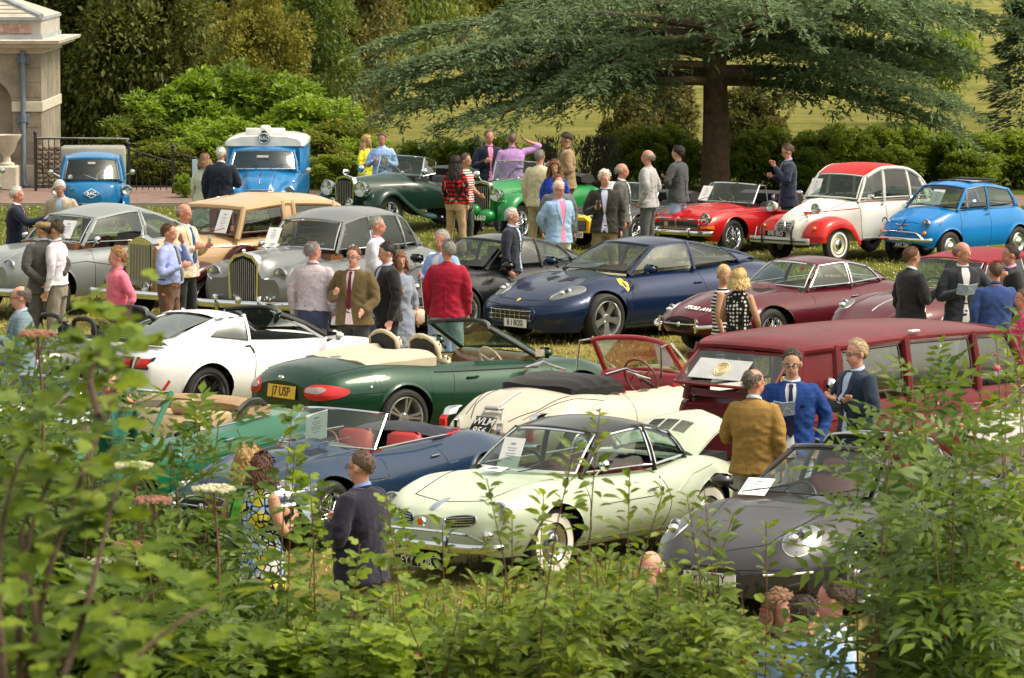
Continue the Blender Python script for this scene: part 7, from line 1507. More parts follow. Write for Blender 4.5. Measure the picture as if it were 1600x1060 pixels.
 o = MB().lathe([(-.07, 0), (-.07, .03), (.08, .042)], axis='z', n=16).build('pint_glass', GL); MB().lathe([(-.066, 0), (-.066, .028), (.05, .037), (.051, 0)], axis='z', n=14).build('beer', mat('brown_beer', (.06, .015, .005), .2), o); tag(o, 'half full pint glass of brown beer held by the wavy-haired person', 'glass'); held(o, D['pint'], -1, (0, -.03, .02))
 def booklet(p, sg, label, w=.10, h=.15, c=((.08, .16, .30), (.55, .62, .70)), off=(0, -.04, .0), tilt=.5, rz=0):
  o = empty('programme'); tag(o, label, 'brochure'); m = pattern('tweed', c[0], c[1]); MATS[('bk', label)] = m
  for a in (.28, -.28):
   q = MB().box((0, 0, 0), (.003, w/2*1.0, h/2)).build('cover', m, o, False); q.rotation_euler = (0, 0, a); q.location = (-.03*abs(a), math.copysign(w/2, a), 0)
  held(o, p, sg, off, rz); o.rotation_euler[1] = tilt; return o
 booklet(D['blue'], -1, 'folded dark blue programme held by the person in the bright blue suit', off=(.05, -.05, .04)); booklet(D['blazer'], 1, 'blue and white leaflet in the hand of the navy blazer', off=(-.06, 0, .04)); booklet(D['gest'], -1, 'pale blue brochure held by the bald person gesturing', c=((.15, .28, .45), (.50, .58, .68)), off=(.03, -.05, .0), w=.13); booklet(D['tan'], -1, 'small dark booklet held by the tall person in tan tweed', c=((.02, .02, .03), (.05, .05, .06)))
 booklet(D['patt'], -1, 'rolled white leaflet by the pocket of the speckled shirt', w=.04, h=.14, c=((.5, .5, .55), (.6, .6, .65)), off=(.02, -.06, -.02)); booklet(D['grey'], 1, 'folded leaflet held by the grey-blue checked jacket', c=((.3, .38, .45), (.55, .6, .65)))
 o = MB().box((0, 0, 0), (.035, .065, .045), bev=.012).build('camera_body', BLACK); MB().lathe([(.03, .036), (.09, .036), (.10, .03), (.085, 0)], axis='x', n=16).build('lens_barrel', BLACK, o); o.name = 'camera_handheld'; tag(o, 'black camera held up by the person in the green jacket', 'camera')
 p = D['photo']; o.location = p.M @ Vector((.165, 0, 1.62)); o.rotation_euler = (0, 0, rad(p.face))
 # bags
 p = D['floral']; o = MB().loft([[(a*.16*k+dx, b*.06*k, z) for a, b in ((1, 0), (.7, .8), (-.7, .8), (-1, 0), (-.7, -.8), (.7, -.8))] for z, k, dx in ((-.20, .6, 0), (-.15, 1, 0), (.05, 1.05, 0), (.16, .85, .01), (.19, .4, .01))]).build('shoulder_bag', leather((.015, .018, .03)), None, True, 60)
 MB().tube(poly3([(-.12, 0, .15), (-.05, -.02, .45), (.04, -.03, .52), (.10, 0, .16)], 14), .010, 5).build('strap', leather((.015, .018, .03)), o); tag(o, 'dark navy leather shoulder bag hanging beside the floral dress', 'bag'); o.location = p.M @ Vector((-.05, .25, .92)); o.rotation_euler = (0, 0, rad(p.face))
 p = D['glassw']; o = MB().box((0, 0, 0), (.05, .09, .10), bev=.03).build('handbag', leather((.55, .47, .36)), None, True, 60); MB().tube([(0, -.08, .08), (0, -.06, .42), (0, .04, .5), (0, .08, .08)], .005, 5).build('strap', leather((.55, .47, .36)), o); tag(o, 'small cream handbag hanging beside the grey-blue dress', 'bag'); o.location = p.M @ Vector((.0, .24, .90)); o.rotation_euler = (0, 0, rad(p.face))
# ------------------------------------------------------------------ the park: ground, path, building, railings
def terrain(y): return -2.5*float(sstep(104, 124, y))+14*float(sstep(330, 700, y))
def groundhit(px, py):
 z = -2.5
 return G(px, py, z)
def build_ground():
 ys = np.concatenate([np.linspace(-60, 100, 9), np.linspace(102, 128, 14), np.linspace(140, 320, 6), np.linspace(330, 760, 20)]); xs = np.linspace(-420, 420, 31)
 P = np.array([[(x, y, terrain(y)) for x in xs] for y in ys])
 m, n, b, o = nodes('lawn'); b.inputs['Roughness'].default_value = .95; b.inputs['Specular IOR Level'].default_value = .15
 t1 = _noise(n, .22, 5, rough=.6); t2 = _noise(n, 1.7, 5, rough=.7); t3 = _noise(n, 28, 4, rough=.8)
 r1 = _ramp(n, t1.outputs['Fac'], [(.30, (.26, .26, .06)), (.50, (.46, .38, .14)), (.68, (.58, .46, .21))])
 r2 = _ramp(n, t2.outputs['Fac'], [(.30, (.62, .66, .52)), (.62, (1.08, 1.0, .92))]); r3 = _ramp(n, t3.outputs['Fac'], [(.30, (.45, .48, .38)), (.66, (1.25, 1.2, 1.15))])
 def mul(a, c):
  q = n.nodes.new('ShaderNodeMix'); q.data_type = 'RGBA'; q.blend_type = 'MULTIPLY'; q.inputs['Factor'].default_value = 1; n.links.new(a, q.inputs[6]); n.links.new(c, q.inputs[7]); return q.outputs[2]
 # the watered strip by the hedge is greener, the far meadow paler
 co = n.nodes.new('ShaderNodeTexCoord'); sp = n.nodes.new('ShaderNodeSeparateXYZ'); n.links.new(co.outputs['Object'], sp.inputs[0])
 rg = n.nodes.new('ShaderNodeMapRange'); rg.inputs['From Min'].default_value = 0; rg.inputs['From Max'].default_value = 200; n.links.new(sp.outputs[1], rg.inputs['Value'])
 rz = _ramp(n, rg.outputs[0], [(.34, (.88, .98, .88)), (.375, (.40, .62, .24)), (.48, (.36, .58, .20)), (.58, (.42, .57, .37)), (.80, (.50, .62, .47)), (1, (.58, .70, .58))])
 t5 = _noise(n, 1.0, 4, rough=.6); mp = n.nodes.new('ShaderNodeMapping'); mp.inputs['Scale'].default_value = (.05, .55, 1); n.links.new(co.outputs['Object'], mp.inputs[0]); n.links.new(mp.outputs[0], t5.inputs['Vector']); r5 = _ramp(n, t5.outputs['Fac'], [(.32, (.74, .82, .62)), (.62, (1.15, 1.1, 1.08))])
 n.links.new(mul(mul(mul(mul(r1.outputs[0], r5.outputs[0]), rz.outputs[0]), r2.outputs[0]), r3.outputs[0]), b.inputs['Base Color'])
 t4 = _noise(n, 55, 4, rough=.8); _bump(n, t4.outputs['Fac'], b, 1.0, .07)
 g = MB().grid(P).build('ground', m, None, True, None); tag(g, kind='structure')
 pm = mat('reddish_gravel', (.19, .12, .10), .95, var=.22, scale=3, bump=.6, bscale=90)
 for nm, pts in (('path', [(-30, 93.4), (-4.4, 94.4), (-3.6, 97.5), (-5.5, 100.5), (-30, 101.2)]), ('path', [(9.9, 93.6), (40, 92.0), (40, 97), (10.1, 97)])):
  q = MB().add([(x, y, .004) for x, y in pts], [tuple(range(len(pts)))]).build(nm, pm, None, False); tag(q, kind='structure')
 ke = MB().box((-12, 93.42, .03), (7.6, .06, .05)).build('kerb', mat('kerb_stone', (.3, .25, .2), .9), None, False); tag(ke, kind='structure')
 # mown grass blades give the lawn a nap: short tufts where the photograph shows open ground
 N = 60000; a = RS.rand(N); y = 38+a**.8*56; x = (RS.rand(N)-.5)*(y*.245); h = .022+.03*RS.rand(N); th = RS.rand(N)*6.28; w_ = .010+.012*RS.rand(N)
 dx, dy = np.cos(th)*w_, np.sin(th)*w_; lx, ly = (RS.rand(N)-.5)*.04, (RS.rand(N)-.5)*.04; z0 = np.zeros(N)
 V = np.stack([np.stack([x-dx, y-dy, z0], 1), np.stack([x+dx, y+dy, z0], 1), np.stack([x+lx, y+ly, h], 1)], 1).reshape(-1, 3); F = np.arange(N*3).reshape(-1, 3)
 gm, n, b, o = nodes('grass_blade'); b.inputs['Roughness'].default_value = .9; gi = n.nodes.new('ShaderNodeNewGeometry'); r = _ramp(n, gi.outputs['Random Per Island'], [(0, (.24, .24, .05)), (.45, (.40, .34, .12)), (1, (.52, .43, .19))]); n.links.new(r.outputs[0], b.inputs['Base Color'])
 tag(fast('grass', V, F, gm, None, False), kind='stuff')
def build_pavilion():
 st, n, b, o = nodes('limestone_render'); b.inputs['Roughness'].default_value = .92
 t1 = _noise(n, 1.6, 6, rough=.65); t2 = _noise(n, 26, 4); r1 = _ramp(n, t1.outputs['Fac'], [(.25, (.11, .095, .075)), (.5, (.24, .205, .155)), (.75, (.36, .31, .235))]); n.links.new(r1.outputs[0], b.inputs['Base Color']); _bump(n, t2.outputs['Fac'], b, .5, .03)
 pale = mat('pale_stone', (.52, .47, .38), .85, var=.18, scale=4, bump=.4, bscale=30); lead = mat('lead_sheet', (.30, .32, .35), .6, var=.2, scale=3); rusty = mat('weathered_red_panel', (.33, .20, .16), .9, var=.5, scale=6)
 d = 99.7; X = lambda px: DX(px, d); Z = lambda py: ZY(py, d)
 t = empty('garden_pavilion', (X(65), d, 0)); tag(t, 'classical stone pavilion corner with arched recess, cornice and grey lead roof', 'building'); ox = X(65)
 L = lambda px: X(px)-ox
 def box(nm, x0, x1, y0, y1, z0, z1, m, par=None, bev=0): return MB().box(((x0+x1)/2, (y0+y1)/2, (z0+z1)/2), (abs(x1-x0)/2, abs(y1-y0)/2, (z1-z0)/2), bev=bev).build(nm, m, par or t, False)
 # wall with a round-headed recess: pier, spandrel
 q = MB(); xa, xc, zs, za = L(20), L(-60), Z(168), Z(120); 
 box('pier', xa, 0, 0, 4.2, .0, Z(80), st); cx, r_ = L(-28), L(20)-L(-28); zs = Z(120)-r_
 pts = [(cx+r_*math.cos(a), zs+r_*math.sin(a)) for a in np.linspace(0, math.pi, 25)]
 F_ = MB(); top = Z(80)-.002
 A = np.array([[(x, 0, z), (x, 0, top)] for x, z in pts]); B = A.copy(); B[..., 1] = .30; F_.grid(A[::-1]); C_ = np.array([[(x, 0, z), (x, .30, z)] for x, z in pts]); F_.grid(C_); F_.build('arch', st, t, True, 40)
 box('recess_wall', L(-80), xa-.002, .30, 4.0, 0, top, mat('recess_stone', (.30, .25, .19), .92, var=.3, scale=2, bump=.4, bscale=30)); box('pier', L(-160), cx-r_, 0, 4.0, 0, top, st)
 box('impost_band', xa-.02, .03, -.03, 4.2, Z(175), Z(159), pale, bev=.01); box('plinth', xa-.02, .05, -.05, 4.25, 0, Z(258), pale, bev=.01); box('architrave', L(-160), .04, -.04, 4.24, Z(84), Z(80)+.02, pale, bev=.01)
 prof = [(0, Z(80)), (.08, Z(79)), (.10, Z(76)), (.30, Z(74)), (.34, Z(70)), (.42, Z(68)), (.44, Z(63)), (.0, Z(62))]
 q = MB(); q.grid(np.array([[(L(-160), -p, z) for p, z in prof], [(p, -p, z) for p, z in prof], [(p, 4.2+p, z) for p, z in prof]])); q.build('cornice', pale, t, False)
 box('parapet', L(-160), 0, .02, 4.2, Z(62)-.01, Z(30), mat('parapet_stone', (.36, .34, .31), .9, var=.25, scale=5)); box('parapet_coping', L(-160), .03, -.03, 4.24, Z(32), Z(27), lead); box('parapet_base', L(-160), .03, -.03, 4.24, Z(62), Z(55), lead); box('red_panel', L(-160), L(50), .0, .03, Z(52), Z(38), rusty); 
 for k in range(3): box('parapet_joint', L(30-22*k), L(29.3-22*k), -.002, .02, Z(52), Z(38), mat('joint_dark', (.10, .08, .07), .9))
 a, b_ = L(-80), Z(-20); q = MB(); q.add([(.02, -.02, Z(27)), (L(-80), 2.1, Z(-30)), (L(-240), -.02, Z(27)), (.02, 4.22, Z(27))], [(0, 1, 2), (0, 3, 1)]).build('roof', mat('slate_roof', (.40, .36, .30), .8, var=.2, scale=3), t, False); MB().tube([(.02, -.02, Z(26)), (L(-80), 2.1, Z(-31))], .07, 6).build('roof_hip', lead, t)
 for k in range(9):
  f = (k+1)/10; p0 = np.array([.02, -.02, Z(27)])*(1-f)+np.array([L(-80), 2.1, Z(-30)])*f; p1 = np.array([L(-240), -.02, Z(27)])*(1-f)+np.array([L(-80), 2.1, Z(-30)])*f; MB().tube([p0+[0, -.01, .005], p1+[0, -.01, .005]], .012, 4).build('slate_course', mat('slate_edge', (.25, .23, .20), .8), t)
 bl = mat('blue_grey_pipe', (.12, .15, .20), .5, var=.15); p = MB().tube([(L(37), -.10, Z(80)), (L(37), -.10, .22), (L(39), -.16, .06), (L(45), -.22, .02)], .055, 10).build('drainpipe', bl, t)
 for py in (93, 186): MB().box((L(37), -.04, Z(py)), (.13, .04, .10), bev=.015).build('pipe_bracket', bl, p); MB().tube([(L(37), -.10, Z(py)-.06), (L(37), -.10, Z(py)+.06)], .072, 10).build('pipe_collar', bl, p)
 # courses of ashlar, thinly jointed
 for k in range(7): box('stone_joint', xa, .0, -.003, .0, .62+.34*k if k < 3 else .98+.32*k, (.62+.34*k if k < 3 else .98+.32*k)+.008, mat('joint_dark', (.10, .08, .07), .9))
 u = MB().lathe([(0, .16), (.05, .17), (.08, .09), (.20, .07), (.30, .16), (.52, .24), (.60, .30), (.66, .32), (.66, .26), (.58, .2)], axis='z', n=24).build('stone_urn', pale, None, True, 40); u.location = (DX(11, 99), 98.9, .52); tag(u, 'pale stone urn on a pedestal in front of the pavilion arch', 'urn')
 pd = MB().box((0, 0, .26), (.24, .24, .26), bev=.03).build('pedestal', pale, None, True, 40); pd.location = (DX(11, 99), 98.9, 0); tag(pd, 'square stone pedestal carrying the garden urn', 'pedestal')
 s = empty('stone_steps', (DX(92, 99.2), 99.4, 0)); tag(s, 'flight of mossy rubble steps behind the iron railings', 'steps'); rs = random.Random(4); rub = mat('rubble_stone', (.20, .165, .125), .95, var=.4, scale=5, bump=.5, bscale=20)
 for r_ in range(9):
  zz = .06+.10*r_
  for k in range(12-r_): MB().box((-.45+.13*k+rs.uniform(-.02, .02), .1+rs.uniform(0, .06), zz), (.062, .10, .046), bev=.018).build('stone', rub, s, True, 50)
 # iron railings
 ir = mat('black_iron', (.012, .012, .013), .5)
 for (pa, pb, ta, tb, dd, lab) in ((57, 122, 217, 217, 98.4, 'black iron railings on top of the steps beside the pavilion'), (203, 269, 234, 254, 98.0, 'black iron railing sloping down behind the blue pickup'), (272, 352, 238, 262, 97.6, 'black iron railing between the gate post and the blue van')):
  f = empty('iron_railing', (DX(pa, dd), dd, 0)); tag(f, lab, 'railing'); W_ = DX(pb, dd)-DX(pa, dd); nb = int(W_/.112)
  za, zb = ZY(ta, dd), ZY(tb, dd); MB().tube([(0, 0, za), (W_, 0, zb)], .018, 6).build('top_rail', ir, f); MB().tube([(0, 0, .12), (W_, 0, .12)], .016, 6).build('bottom_rail', ir, f)
  for k in range(nb+1):
   x = W_*k/nb; zt = za+(zb-za)*k/nb; MB().tube([(x, 0, .05), (x, 0, zt-.01)], .0105, 5).build('bar', ir, f)
  MB().tube([(-.03, 0, 0), (-.03, 0, za+.08)], .03, 8).ell((-.03, 0, za+.12), (.045, .045, .045), 6, 8).build('post', ir, f)
 h = empty('hoop_rail', (DX(57, 98.8), 98.8, 0)); tag(h, 'thin grey metal handrail curving down above the blue pickup', 'handrail'); MB().tube(poly3([(0, 0, ZY(216, 98.8)), (1.8, 0, ZY(217, 98.8)), (1.93, 0, ZY(221, 98.8)), (1.97, 0, ZY(233, 98.8)), (1.97, 0, .2)], 30), .016, 6).build('rail', mat('grey_rail', (.25, .28, .28), .5), h)
 sb = MB().box((0, 0, .42), (.055, .02, .26), bev=.005).build('board', mat('pale_blue_board', (.35, .5, .6), .5)); MB().tube([(0, .02, 0), (0, .02, .3)], .015, 6).build('post', ir, sb); sb.name = 'notice_board'; sb.location = (DX(304, 96.5), 96.5, .1); tag(sb, 'small pale blue notice board by the railings', 'sign')

# ------------------------------------------------------------------ foliage
def leafmat(name, stops, rough=.55, trans=.35, big=None):
 if name in MATS: return MATS[name]
 m, n, b, o = nodes(name); gi = n.nodes.new('ShaderNodeNewGeometry'); oi = n.nodes.new('ShaderNodeObjectInfo')
 ad = n.nodes.new('ShaderNodeMath'); ad.operation = 'MULTIPLY_ADD'; ad.inputs[1].default_value = .30; n.links.new(oi.outputs['Random'], ad.inputs[0])
 sc = n.nodes.new('ShaderNodeMath'); sc.operation = 'MULTIPLY'; sc.inputs[1].default_value = .45; n.links.new(gi.outputs['Random Per Island'], sc.inputs[0]); n.links.new(sc.outputs[0], ad.inputs[2])
 t = _noise(n, big or .9, 3); s2 = n.nodes.new('ShaderNodeMath'); s2.operation = 'MULTIPLY_ADD'; s2.inputs[1].default_value = .8; n.links.new(t.outputs['Fac'], s2.inputs[0]); s3 = n.nodes.new('ShaderNodeMath'); s3.operation = 'SUBTRACT'; s3.inputs[1].default_value = .28; n.links.new(ad.outputs[0], s2.inputs[2]); n.links.new(s2.outputs[0], s3.inputs[0])
 r = _ramp(n, s3.outputs[0], stops); n.links.new(r.outputs[0], b.inputs['Base Color']); b.inputs['Roughness'].default_value = rough; b.inputs['Specular IOR Level'].default_value = .35
 tr = n.nodes.new('ShaderNodeBsdfTranslucent'); ms = n.nodes.new('ShaderNodeMixShader'); ms.inputs[0].default_value = trans
 br = n.nodes.new('ShaderNodeHueSaturation'); br.inputs['Value'].default_value = 1.5; br.inputs['Hue'].default_value = .485; n.links.new(r.outputs[0], br.inputs['Color']); n.links.new(br.outputs[0], tr.inputs[0])
 n.links.new(b.outputs[0], ms.inputs[1]); n.links.new(tr.outputs[0], ms.inputs[2]); n.links.new(ms.outputs[0], o.inputs[0]); MATS[name] = m; return m
def frames(N, d, up=None, rs=RS):
 """orthonormal frames whose x axis is the unit direction d (N x 3) and whose z axis leans towards up"""
 u = np.array([0, 0, 1.]) if up is None else up
 z = np.broadcast_to(u, d.shape)-d*(d*u).sum(1)[:, None]+rs.normal(0, .25, d.shape); z -= d*(z*d).sum(1)[:, None]; z /= np.linalg.norm(z, axis=1)[:, None]+1e-9
 return np.stack([d, np.cross(z, d), z], 2)
def scatter(T, F, pos, fr, sc):
 V = np.einsum('nij,kj->nki', fr, T)*sc[:, None, None]*(1+.0*pos[:, :1, None])+pos[:, None, :]; n = len(pos); k = len(T)
 return V.reshape(-1, 3), (np.asarray(F)[None]+np.arange(n)[:, None, None]*k).reshape(-1, np.asarray(F).shape[1])
QUAD = (np.array([(0, 0, 0), (.45, -.30, .06), (1, 0, -.05), (.5, .30, .06)]), np.array([(0, 1, 2, 3)]))
OVAL = (np.array([(0, 0, 0), (.30, -.21, .05), (.30, .21, .05), (.34, 0, -.02), (.68, -.17, .02), (.68, .17, .02), (.70, 0, -.05), (1, 0, -.16)]), np.array([(0, 1, 3, 3), (0, 3, 2, 2), (1, 4, 6, 3), (3, 6, 5, 2), (4, 7, 6, 6), (6, 7, 5, 5)]))
LOBE = (np.array([(0, 0, 0), (.12, -.34, .05), (.42, -.50, .02), (.55, -.24, .03), (.86, -.32, -.04), (1.05, 0, -.10), (.86, .32, -.04), (.55, .24, .03), (.42, .50, .02), (.12, .34, .05), (.5, 0, -.04)]), np.array([(10, 0, 1, 2), (10, 2, 3, 4), (10, 4, 5, 6), (10, 6, 7, 8), (10, 8, 9, 0)]))
def _tri(F): return [tuple(dict.fromkeys(int(i) for i in f)) for f in F]
def pinnate():
 V, F = [], []
 for i, (t, sg) in enumerate([(.25, 1), (.25, -1), (.5, 1), (.5, -1), (.75, 1), (.75, -1), (.95, 0)]):
  a = sg*1.0; c, s = math.cos(a), math.sin(a); L = .42 if sg else .48
  for p in ((0, 0, 0), (.40, -.19, .03), (1, 0, -.14), (.40, .19, .03)): x, y = p[0]*L, p[1]*L; V.append((t+x*c-y*s, x*s+y*c, p[2]*L-.10*t*t))
  F.append(tuple(4*i+k for k in range(4)))
 return np.array(V), np.array(F)
PINN = pinnate()
def unit(N, rs=RS): d = rs.normal(size=(N, 3)); return d/np.linalg.norm(d, axis=1)[:, None]
def crown_mesh(name, seed, R, nclump, N, leaf, m, low=-.9, flat=1.0, template=QUAD, clump=.34):
 rs = np.random.RandomState(seed); R = np.array(R); c = unit(nclump, rs)*(rs.rand(nclump, 1)**.4)*.80; c[:, 2] = np.clip(c[:, 2], low, 1)*flat; cr = clump*(.6+.7*rs.rand(nclump))
 k = rs.randint(0, nclump, N); d = unit(N, rs); d[:, 2] = np.where(rs.rand(N) < .6, abs(d[:, 2]), d[:, 2]); pos = (c[k]+d*cr[k][:, None]*(.75+.3*rs.rand(N, 1)))*R
 dirs = d+rs.normal(0, .55, d.shape)+np.array([0, 0, -.15]); dirs /= np.linalg.norm(dirs, axis=1)[:, None]
 V, F = scatter(template[0], template[1], pos, frames(N, dirs, np.array([0, 0, 1.]), rs), leaf*(.6+.8*rs.rand(N)))
 return fast(name, V, F, m, smooth=False, data_only=True)
def inst(name, me, parent, loc, sc, rz=0, kind=None, mt=None):
 o = bpy.data.objects.new(name, me); COL.objects.link(o); o.parent = parent; o.location = loc; o.scale = sc if hasattr(sc, '__len__') else (sc,)*3; o.rotation_euler = (0, 0, rz)
 if mt: o.material_slots[0].link = 'OBJECT'; o.material_slots[0].material = mt
 if kind: o['kind'] = kind
 return o
BARK = mat('bark', (.085, .055, .035), .95, var=.45, scale=9, bump=1.0, bscale=30)
def build_trees():
 darkg = leafmat('woodland_leaf', [(0, (.028, .040, .008)), (.42, (.10, .125, .024)), (.8, (.24, .25, .055))], big=.55); midg = leafmat('mid_green_leaf', [(0, (.035, .065, .010)), (.45, (.12, .175, .028)), (.85, (.25, .29, .055))])
 brown = leafmat('olive_leaf', [(0, (.035, .038, .010)), (.45, (.125, .125, .030)), (.85, (.25, .22, .06))]); bright = leafmat('bright_leaf', [(0, (.045, .09, .006)), (.45, (.15, .25, .018)), (.85, (.31, .41, .045))]); gold = leafmat('golden_leaf', [(0, (.05, .065, .010)), (.5, (.20, .20, .028)), (.85, (.38, .32, .05))])
 crowns = [crown_mesh('crown', 11+i, (2.6, 2.6, 3.4), 75, 27000, .155, darkg, clump=.23) for i in range(3)]; big = crown_mesh('crown', 31, (2.6, 2.6, 2.0), 46, 11000, .17, darkg, clump=.28)
 def tree(px, d, h, r, label, mt, k=0, cat='tree', group='woodland trees behind the lawn', low=.10):
  t = empty('tree', (DX(px, d), d, terrain(d))); tag(t, label, cat, group); MB().tube([(0, 0, 0), (.1, 0, h*.3), (-.1, .1, h*.62)], [r*.09, r*.07, r*.04], 8).build('trunk', BARK, t)
  for a in range(4): MB().tube([(0, 0, h*(.22+.08*a)), (math.cos(a*1.7)*r*.4, math.sin(a*1.7)*r*.4, h*(.40+.08*a)), (math.cos(a*1.7)*r*.7, math.sin(a*1.7)*r*.7, h*(.48+.08*a))], [r*.045, r*.03, r*.012], 6).build('limb', BARK, t)
  inst('crown', crowns[k % 3], t, (0, 0, h*(.5+low/2)), (r/2.6, r/2.6, h*.48/3.4), k*1.3, None, mt); return t
 T = [(20, 128, 11, 3.6, darkg, 'dark woodland tree rising behind the pavilion roof'), (95, 122, 9.5, 2.6, darkg, 'dark tree directly beside the pavilion cornice'), (150, 132, 11, 3.4, darkg, 'broad dark tree second from the pavilion'), (215, 120, 8.5, 2.4, darkg, 'dark leafy tree above the left of the laurel mass'), (280, 135, 12, 3.6, brown, 'olive green tree standing behind the golden-tipped tree'),
   (350, 128, 10, 3.0, darkg, 'shadowed tree directly behind the golden-tipped tree'), (430, 140, 12, 3.4, brown, 'brownish woodland tree right of the golden-tipped tree'), (500, 126, 9, 2.4, brown, 'olive tree with drooping edge above the blonde person in yellow'), (545, 150, 12, 3.2, midg, 'mid green tree at the edge of the woodland by the meadow'), (470, 122, 7.0, 1.9, midg, 'lower mid green tree between the laurel mass and the meadow')]
 for i, (px, d, h, r, mt, lab) in enumerate(T): tree(px, d, h, r, lab, mt, i)
 for i, (px, d, h, r, mt, lab) in enumerate([(-60, 140, 12, 4, darkg, 'dark woodland tree beyond the pavilion'), (600, 195, 13, 3.4, midg, 'light green tree where the meadow meets the wood'), (655, 232, 13, 3.4, midg, 'far tree with a bare trunk showing at the meadow edge'), (720, 245, 14, 4.6, darkg, 'shaded far tree left of the cedar boughs'), (800, 250, 14, 4.6, midg, 'far green tree seen over the cedar boughs'), (880, 252, 14, 4.4, bright, 'bright far tree above the middle of the cedar'), (960, 255, 15, 5, midg, 'far tree above the cedar trunk'), (1050, 262, 15, 5, darkg, 'dark far tree behind the cedar top'), (1150, 270, 14, 5, midg, 'far tree glimpsed through the cedar crown'), (1250, 275, 14, 5, brown, 'olive far tree glimpsed between right cedar boughs')]): tree(px, d, h, r, lab, mt, i, group='distant trees across the meadow', low=.0)
 # distant hill wood closes the view where the meadow ends
 for (px, d, h, r, mt, lab, py0) in ((1470, 0, 4.4, 1.9, bright, 'young round-headed tree standing alone in the dry meadow', 196),):
  p = groundhit(px, py0); t = empty('young_tree', (p.x, p.y, -2.5)); tag(t, lab, 'tree'); MB().tube([(0, 0, 0), (.02, 0, 1.2), (0, 0, 2.6)], [.09, .07, .04], 8).build('trunk', BARK, t); inst('crown', big, t, (0, 0, 2.75), (r*1.0/2.6, r/2.6, 1.9/2.0), 0, None, mt)
  for a in range(5): MB().tube([(0, 0, 1.1+.2*a), (math.cos(a*2.4)*.9, math.sin(a*2.4)*.9, 2.2+.2*a)], [.04, .015], 5).build('limb', BARK, t)
 # conifer at the right edge
 cm = leafmat('spruce_needle', [(0, (.010, .022, .012)), (.5, (.028, .055, .028)), (1, (.07, .11, .05))]); rs = np.random.RandomState(5); N = 9000; tt = rs.rand(N)**.7; ang = rs.rand(N)*6.28; rr = (1-tt*.93)*1.9*(.55+.45*rs.rand(N))*(1+.2*np.sin(tt*60)); pos = np.stack([rr*np.cos(ang), rr*np.sin(ang), .15+tt*7.2-.12*rr], 1); d = np.stack([np.cos(ang), np.sin(ang), -.35+.3*rs.rand(N)], 1); d /= np.linalg.norm(d, axis=1)[:, None]
 V, F = scatter(QUAD[0]*[1, .5, 1], QUAD[1], pos, frames(N, d, None, rs), .30*(.6+.8*rs.rand(N))); p = groundhit(1612, 222); t = empty('spruce_tree', (p.x, p.y, -2.5)); tag(t, 'dark pointed conifer at the photo edge beyond the hedge', 'tree'); MB().tube([(0, 0, 0), (0, 0, 6.5)], [.14, .03], 7).build('trunk', BARK, t); fast('crown', V, F, cm, t, False); t.scale = (1.05,)*3
 # laurel and rhododendron mass on the left, golden-tipped tree
 lm = crown_mesh('foliage', 51, (1.0, 1.0, 1.0), 40, 8500, .115, bright, clump=.30, template=QUAD, low=-.6)
 def shrub(px, py_top, d, r, label, mt, group, name='shrub', depth=1.0, seed=0):
  zt = ZY(py_top, d); t = empty(name, (DX(px, d), d, 0)); tag(t, label, 'shrub', group); h = max(zt, .4)
  q = MB()
  for a in range(6): q.tube([(0, 0, 0), (math.cos(a)*r*.3, math.sin(a)*r*.3, h*.45), (math.cos(a)*r*.55, math.sin(a)*r*.5, h*.8)], [.03, .02, .008], 5)
  q.build('stems', BARK, t); inst('foliage', lm, t, (0, 0, h*.50), (r, r*depth, h*.56), seed*1.1+px, 'stuff', mt); return t
 A = [(225, 180, 105, 1.05, 'rhododendron shrub nearest the pavilion end of the green mass'), (268, 140, 106, 1.2, 'rounded bright rhododendron second from the pavilion'), (320, 108, 107, 1.35, 'tall bright rhododendron with light green crown above the railings'), (380, 96, 108, 1.45, 'tallest bright rhododendron behind the blue patrol van'), (440, 118, 107, 1.35, 'leafy rhododendron above the roof sign of the van'), (492, 150, 105.5, 1.2, 'rhododendron sloping down toward the blonde person in yellow'), (535, 188, 104, 1.0, 'lower rhododendron behind the blonde person in yellow'), (575, 214, 103, .75, 'small shrub ending the green mass beside the meadow'), (205, 235, 101, .8, 'low pale green shrub behind the first railing'), (255, 225, 100.5, .8, 'leafy shrub behind the sloping iron railing'), (300, 210, 101, .9, 'bushy shrub behind the railing near the gate post'), (350, 185, 101.5, 1.0, 'mixed green and yellow shrub left of the patrol van'), (480, 205, 100.5, .9, 'deep green shrub just right of the patrol van')]
 mixb = leafmat('yellowing_leaf', [(0, (.035, .07, .008)), (.45, (.11, .17, .018)), (.8, (.28, .24, .03)), (1, (.42, .22, .03))])
 for i, (px, py, d, r, lab) in enumerate(A): shrub(px, py, d, r, lab, bright if i % 3 else mixb, 'rhododendrons behind the railings', 'rhododendron', seed=i)
 t = tree(400, 113, 5.4, 1.55, 'golden-tipped young tree rising out of the rhododendrons', gold, 2, group=None, low=.1); tree(372, 114.5, 5.0, 1.1, 'smaller yellow-green tree beside the golden-tipped tree', mixb, 1, group=None)
 s = shrub(288, 272, 96.2, .24, 'small clipped bright green bush at the foot of the railings', bright, None, 'box_bush'); s.scale = (1, 1, 1.0)
 # hedge of laurels behind the cars
 hd = leafmat('laurel_leaf', [(0, (.05, .09, .008)), (.45, (.16, .24, .02)), (.85, (.33, .39, .05))], .4)
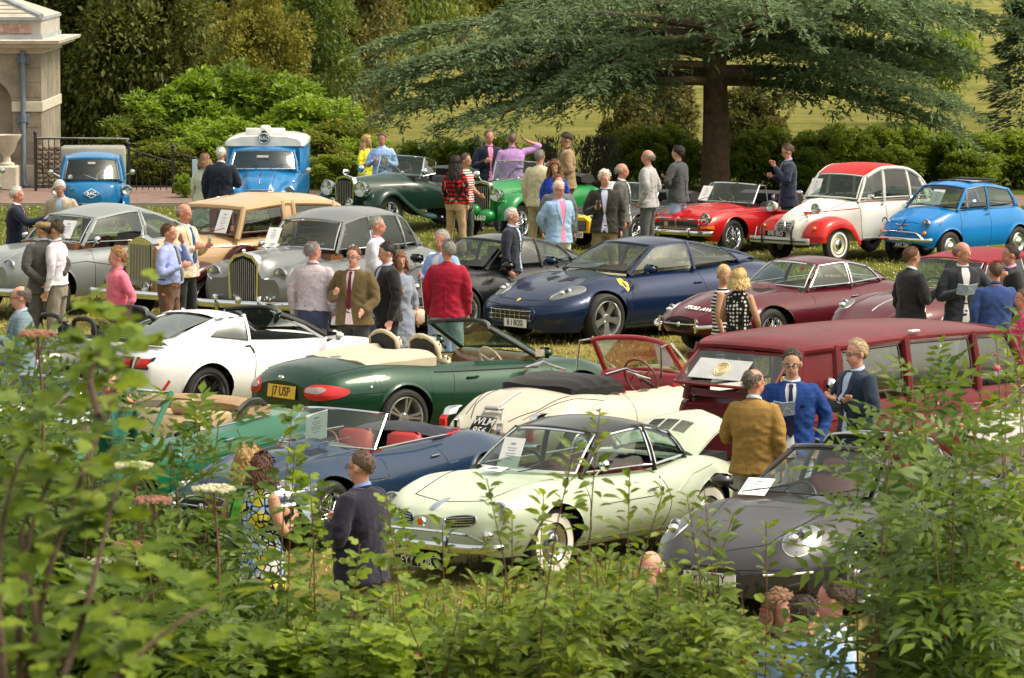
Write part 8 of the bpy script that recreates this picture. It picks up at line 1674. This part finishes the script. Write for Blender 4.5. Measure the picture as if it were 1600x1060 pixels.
 for i, (px, py, r) in enumerate([(500, 243, .62), (545, 240, .62), (590, 236, .6), (640, 222, .66), (690, 216, .66), (738, 218, .62), (785, 216, .6), (845, 226, .5), (962, 228, .52), (1000, 200, .72), (1050, 196, .74), (1075, 214, .6), (1160, 205, .74), (1210, 200, .76), (1262, 206, .7), (1315, 196, .80), (1370, 198, .80), (1425, 192, .78), (1478, 206, .76), (1530, 210, .80), (1585, 204, .86), (1640, 208, .8), (1270, 232, .7), (1400, 228, .7), (1520, 235, .7)]):
  nb = ['behind the open tourer bonnet', 'beside the blonde person in yellow', 'behind the light blue shirt', 'left of the tourer screen', 'behind the plaid shirt', 'behind the dark blazer and pink shirt', 'behind the lilac shirt', 'by the cream linen jacket', 'beside the tall person in tan tweed', 'behind the bald person in light grey', 'behind the dark-haired person in jeans', 'touching the cedar trunk', 'just right of the cedar trunk', 'behind the red roadster hood', 'behind the person in the navy coat', 'left of the red fabric roof', 'behind the red fabric roof', 'between the two small saloons', 'above the tiny blue saloon', 'behind the folded sunroof', 'at the photo edge above the blue saloon', 'beyond the photo edge', 'low in front behind the navy coat', 'low in front behind the white saloon', 'low in front above the blue saloon'][i]
  shrub(px, py, 99.6-(1.0 if i > 21 else 0)+.3*math.sin(i*2), r, 'green laurel bush in the hedge '+nb, hd, 'laurel hedge behind the cars', 'laurel_bush', seed=i)
 sp = leafmat('purple_spike', [(0, (.05, .05, .05)), (.5, (.10, .10, .07)), (1, (.16, .09, .16))]); rs = np.random.RandomState(8)
 for i, px in enumerate((858, 915, 935, 950)):
  t = empty('flowering_plant', (DX(px, 97.5), 97.5, 0)); tag(t, ['spiky purple-tipped plant left of the tan tweed jacket', 'spiky purple-tipped plant right of the tan tweed jacket', 'taller purple-tipped plant second from the tweed jacket', 'purple-tipped plant touching the hedge'][i], 'plant', 'spiky plants in the border'); N = 700; a = rs.rand(N)*6.28; zz = rs.rand(N)*1.15; r_ = .30*rs.rand(N); pos = np.stack([r_*np.cos(a), r_*np.sin(a), zz], 1); d = np.stack([np.cos(a)*.3, np.sin(a)*.3, np.ones(N)], 1); d /= np.linalg.norm(d, axis=1)[:, None]
  V, F = scatter(QUAD[0]*[1, .5, 1], QUAD[1], pos, frames(N, d, None, rs), .10*(.6+.8*rs.rand(N))); tag(fast('foliage', V, F, sp, t, False), kind='stuff')
 for i, (px, pt, d, r) in enumerate(((985, 140, 106, .75), (1040, 120, 108, .9), (1180, 130, 107, 1.0))): shrub(px, pt, d, r, ['dark yew shrub left of the cedar trunk', 'dark conical yew directly behind the cedar trunk', 'dark conical yew right of the cedar trunk'][i], brown, 'yews under the cedar', 'yew_shrub', seed=i)
def build_cedar():
 rs = np.random.RandomState(21); x0, y0 = DX(1118, 96.3), 96.3
 t = empty('cedar_tree', (x0, y0, 0)); tag(t, 'huge spreading blue-green cedar with thick trunk and drooping layered boughs', 'tree')
 bk = mat('cedar_bark', (.10, .065, .040), .95, var=.40, scale=7, bump=1.0, bscale=22)
 MB().tube(poly3([(0, 0, -.1), (0, 0, .25), (.01, 0, 1.6), (-.02, 0, 3.2), (0, .05, 7)], 16), np.interp(np.linspace(0, 1, 16), [0, .08, .3, 1], [.42, .33, .30, .20]), 20).build('trunk', bk, t)
 P, D, S = [], [], []; UPR = []
 limbs = []
 for i in range(46):
  az = i*2.399963+rs.normal(0, .15); z = 2.15+4.6*(i/46)**1.15; L = 5.2+2.8*rs.rand()-.25*(z-2.5); dz = rs.uniform(.1, .7); z += .28
  if math.cos(az) > .45 and z < 3.6: L = min(L, 4.6)
  if math.sin(az) < -.25 and z < 3.5: z += 1.1
  if i % 5 == 2: continue
  if math.cos(az) < -.5: L = min(L, 6.6)
  limbs.append((az, z, L, dz))
 # the boughs the photograph shows most plainly: long ones to both sides, one arching to the right
 for az, z, L, dz in ((3.05, 2.3, 6.6, .2), (3.3, 2.9, 6.5, .4), (2.85, 3.3, 6.7, .5), (3.6, 2.2, 5.6, .1), (-.1, 2.2, 4.6, .0), (.12, 3.1, 6.4, .9), (-.35, 2.3, 4.8, .2), (.3, 2.7, 5.4, .6), (-.8, 3.0, 4.4, .1), (-2.3, 3.1, 4.6, .1), (-2.8, 2.5, 6.0, .2)): limbs.append((az, z, L, dz))
 for (az, z, L, dz) in limbs:
  z += .22
  c, s = math.cos(az), math.sin(az); u = np.linspace(0, 1, 12); bend = rs.normal(0, .25)
  path = np.stack([c*L*u-s*bend*u**2*L*.3, s*L*u+c*bend*u**2*L*.3, z+dz*np.sin(u*2.2)-(.55+.45*rs.rand())*u**2.2], 1)
  MB().tube(path, .11*(1-u*.88), 7).build('bough', bk, t)
  nb = int(L*7)
  for k in range(nb):
   f = .16+.84*(k+rs.rand())/nb; b0 = np.array([np.interp(f, u, path[:, a]) for a in range(3)]); sg = 1 if k % 2 else -1
   a2 = az+sg*(1.15-.5*f)+rs.normal(0, .15); l2 = (1.5-.65*abs(f-.45))*(.65+.6*rs.rand())*(.45+.55*min(1, L/6)); drop = .25+.55*rs.rand(); m_ = 7; v = np.linspace(0, 1, m_)
   br = b0+np.stack([np.cos(a2)*l2*v, np.sin(a2)*l2*v, .05*np.sin(v*3)-drop*v**2.4*l2*.62], 1)
   for w_ in range(int(l2*11)+2):
    g = .12+.88*rs.rand(); c0 = np.array([np.interp(g, v, br[:, a]) for a in range(3)]); a3 = a2+(1 if w_ % 2 else -1)*(.95-.4*g)+rs.normal(0, .25); l3 = .16+.26*rs.rand(); dr = rs.uniform(.05, .8)*(1.0 if g > .7 else .6)
    for q in range(7):
     h = q/7; p_ = c0+np.array([math.cos(a3)*l3*h, math.sin(a3)*l3*h, .02-dr*h*h*l3*1.3]); P.append(p_); D.append((math.cos(a3)+rs.normal(0, .5), math.sin(a3)+rs.normal(0, .5), -dr*h*1.2+rs.normal(0.12, .30))); S.append(.12+.09*rs.rand())
 P, D, S = np.array(P), np.array(D), np.array(S); D /= np.linalg.norm(D, axis=1)[:, None]
 keep = (P[:, 2] < 4.7) & (rs.rand(len(P)) < .90); P, D, S = P[keep], D[keep], S[keep]
 cm = leafmat('cedar_needle', [(0, (.055, .09, .045)), (.35, (.13, .195, .095)), (.75, (.23, .31, .145)), (1, (.36, .41, .18))], .6, .3, big=.8)
 V, F = scatter(QUAD[0]*[1, .55, 1], QUAD[1], P, frames(len(P), D, None, rs), S); tag(fast('crown', V, F, cm, t, False), kind='stuff'); print('cedar', len(F))
MASS = curve([(-80, 600), (100, 660), (200, 800), (300, 895), (400, 935), (520, 920), (640, 925), (760, 900), (880, 875), (960, 860), (1060, 880), (1180, 915), (1260, 905), (1320, 890), (1400, 850), (1500, 800), (1600, 760), (1700, 750)])
SPR = [(262, 690), (285, 665), (302, 640), (340, 655), (455, 640), (458, 700), (482, 740), (508, 758), (560, 850), (600, 775), (622, 792), (690, 820), (760, 748), (800, 800), (850, 770), (900, 692), (938, 642), (985, 742), (1040, 762), (1075, 772), (1102, 762), (1150, 800), (1200, 815), (1345, 705), (1385, 690), (1400, 642), (1430, 602), (1448, 585), (1462, 568), (1500, 672), (1530, 655), (1560, 532), (1578, 505), (1597, 482), (1590, 560), (125, 562), (60, 522), (20, 545), (170, 600), (-10, 560), (1420, 700), (1480, 740)]
def build_foreground():
 lv = {'oval': leafmat('cherry_leaf', [(0, (.022, .042, .003)), (.45, (.095, .150, .010)), (.85, (.24, .31, .025)), (1, (.30, .26, .05))], .45, .42, 3), 'lobe': leafmat('currant_leaf', [(0, (.022, .045, .004)), (.5, (.105, .175, .012)), (.9, (.28, .36, .03))], .5, .42, 3), 'pinn': leafmat('elder_leaf', [(0, (.014, .036, .004)), (.5, (.060, .115, .010)), (1, (.19, .26, .025))], .45, .38, 3)}
 TP = {'oval': OVAL, 'lobe': LOBE, 'pinn': PINN}; SZ = {'oval': .102, 'lobe': .084, 'pinn': .27}
 single = {k: fast('leaf', TP[k][0], _tri(TP[k][1]), lv[k], data_only=True) for k in TP}
 stemm = mat('young_stem', (.16, .09, .045), .7, var=.3); rs = np.random.RandomState(33); berry = mat('red_berry', (.45, .012, .02), .25, coat=.6); pinkf = mat('pink_petal', (.75, .08, .20), .6)
 defs = []
 for i, px in enumerate(range(-40, 1681, 62)):
  kind = 'pinn' if px < 345 else 'lobe' if px < 690 else 'oval' if px < 1270 else ('pinn' if px < 1540 else 'oval'); defs.append((px, kind, 20.5+2.6*((i*7) % 5)/5))
 names = {'oval': ('wild_cherry_shrub', 'oval-leaved shrub with tiny red berries'), 'lobe': ('currant_shrub', 'shrub with small lobed light green leaves'), 'pinn': ('elder_shrub', 'elder shrub with long divided leaves')}
 where = ['at the lower corner of the photo', 'below the grey-blue jacket', 'below the green-jacketed photographer', 'in front of the white roadster', 'below the bottle green tourer', 'in front of the dark roadster nose', 'beside the floral dress', 'directly below the floral dress', 'with a tall sprig crossing the dark roadster', 'in front of the navy blazer', 'below the hem of the navy blazer', 'left of the mint coupe bumper', 'below the mint coupe number plate', 'below the mint coupe headlight', 'in front of the whitewall tyre', 'with a sprig rising before the mint coupe door', 'in front of the peering person', 'left of the targa number plate', 'directly below the targa number plate', 'left of the dotted blouse', 'above the dotted blouse', 'above the two blue shirts', 'in front of the targa front wheel', 'with a tall shoot before the red wagon', 'crossing the yellow number plate', 'in front of the coral dress', 'rising at the photo edge', 'beyond the photo edge']
 for i, (px, kind, d) in enumerate(defs):
  nm, lb = names[kind]; X0 = DX(px, d); t = empty(nm, (X0, d, 0)); tag(t, lb+' '+where[min(i, len(where)-1)], 'shrub', 'flowering shrubs in front of the lawn'); T_, F_ = TP[kind]
  P, D, S = [], [], []; q = MB(); ns = 20 if kind != 'pinn' else 12
  mine = [s_ for s_ in SPR if abs(s_[0]-px) <= 31]
  for k in range(ns+len(mine)):
   tx = px+rs.uniform(-52, 52); ty = float(MASS(tx))+abs(rs.normal(0, 1))*70-12; dd = d+rs.uniform(-1.0, 1.0)
   if k < len(mine): tx, ty = mine[k]
   if 1165 < tx < 1370 and ty > 870: continue
   tip = np.array([DX(tx, dd)-X0, dd-d, ZY(ty, dd)]); base = np.array([rs.uniform(-.25, .25), rs.uniform(-.3, .3), 0]); u = np.linspace(0, 1, 9)[:, None]; mid = np.array([tip[0]*.7+rs.normal(0, .25), tip[1]*.7, tip[2]*.6])
   path = (1-u)**2*base+2*u*(1-u)*mid+u**2*tip; q.tube(path, .010*(1-u[:, 0]*.75), 5)
   zl = 1.55; L = tip[2]-zl; n_ = int(L/(.028 if kind != 'pinn' else .055))
   if k < len(mine): n_ = int(n_*1.7)
   for j in range(max(n_, 4)):
    z = zl+L*(j+rs.rand())/max(n_, 4); z = min(z, tip[2]-.004); f = np.interp(z, path[:, 2], np.linspace(0, 1, 9)); p = np.array([np.interp(f, np.linspace(0, 1, 9), path[:, a]) for a in range(3)])
    az = j*2.4+rs.normal(0, .5); spread = (.02+.20*(1-(z-zl)/max(L, .1))*rs.rand()); near = (tip[2]-z) < .25; spread = .01 if near else spread
    off = np.array([math.cos(az), math.sin(az), rs.uniform(-.1, .3)])*spread; P.append(p+off); D.append((math.cos(az), math.sin(az), rs.uniform(-.35, .55)+(.5 if near else 0))); S.append(SZ[kind]*rs.uniform(.55, 1.15)*(.8 if near else 1))
    if spread > .08 and j % 3 == 0: q.tube([p, p+off], .003, 4)
  # body of the shrub lower down
  M_ = 1500 if kind != 'pinn' else 420
  for k in range(M_):
   lo_ = max(float(MASS(px))+60, 900); py = rs.uniform(lo_, 1090); dd = d+rs.uniform(-1.1, 2.4); P.append(np.array([DX(px+rs.uniform(-50, 50), dd)-X0, dd-d, ZY(py, dd)])); a = rs.rand()*6.28; D.append((math.cos(a), math.sin(a)-.3, rs.uniform(-.5, .6))); S.append(SZ[kind]*rs.uniform(.6, 1.1))
  P, D, S = np.array(P), np.array(D, float), np.array(S); wy = P[:, 1]+d; ppx = 800+(P[:, 0]+X0)/wy*FPX; ppy = 530+FPX*np.tan(np.arctan((CAMH-P[:, 2])/wy)-PITCH)
  thin = ((ppx > 1165) & (ppx < (1440 if kind == 'pinn' else 1375)) & (ppy > 890)); thin2 = (ppx > 335) & (ppx < 450) & (ppy > 680) & (ppy < 900) & (rs.rand(len(P)) < .6); P = P[~thin2]; D = D[~thin2]; S = S[~thin2]; thin = thin[~thin2]; ok = ~thin | (rs.rand(len(P)) < .06); P, D, S = P[ok], D[ok], S[ok]
  D /= np.linalg.norm(D, axis=1)[:, None]; fr = frames(len(P), D, np.array([0, -.35, 1.]), rs)
  q.build('stems', stemm, t)
  order = np.argsort(P[:, 1]*.6-P[:, 2]*.8+rs.rand(len(P))*.5); sel = order[:70]; rest = order[70:]
  for k in sel:
   o = bpy.data.objects.new('leaf', single[kind]); COL.objects.link(o); o.parent = t; M = Matrix(fr[k].tolist()).to_4x4(); M = Matrix.Translation(P[k]) @ M @ Matrix.Scale(S[k], 4); o.matrix_local = M
  V, F = scatter(T_, F_, P[rest], fr[rest], S[rest])
  if kind == 'oval': F = [tuple(dict.fromkeys(f)) for f in F.tolist()]
  tag(fast('foliage', V, F, lv[kind], t, False), kind='stuff')
  if kind == 'oval':
   b = MB()
   for k in rs.choice(len(P), 26): b.ell(P[k]+np.array([0, -.02, -.03]), (.008, .008, .008), 4, 6)
   b.build('berries', berry, t)['kind'] = 'stuff'
  if px > 1560:
   b = MB()
   for k in rs.choice(len(P), 9):
    if P[k][2] > 2.9: b.ell(P[k]+np.array([0, -.05, 0]), (.016, .016, .014), 5, 8)
   if b.v: b.build('blossom', pinkf, t)['kind'] = 'stuff'
  if kind == 'lobe' and i % 2:
   b = MB()
   for k in rs.choice(len(P), 7): b.ell(P[k]+np.array([0, -.04, 0]), (.014, .014, .018), 5, 7)
   b.build('pink_flowers', pinkf, t)['kind'] = 'stuff'
 # cream umbels and faded pink-brown heads of the elder on the left
 um = mat('cream_floret', (.72, .70, .50), .8); fad = mat('faded_floret', (.42, .22, .16), .9, var=.3)
 for i, (px, py, r, m, lab) in enumerate(((155, 876, .13, um, 'large flat cream flower head low among the blurred leaves'), (205, 726, .07, um, 'small cream flower head below the bottle green tourer'), (128, 928, .06, um, 'small cream flower head under the large one'), (330, 762, .08, um, 'cream flower head before the dark roadster nose'), (55, 520, .07, fad, 'faded brownish flower head above the grey-blue jacket elbow'), (235, 780, .07, fad, 'faded brown flower head by the elder sprig'), (195, 850, .06, fad, 'faded flower head above the large cream one'))):
  d = 20.2; q = MB(); rr = np.random.RandomState(i)
  for k in range(150): a, b_ = rr.rand()*6.28, rr.rand()**.5; q.box((math.cos(a)*r*b_*1.2, math.sin(a)*r*b_, rr.uniform(-.008, .012)-.12*r*b_*b_), (.0055, .0055, .004))
  o = q.build('flower_head', m, None, False); o.location = (DX(px, d), d, ZY(py, d)); st_ = MB().tube([(0, 0, 0), (.02, .02, -.3), (0, .1, -ZY(py, d))], .006, 5).build('stalk', stemm, o)
  for k in range(7): a = k*.9; MB().tube([(0, 0, -.12), (math.cos(a)*r*.8, math.sin(a)*r*.7, -.01)], .002, 4).build('ray', stemm, o)
  tag(o, lab, 'flower')
 # blurred oak sapling close to the camera on the left
 d = 8.7; t = empty('oak_sapling', (DX(40, d), d, 0)); tag(t, 'out of focus oak sapling with big lobed leaves close to the camera', 'tree'); om = leafmat('oak_leaf', [(0, (.030, .060, .004)), (.5, (.10, .165, .010)), (1, (.24, .31, .025))], .5, .40, 3); X0 = DX(40, d); P, D, S = [], [], []; q = MB()
 routes = [[(20, 1180), (55, 930), (110, 760), (150, 650), (168, 570), (168, 515)], [(20, 1150), (20, 900), (60, 760), (100, 690)], [(60, 1150), (115, 980), (145, 850), (160, 780)], [(0, 1100), (-20, 900), (0, 760), (30, 700)], [(100, 1150), (180, 1060), (260, 1000), (310, 985)], [(0, 1150), (90, 1040), (130, 1000), (220, 960)], [(10, 1100), (40, 1000), (10, 850), (60, 820)], [(150, 650), (130, 600), (140, 560), (150, 530)]]
 for r_ in routes:
  dd = d+rs.uniform(-.3, .3); path = poly3([(DX(x, dd)-X0, dd-d+.1*k, ZY(y, dd)) for k, (x, y) in enumerate(r_)], 24); q.tube(path, np.linspace(.008, .002, 24), 6)
  for k in range(3, 24):
   for _ in range(7 if path[k][2] < 4.6 else 2):
    az = rs.rand()*6.28; sp = rs.rand()**.6*(.15 if path[k][2] < 4.85 else .036); P.append(path[k]+np.array([math.cos(az)*sp, math.sin(az)*sp, rs.uniform(-.08, .08)])); D.append((math.cos(az), math.sin(az), rs.uniform(-.5, .7))); S.append(.060*rs.uniform(.6, 1.2))
 P, D, S = np.array(P), np.array(D, float), np.array(S); D /= np.linalg.norm(D, axis=1)[:, None]; fr = frames(len(P), D, np.array([0, -.3, 1.]), rs)
 q.tube([(0, 0, 0), (-.02, .05, 1.5), tuple(poly3([(DX(20, d)-X0, 0, ZY(1180, d)), (0, 0, 0)], 2)[0])], [.03, .025, .02], 7); q.build('trunk', BARK, t); sl = fast('leaf', LOBE[0], _tri(LOBE[1]), om, data_only=True); order = rs.permutation(len(P))
 for k in order[:240]:
  o = bpy.data.objects.new('leaf', sl); COL.objects.link(o); o.parent = t; o.matrix_local = Matrix.Translation(P[k]) @ Matrix(fr[k].tolist()).to_4x4() @ Matrix.Scale(S[k], 4)
 r_ = order[240:]; V, F = scatter(LOBE[0], LOBE[1], P[r_], fr[r_], S[r_]); tag(fast('foliage', V, F, om, t, False), kind='stuff')

build_ground(); build_pavilion(); build_trees(); build_cedar()
import time as _t; _a = _t.time()
build_cars(); print('cars', _t.time()-_a); _a = _t.time()
build_people(); print('people', _t.time()-_a)
build_foreground()
# unseen trees added behind the camera to darken reflections in the paintwork
me_ = bpy.data.meshes['crown']
for i in range(13):
 x = -54+9*i; y = -14-6*math.sin(i*2.1); t = empty('tree', (x, y, 0)); tag(t, 'unseen tree added behind the camera for reflections', 'tree', 'tree belt added behind the camera')
 MB().tube([(0, 0, 0), (0, 0, 9)], [.4, .2], 7).build('trunk', BARK, t); inst('crown', me_, t, (0, 0, 8.5), (2.1, 2.1, 2.5), i)
# printed letters become plain meshes
bpy.context.view_layer.update(); dg = bpy.context.evaluated_depsgraph_get()
for o in [o for o in bpy.data.objects if o.type == 'FONT']:
 me = bpy.data.meshes.new_from_object(o.evaluated_get(dg)); n_ = bpy.data.objects.new(o.name.split('.')[0], me); COL.objects.link(n_); n_.parent = o.parent; n_.location = o.location; n_.rotation_euler = o.rotation_euler; n_.scale = o.scale; bpy.data.objects.remove(o)
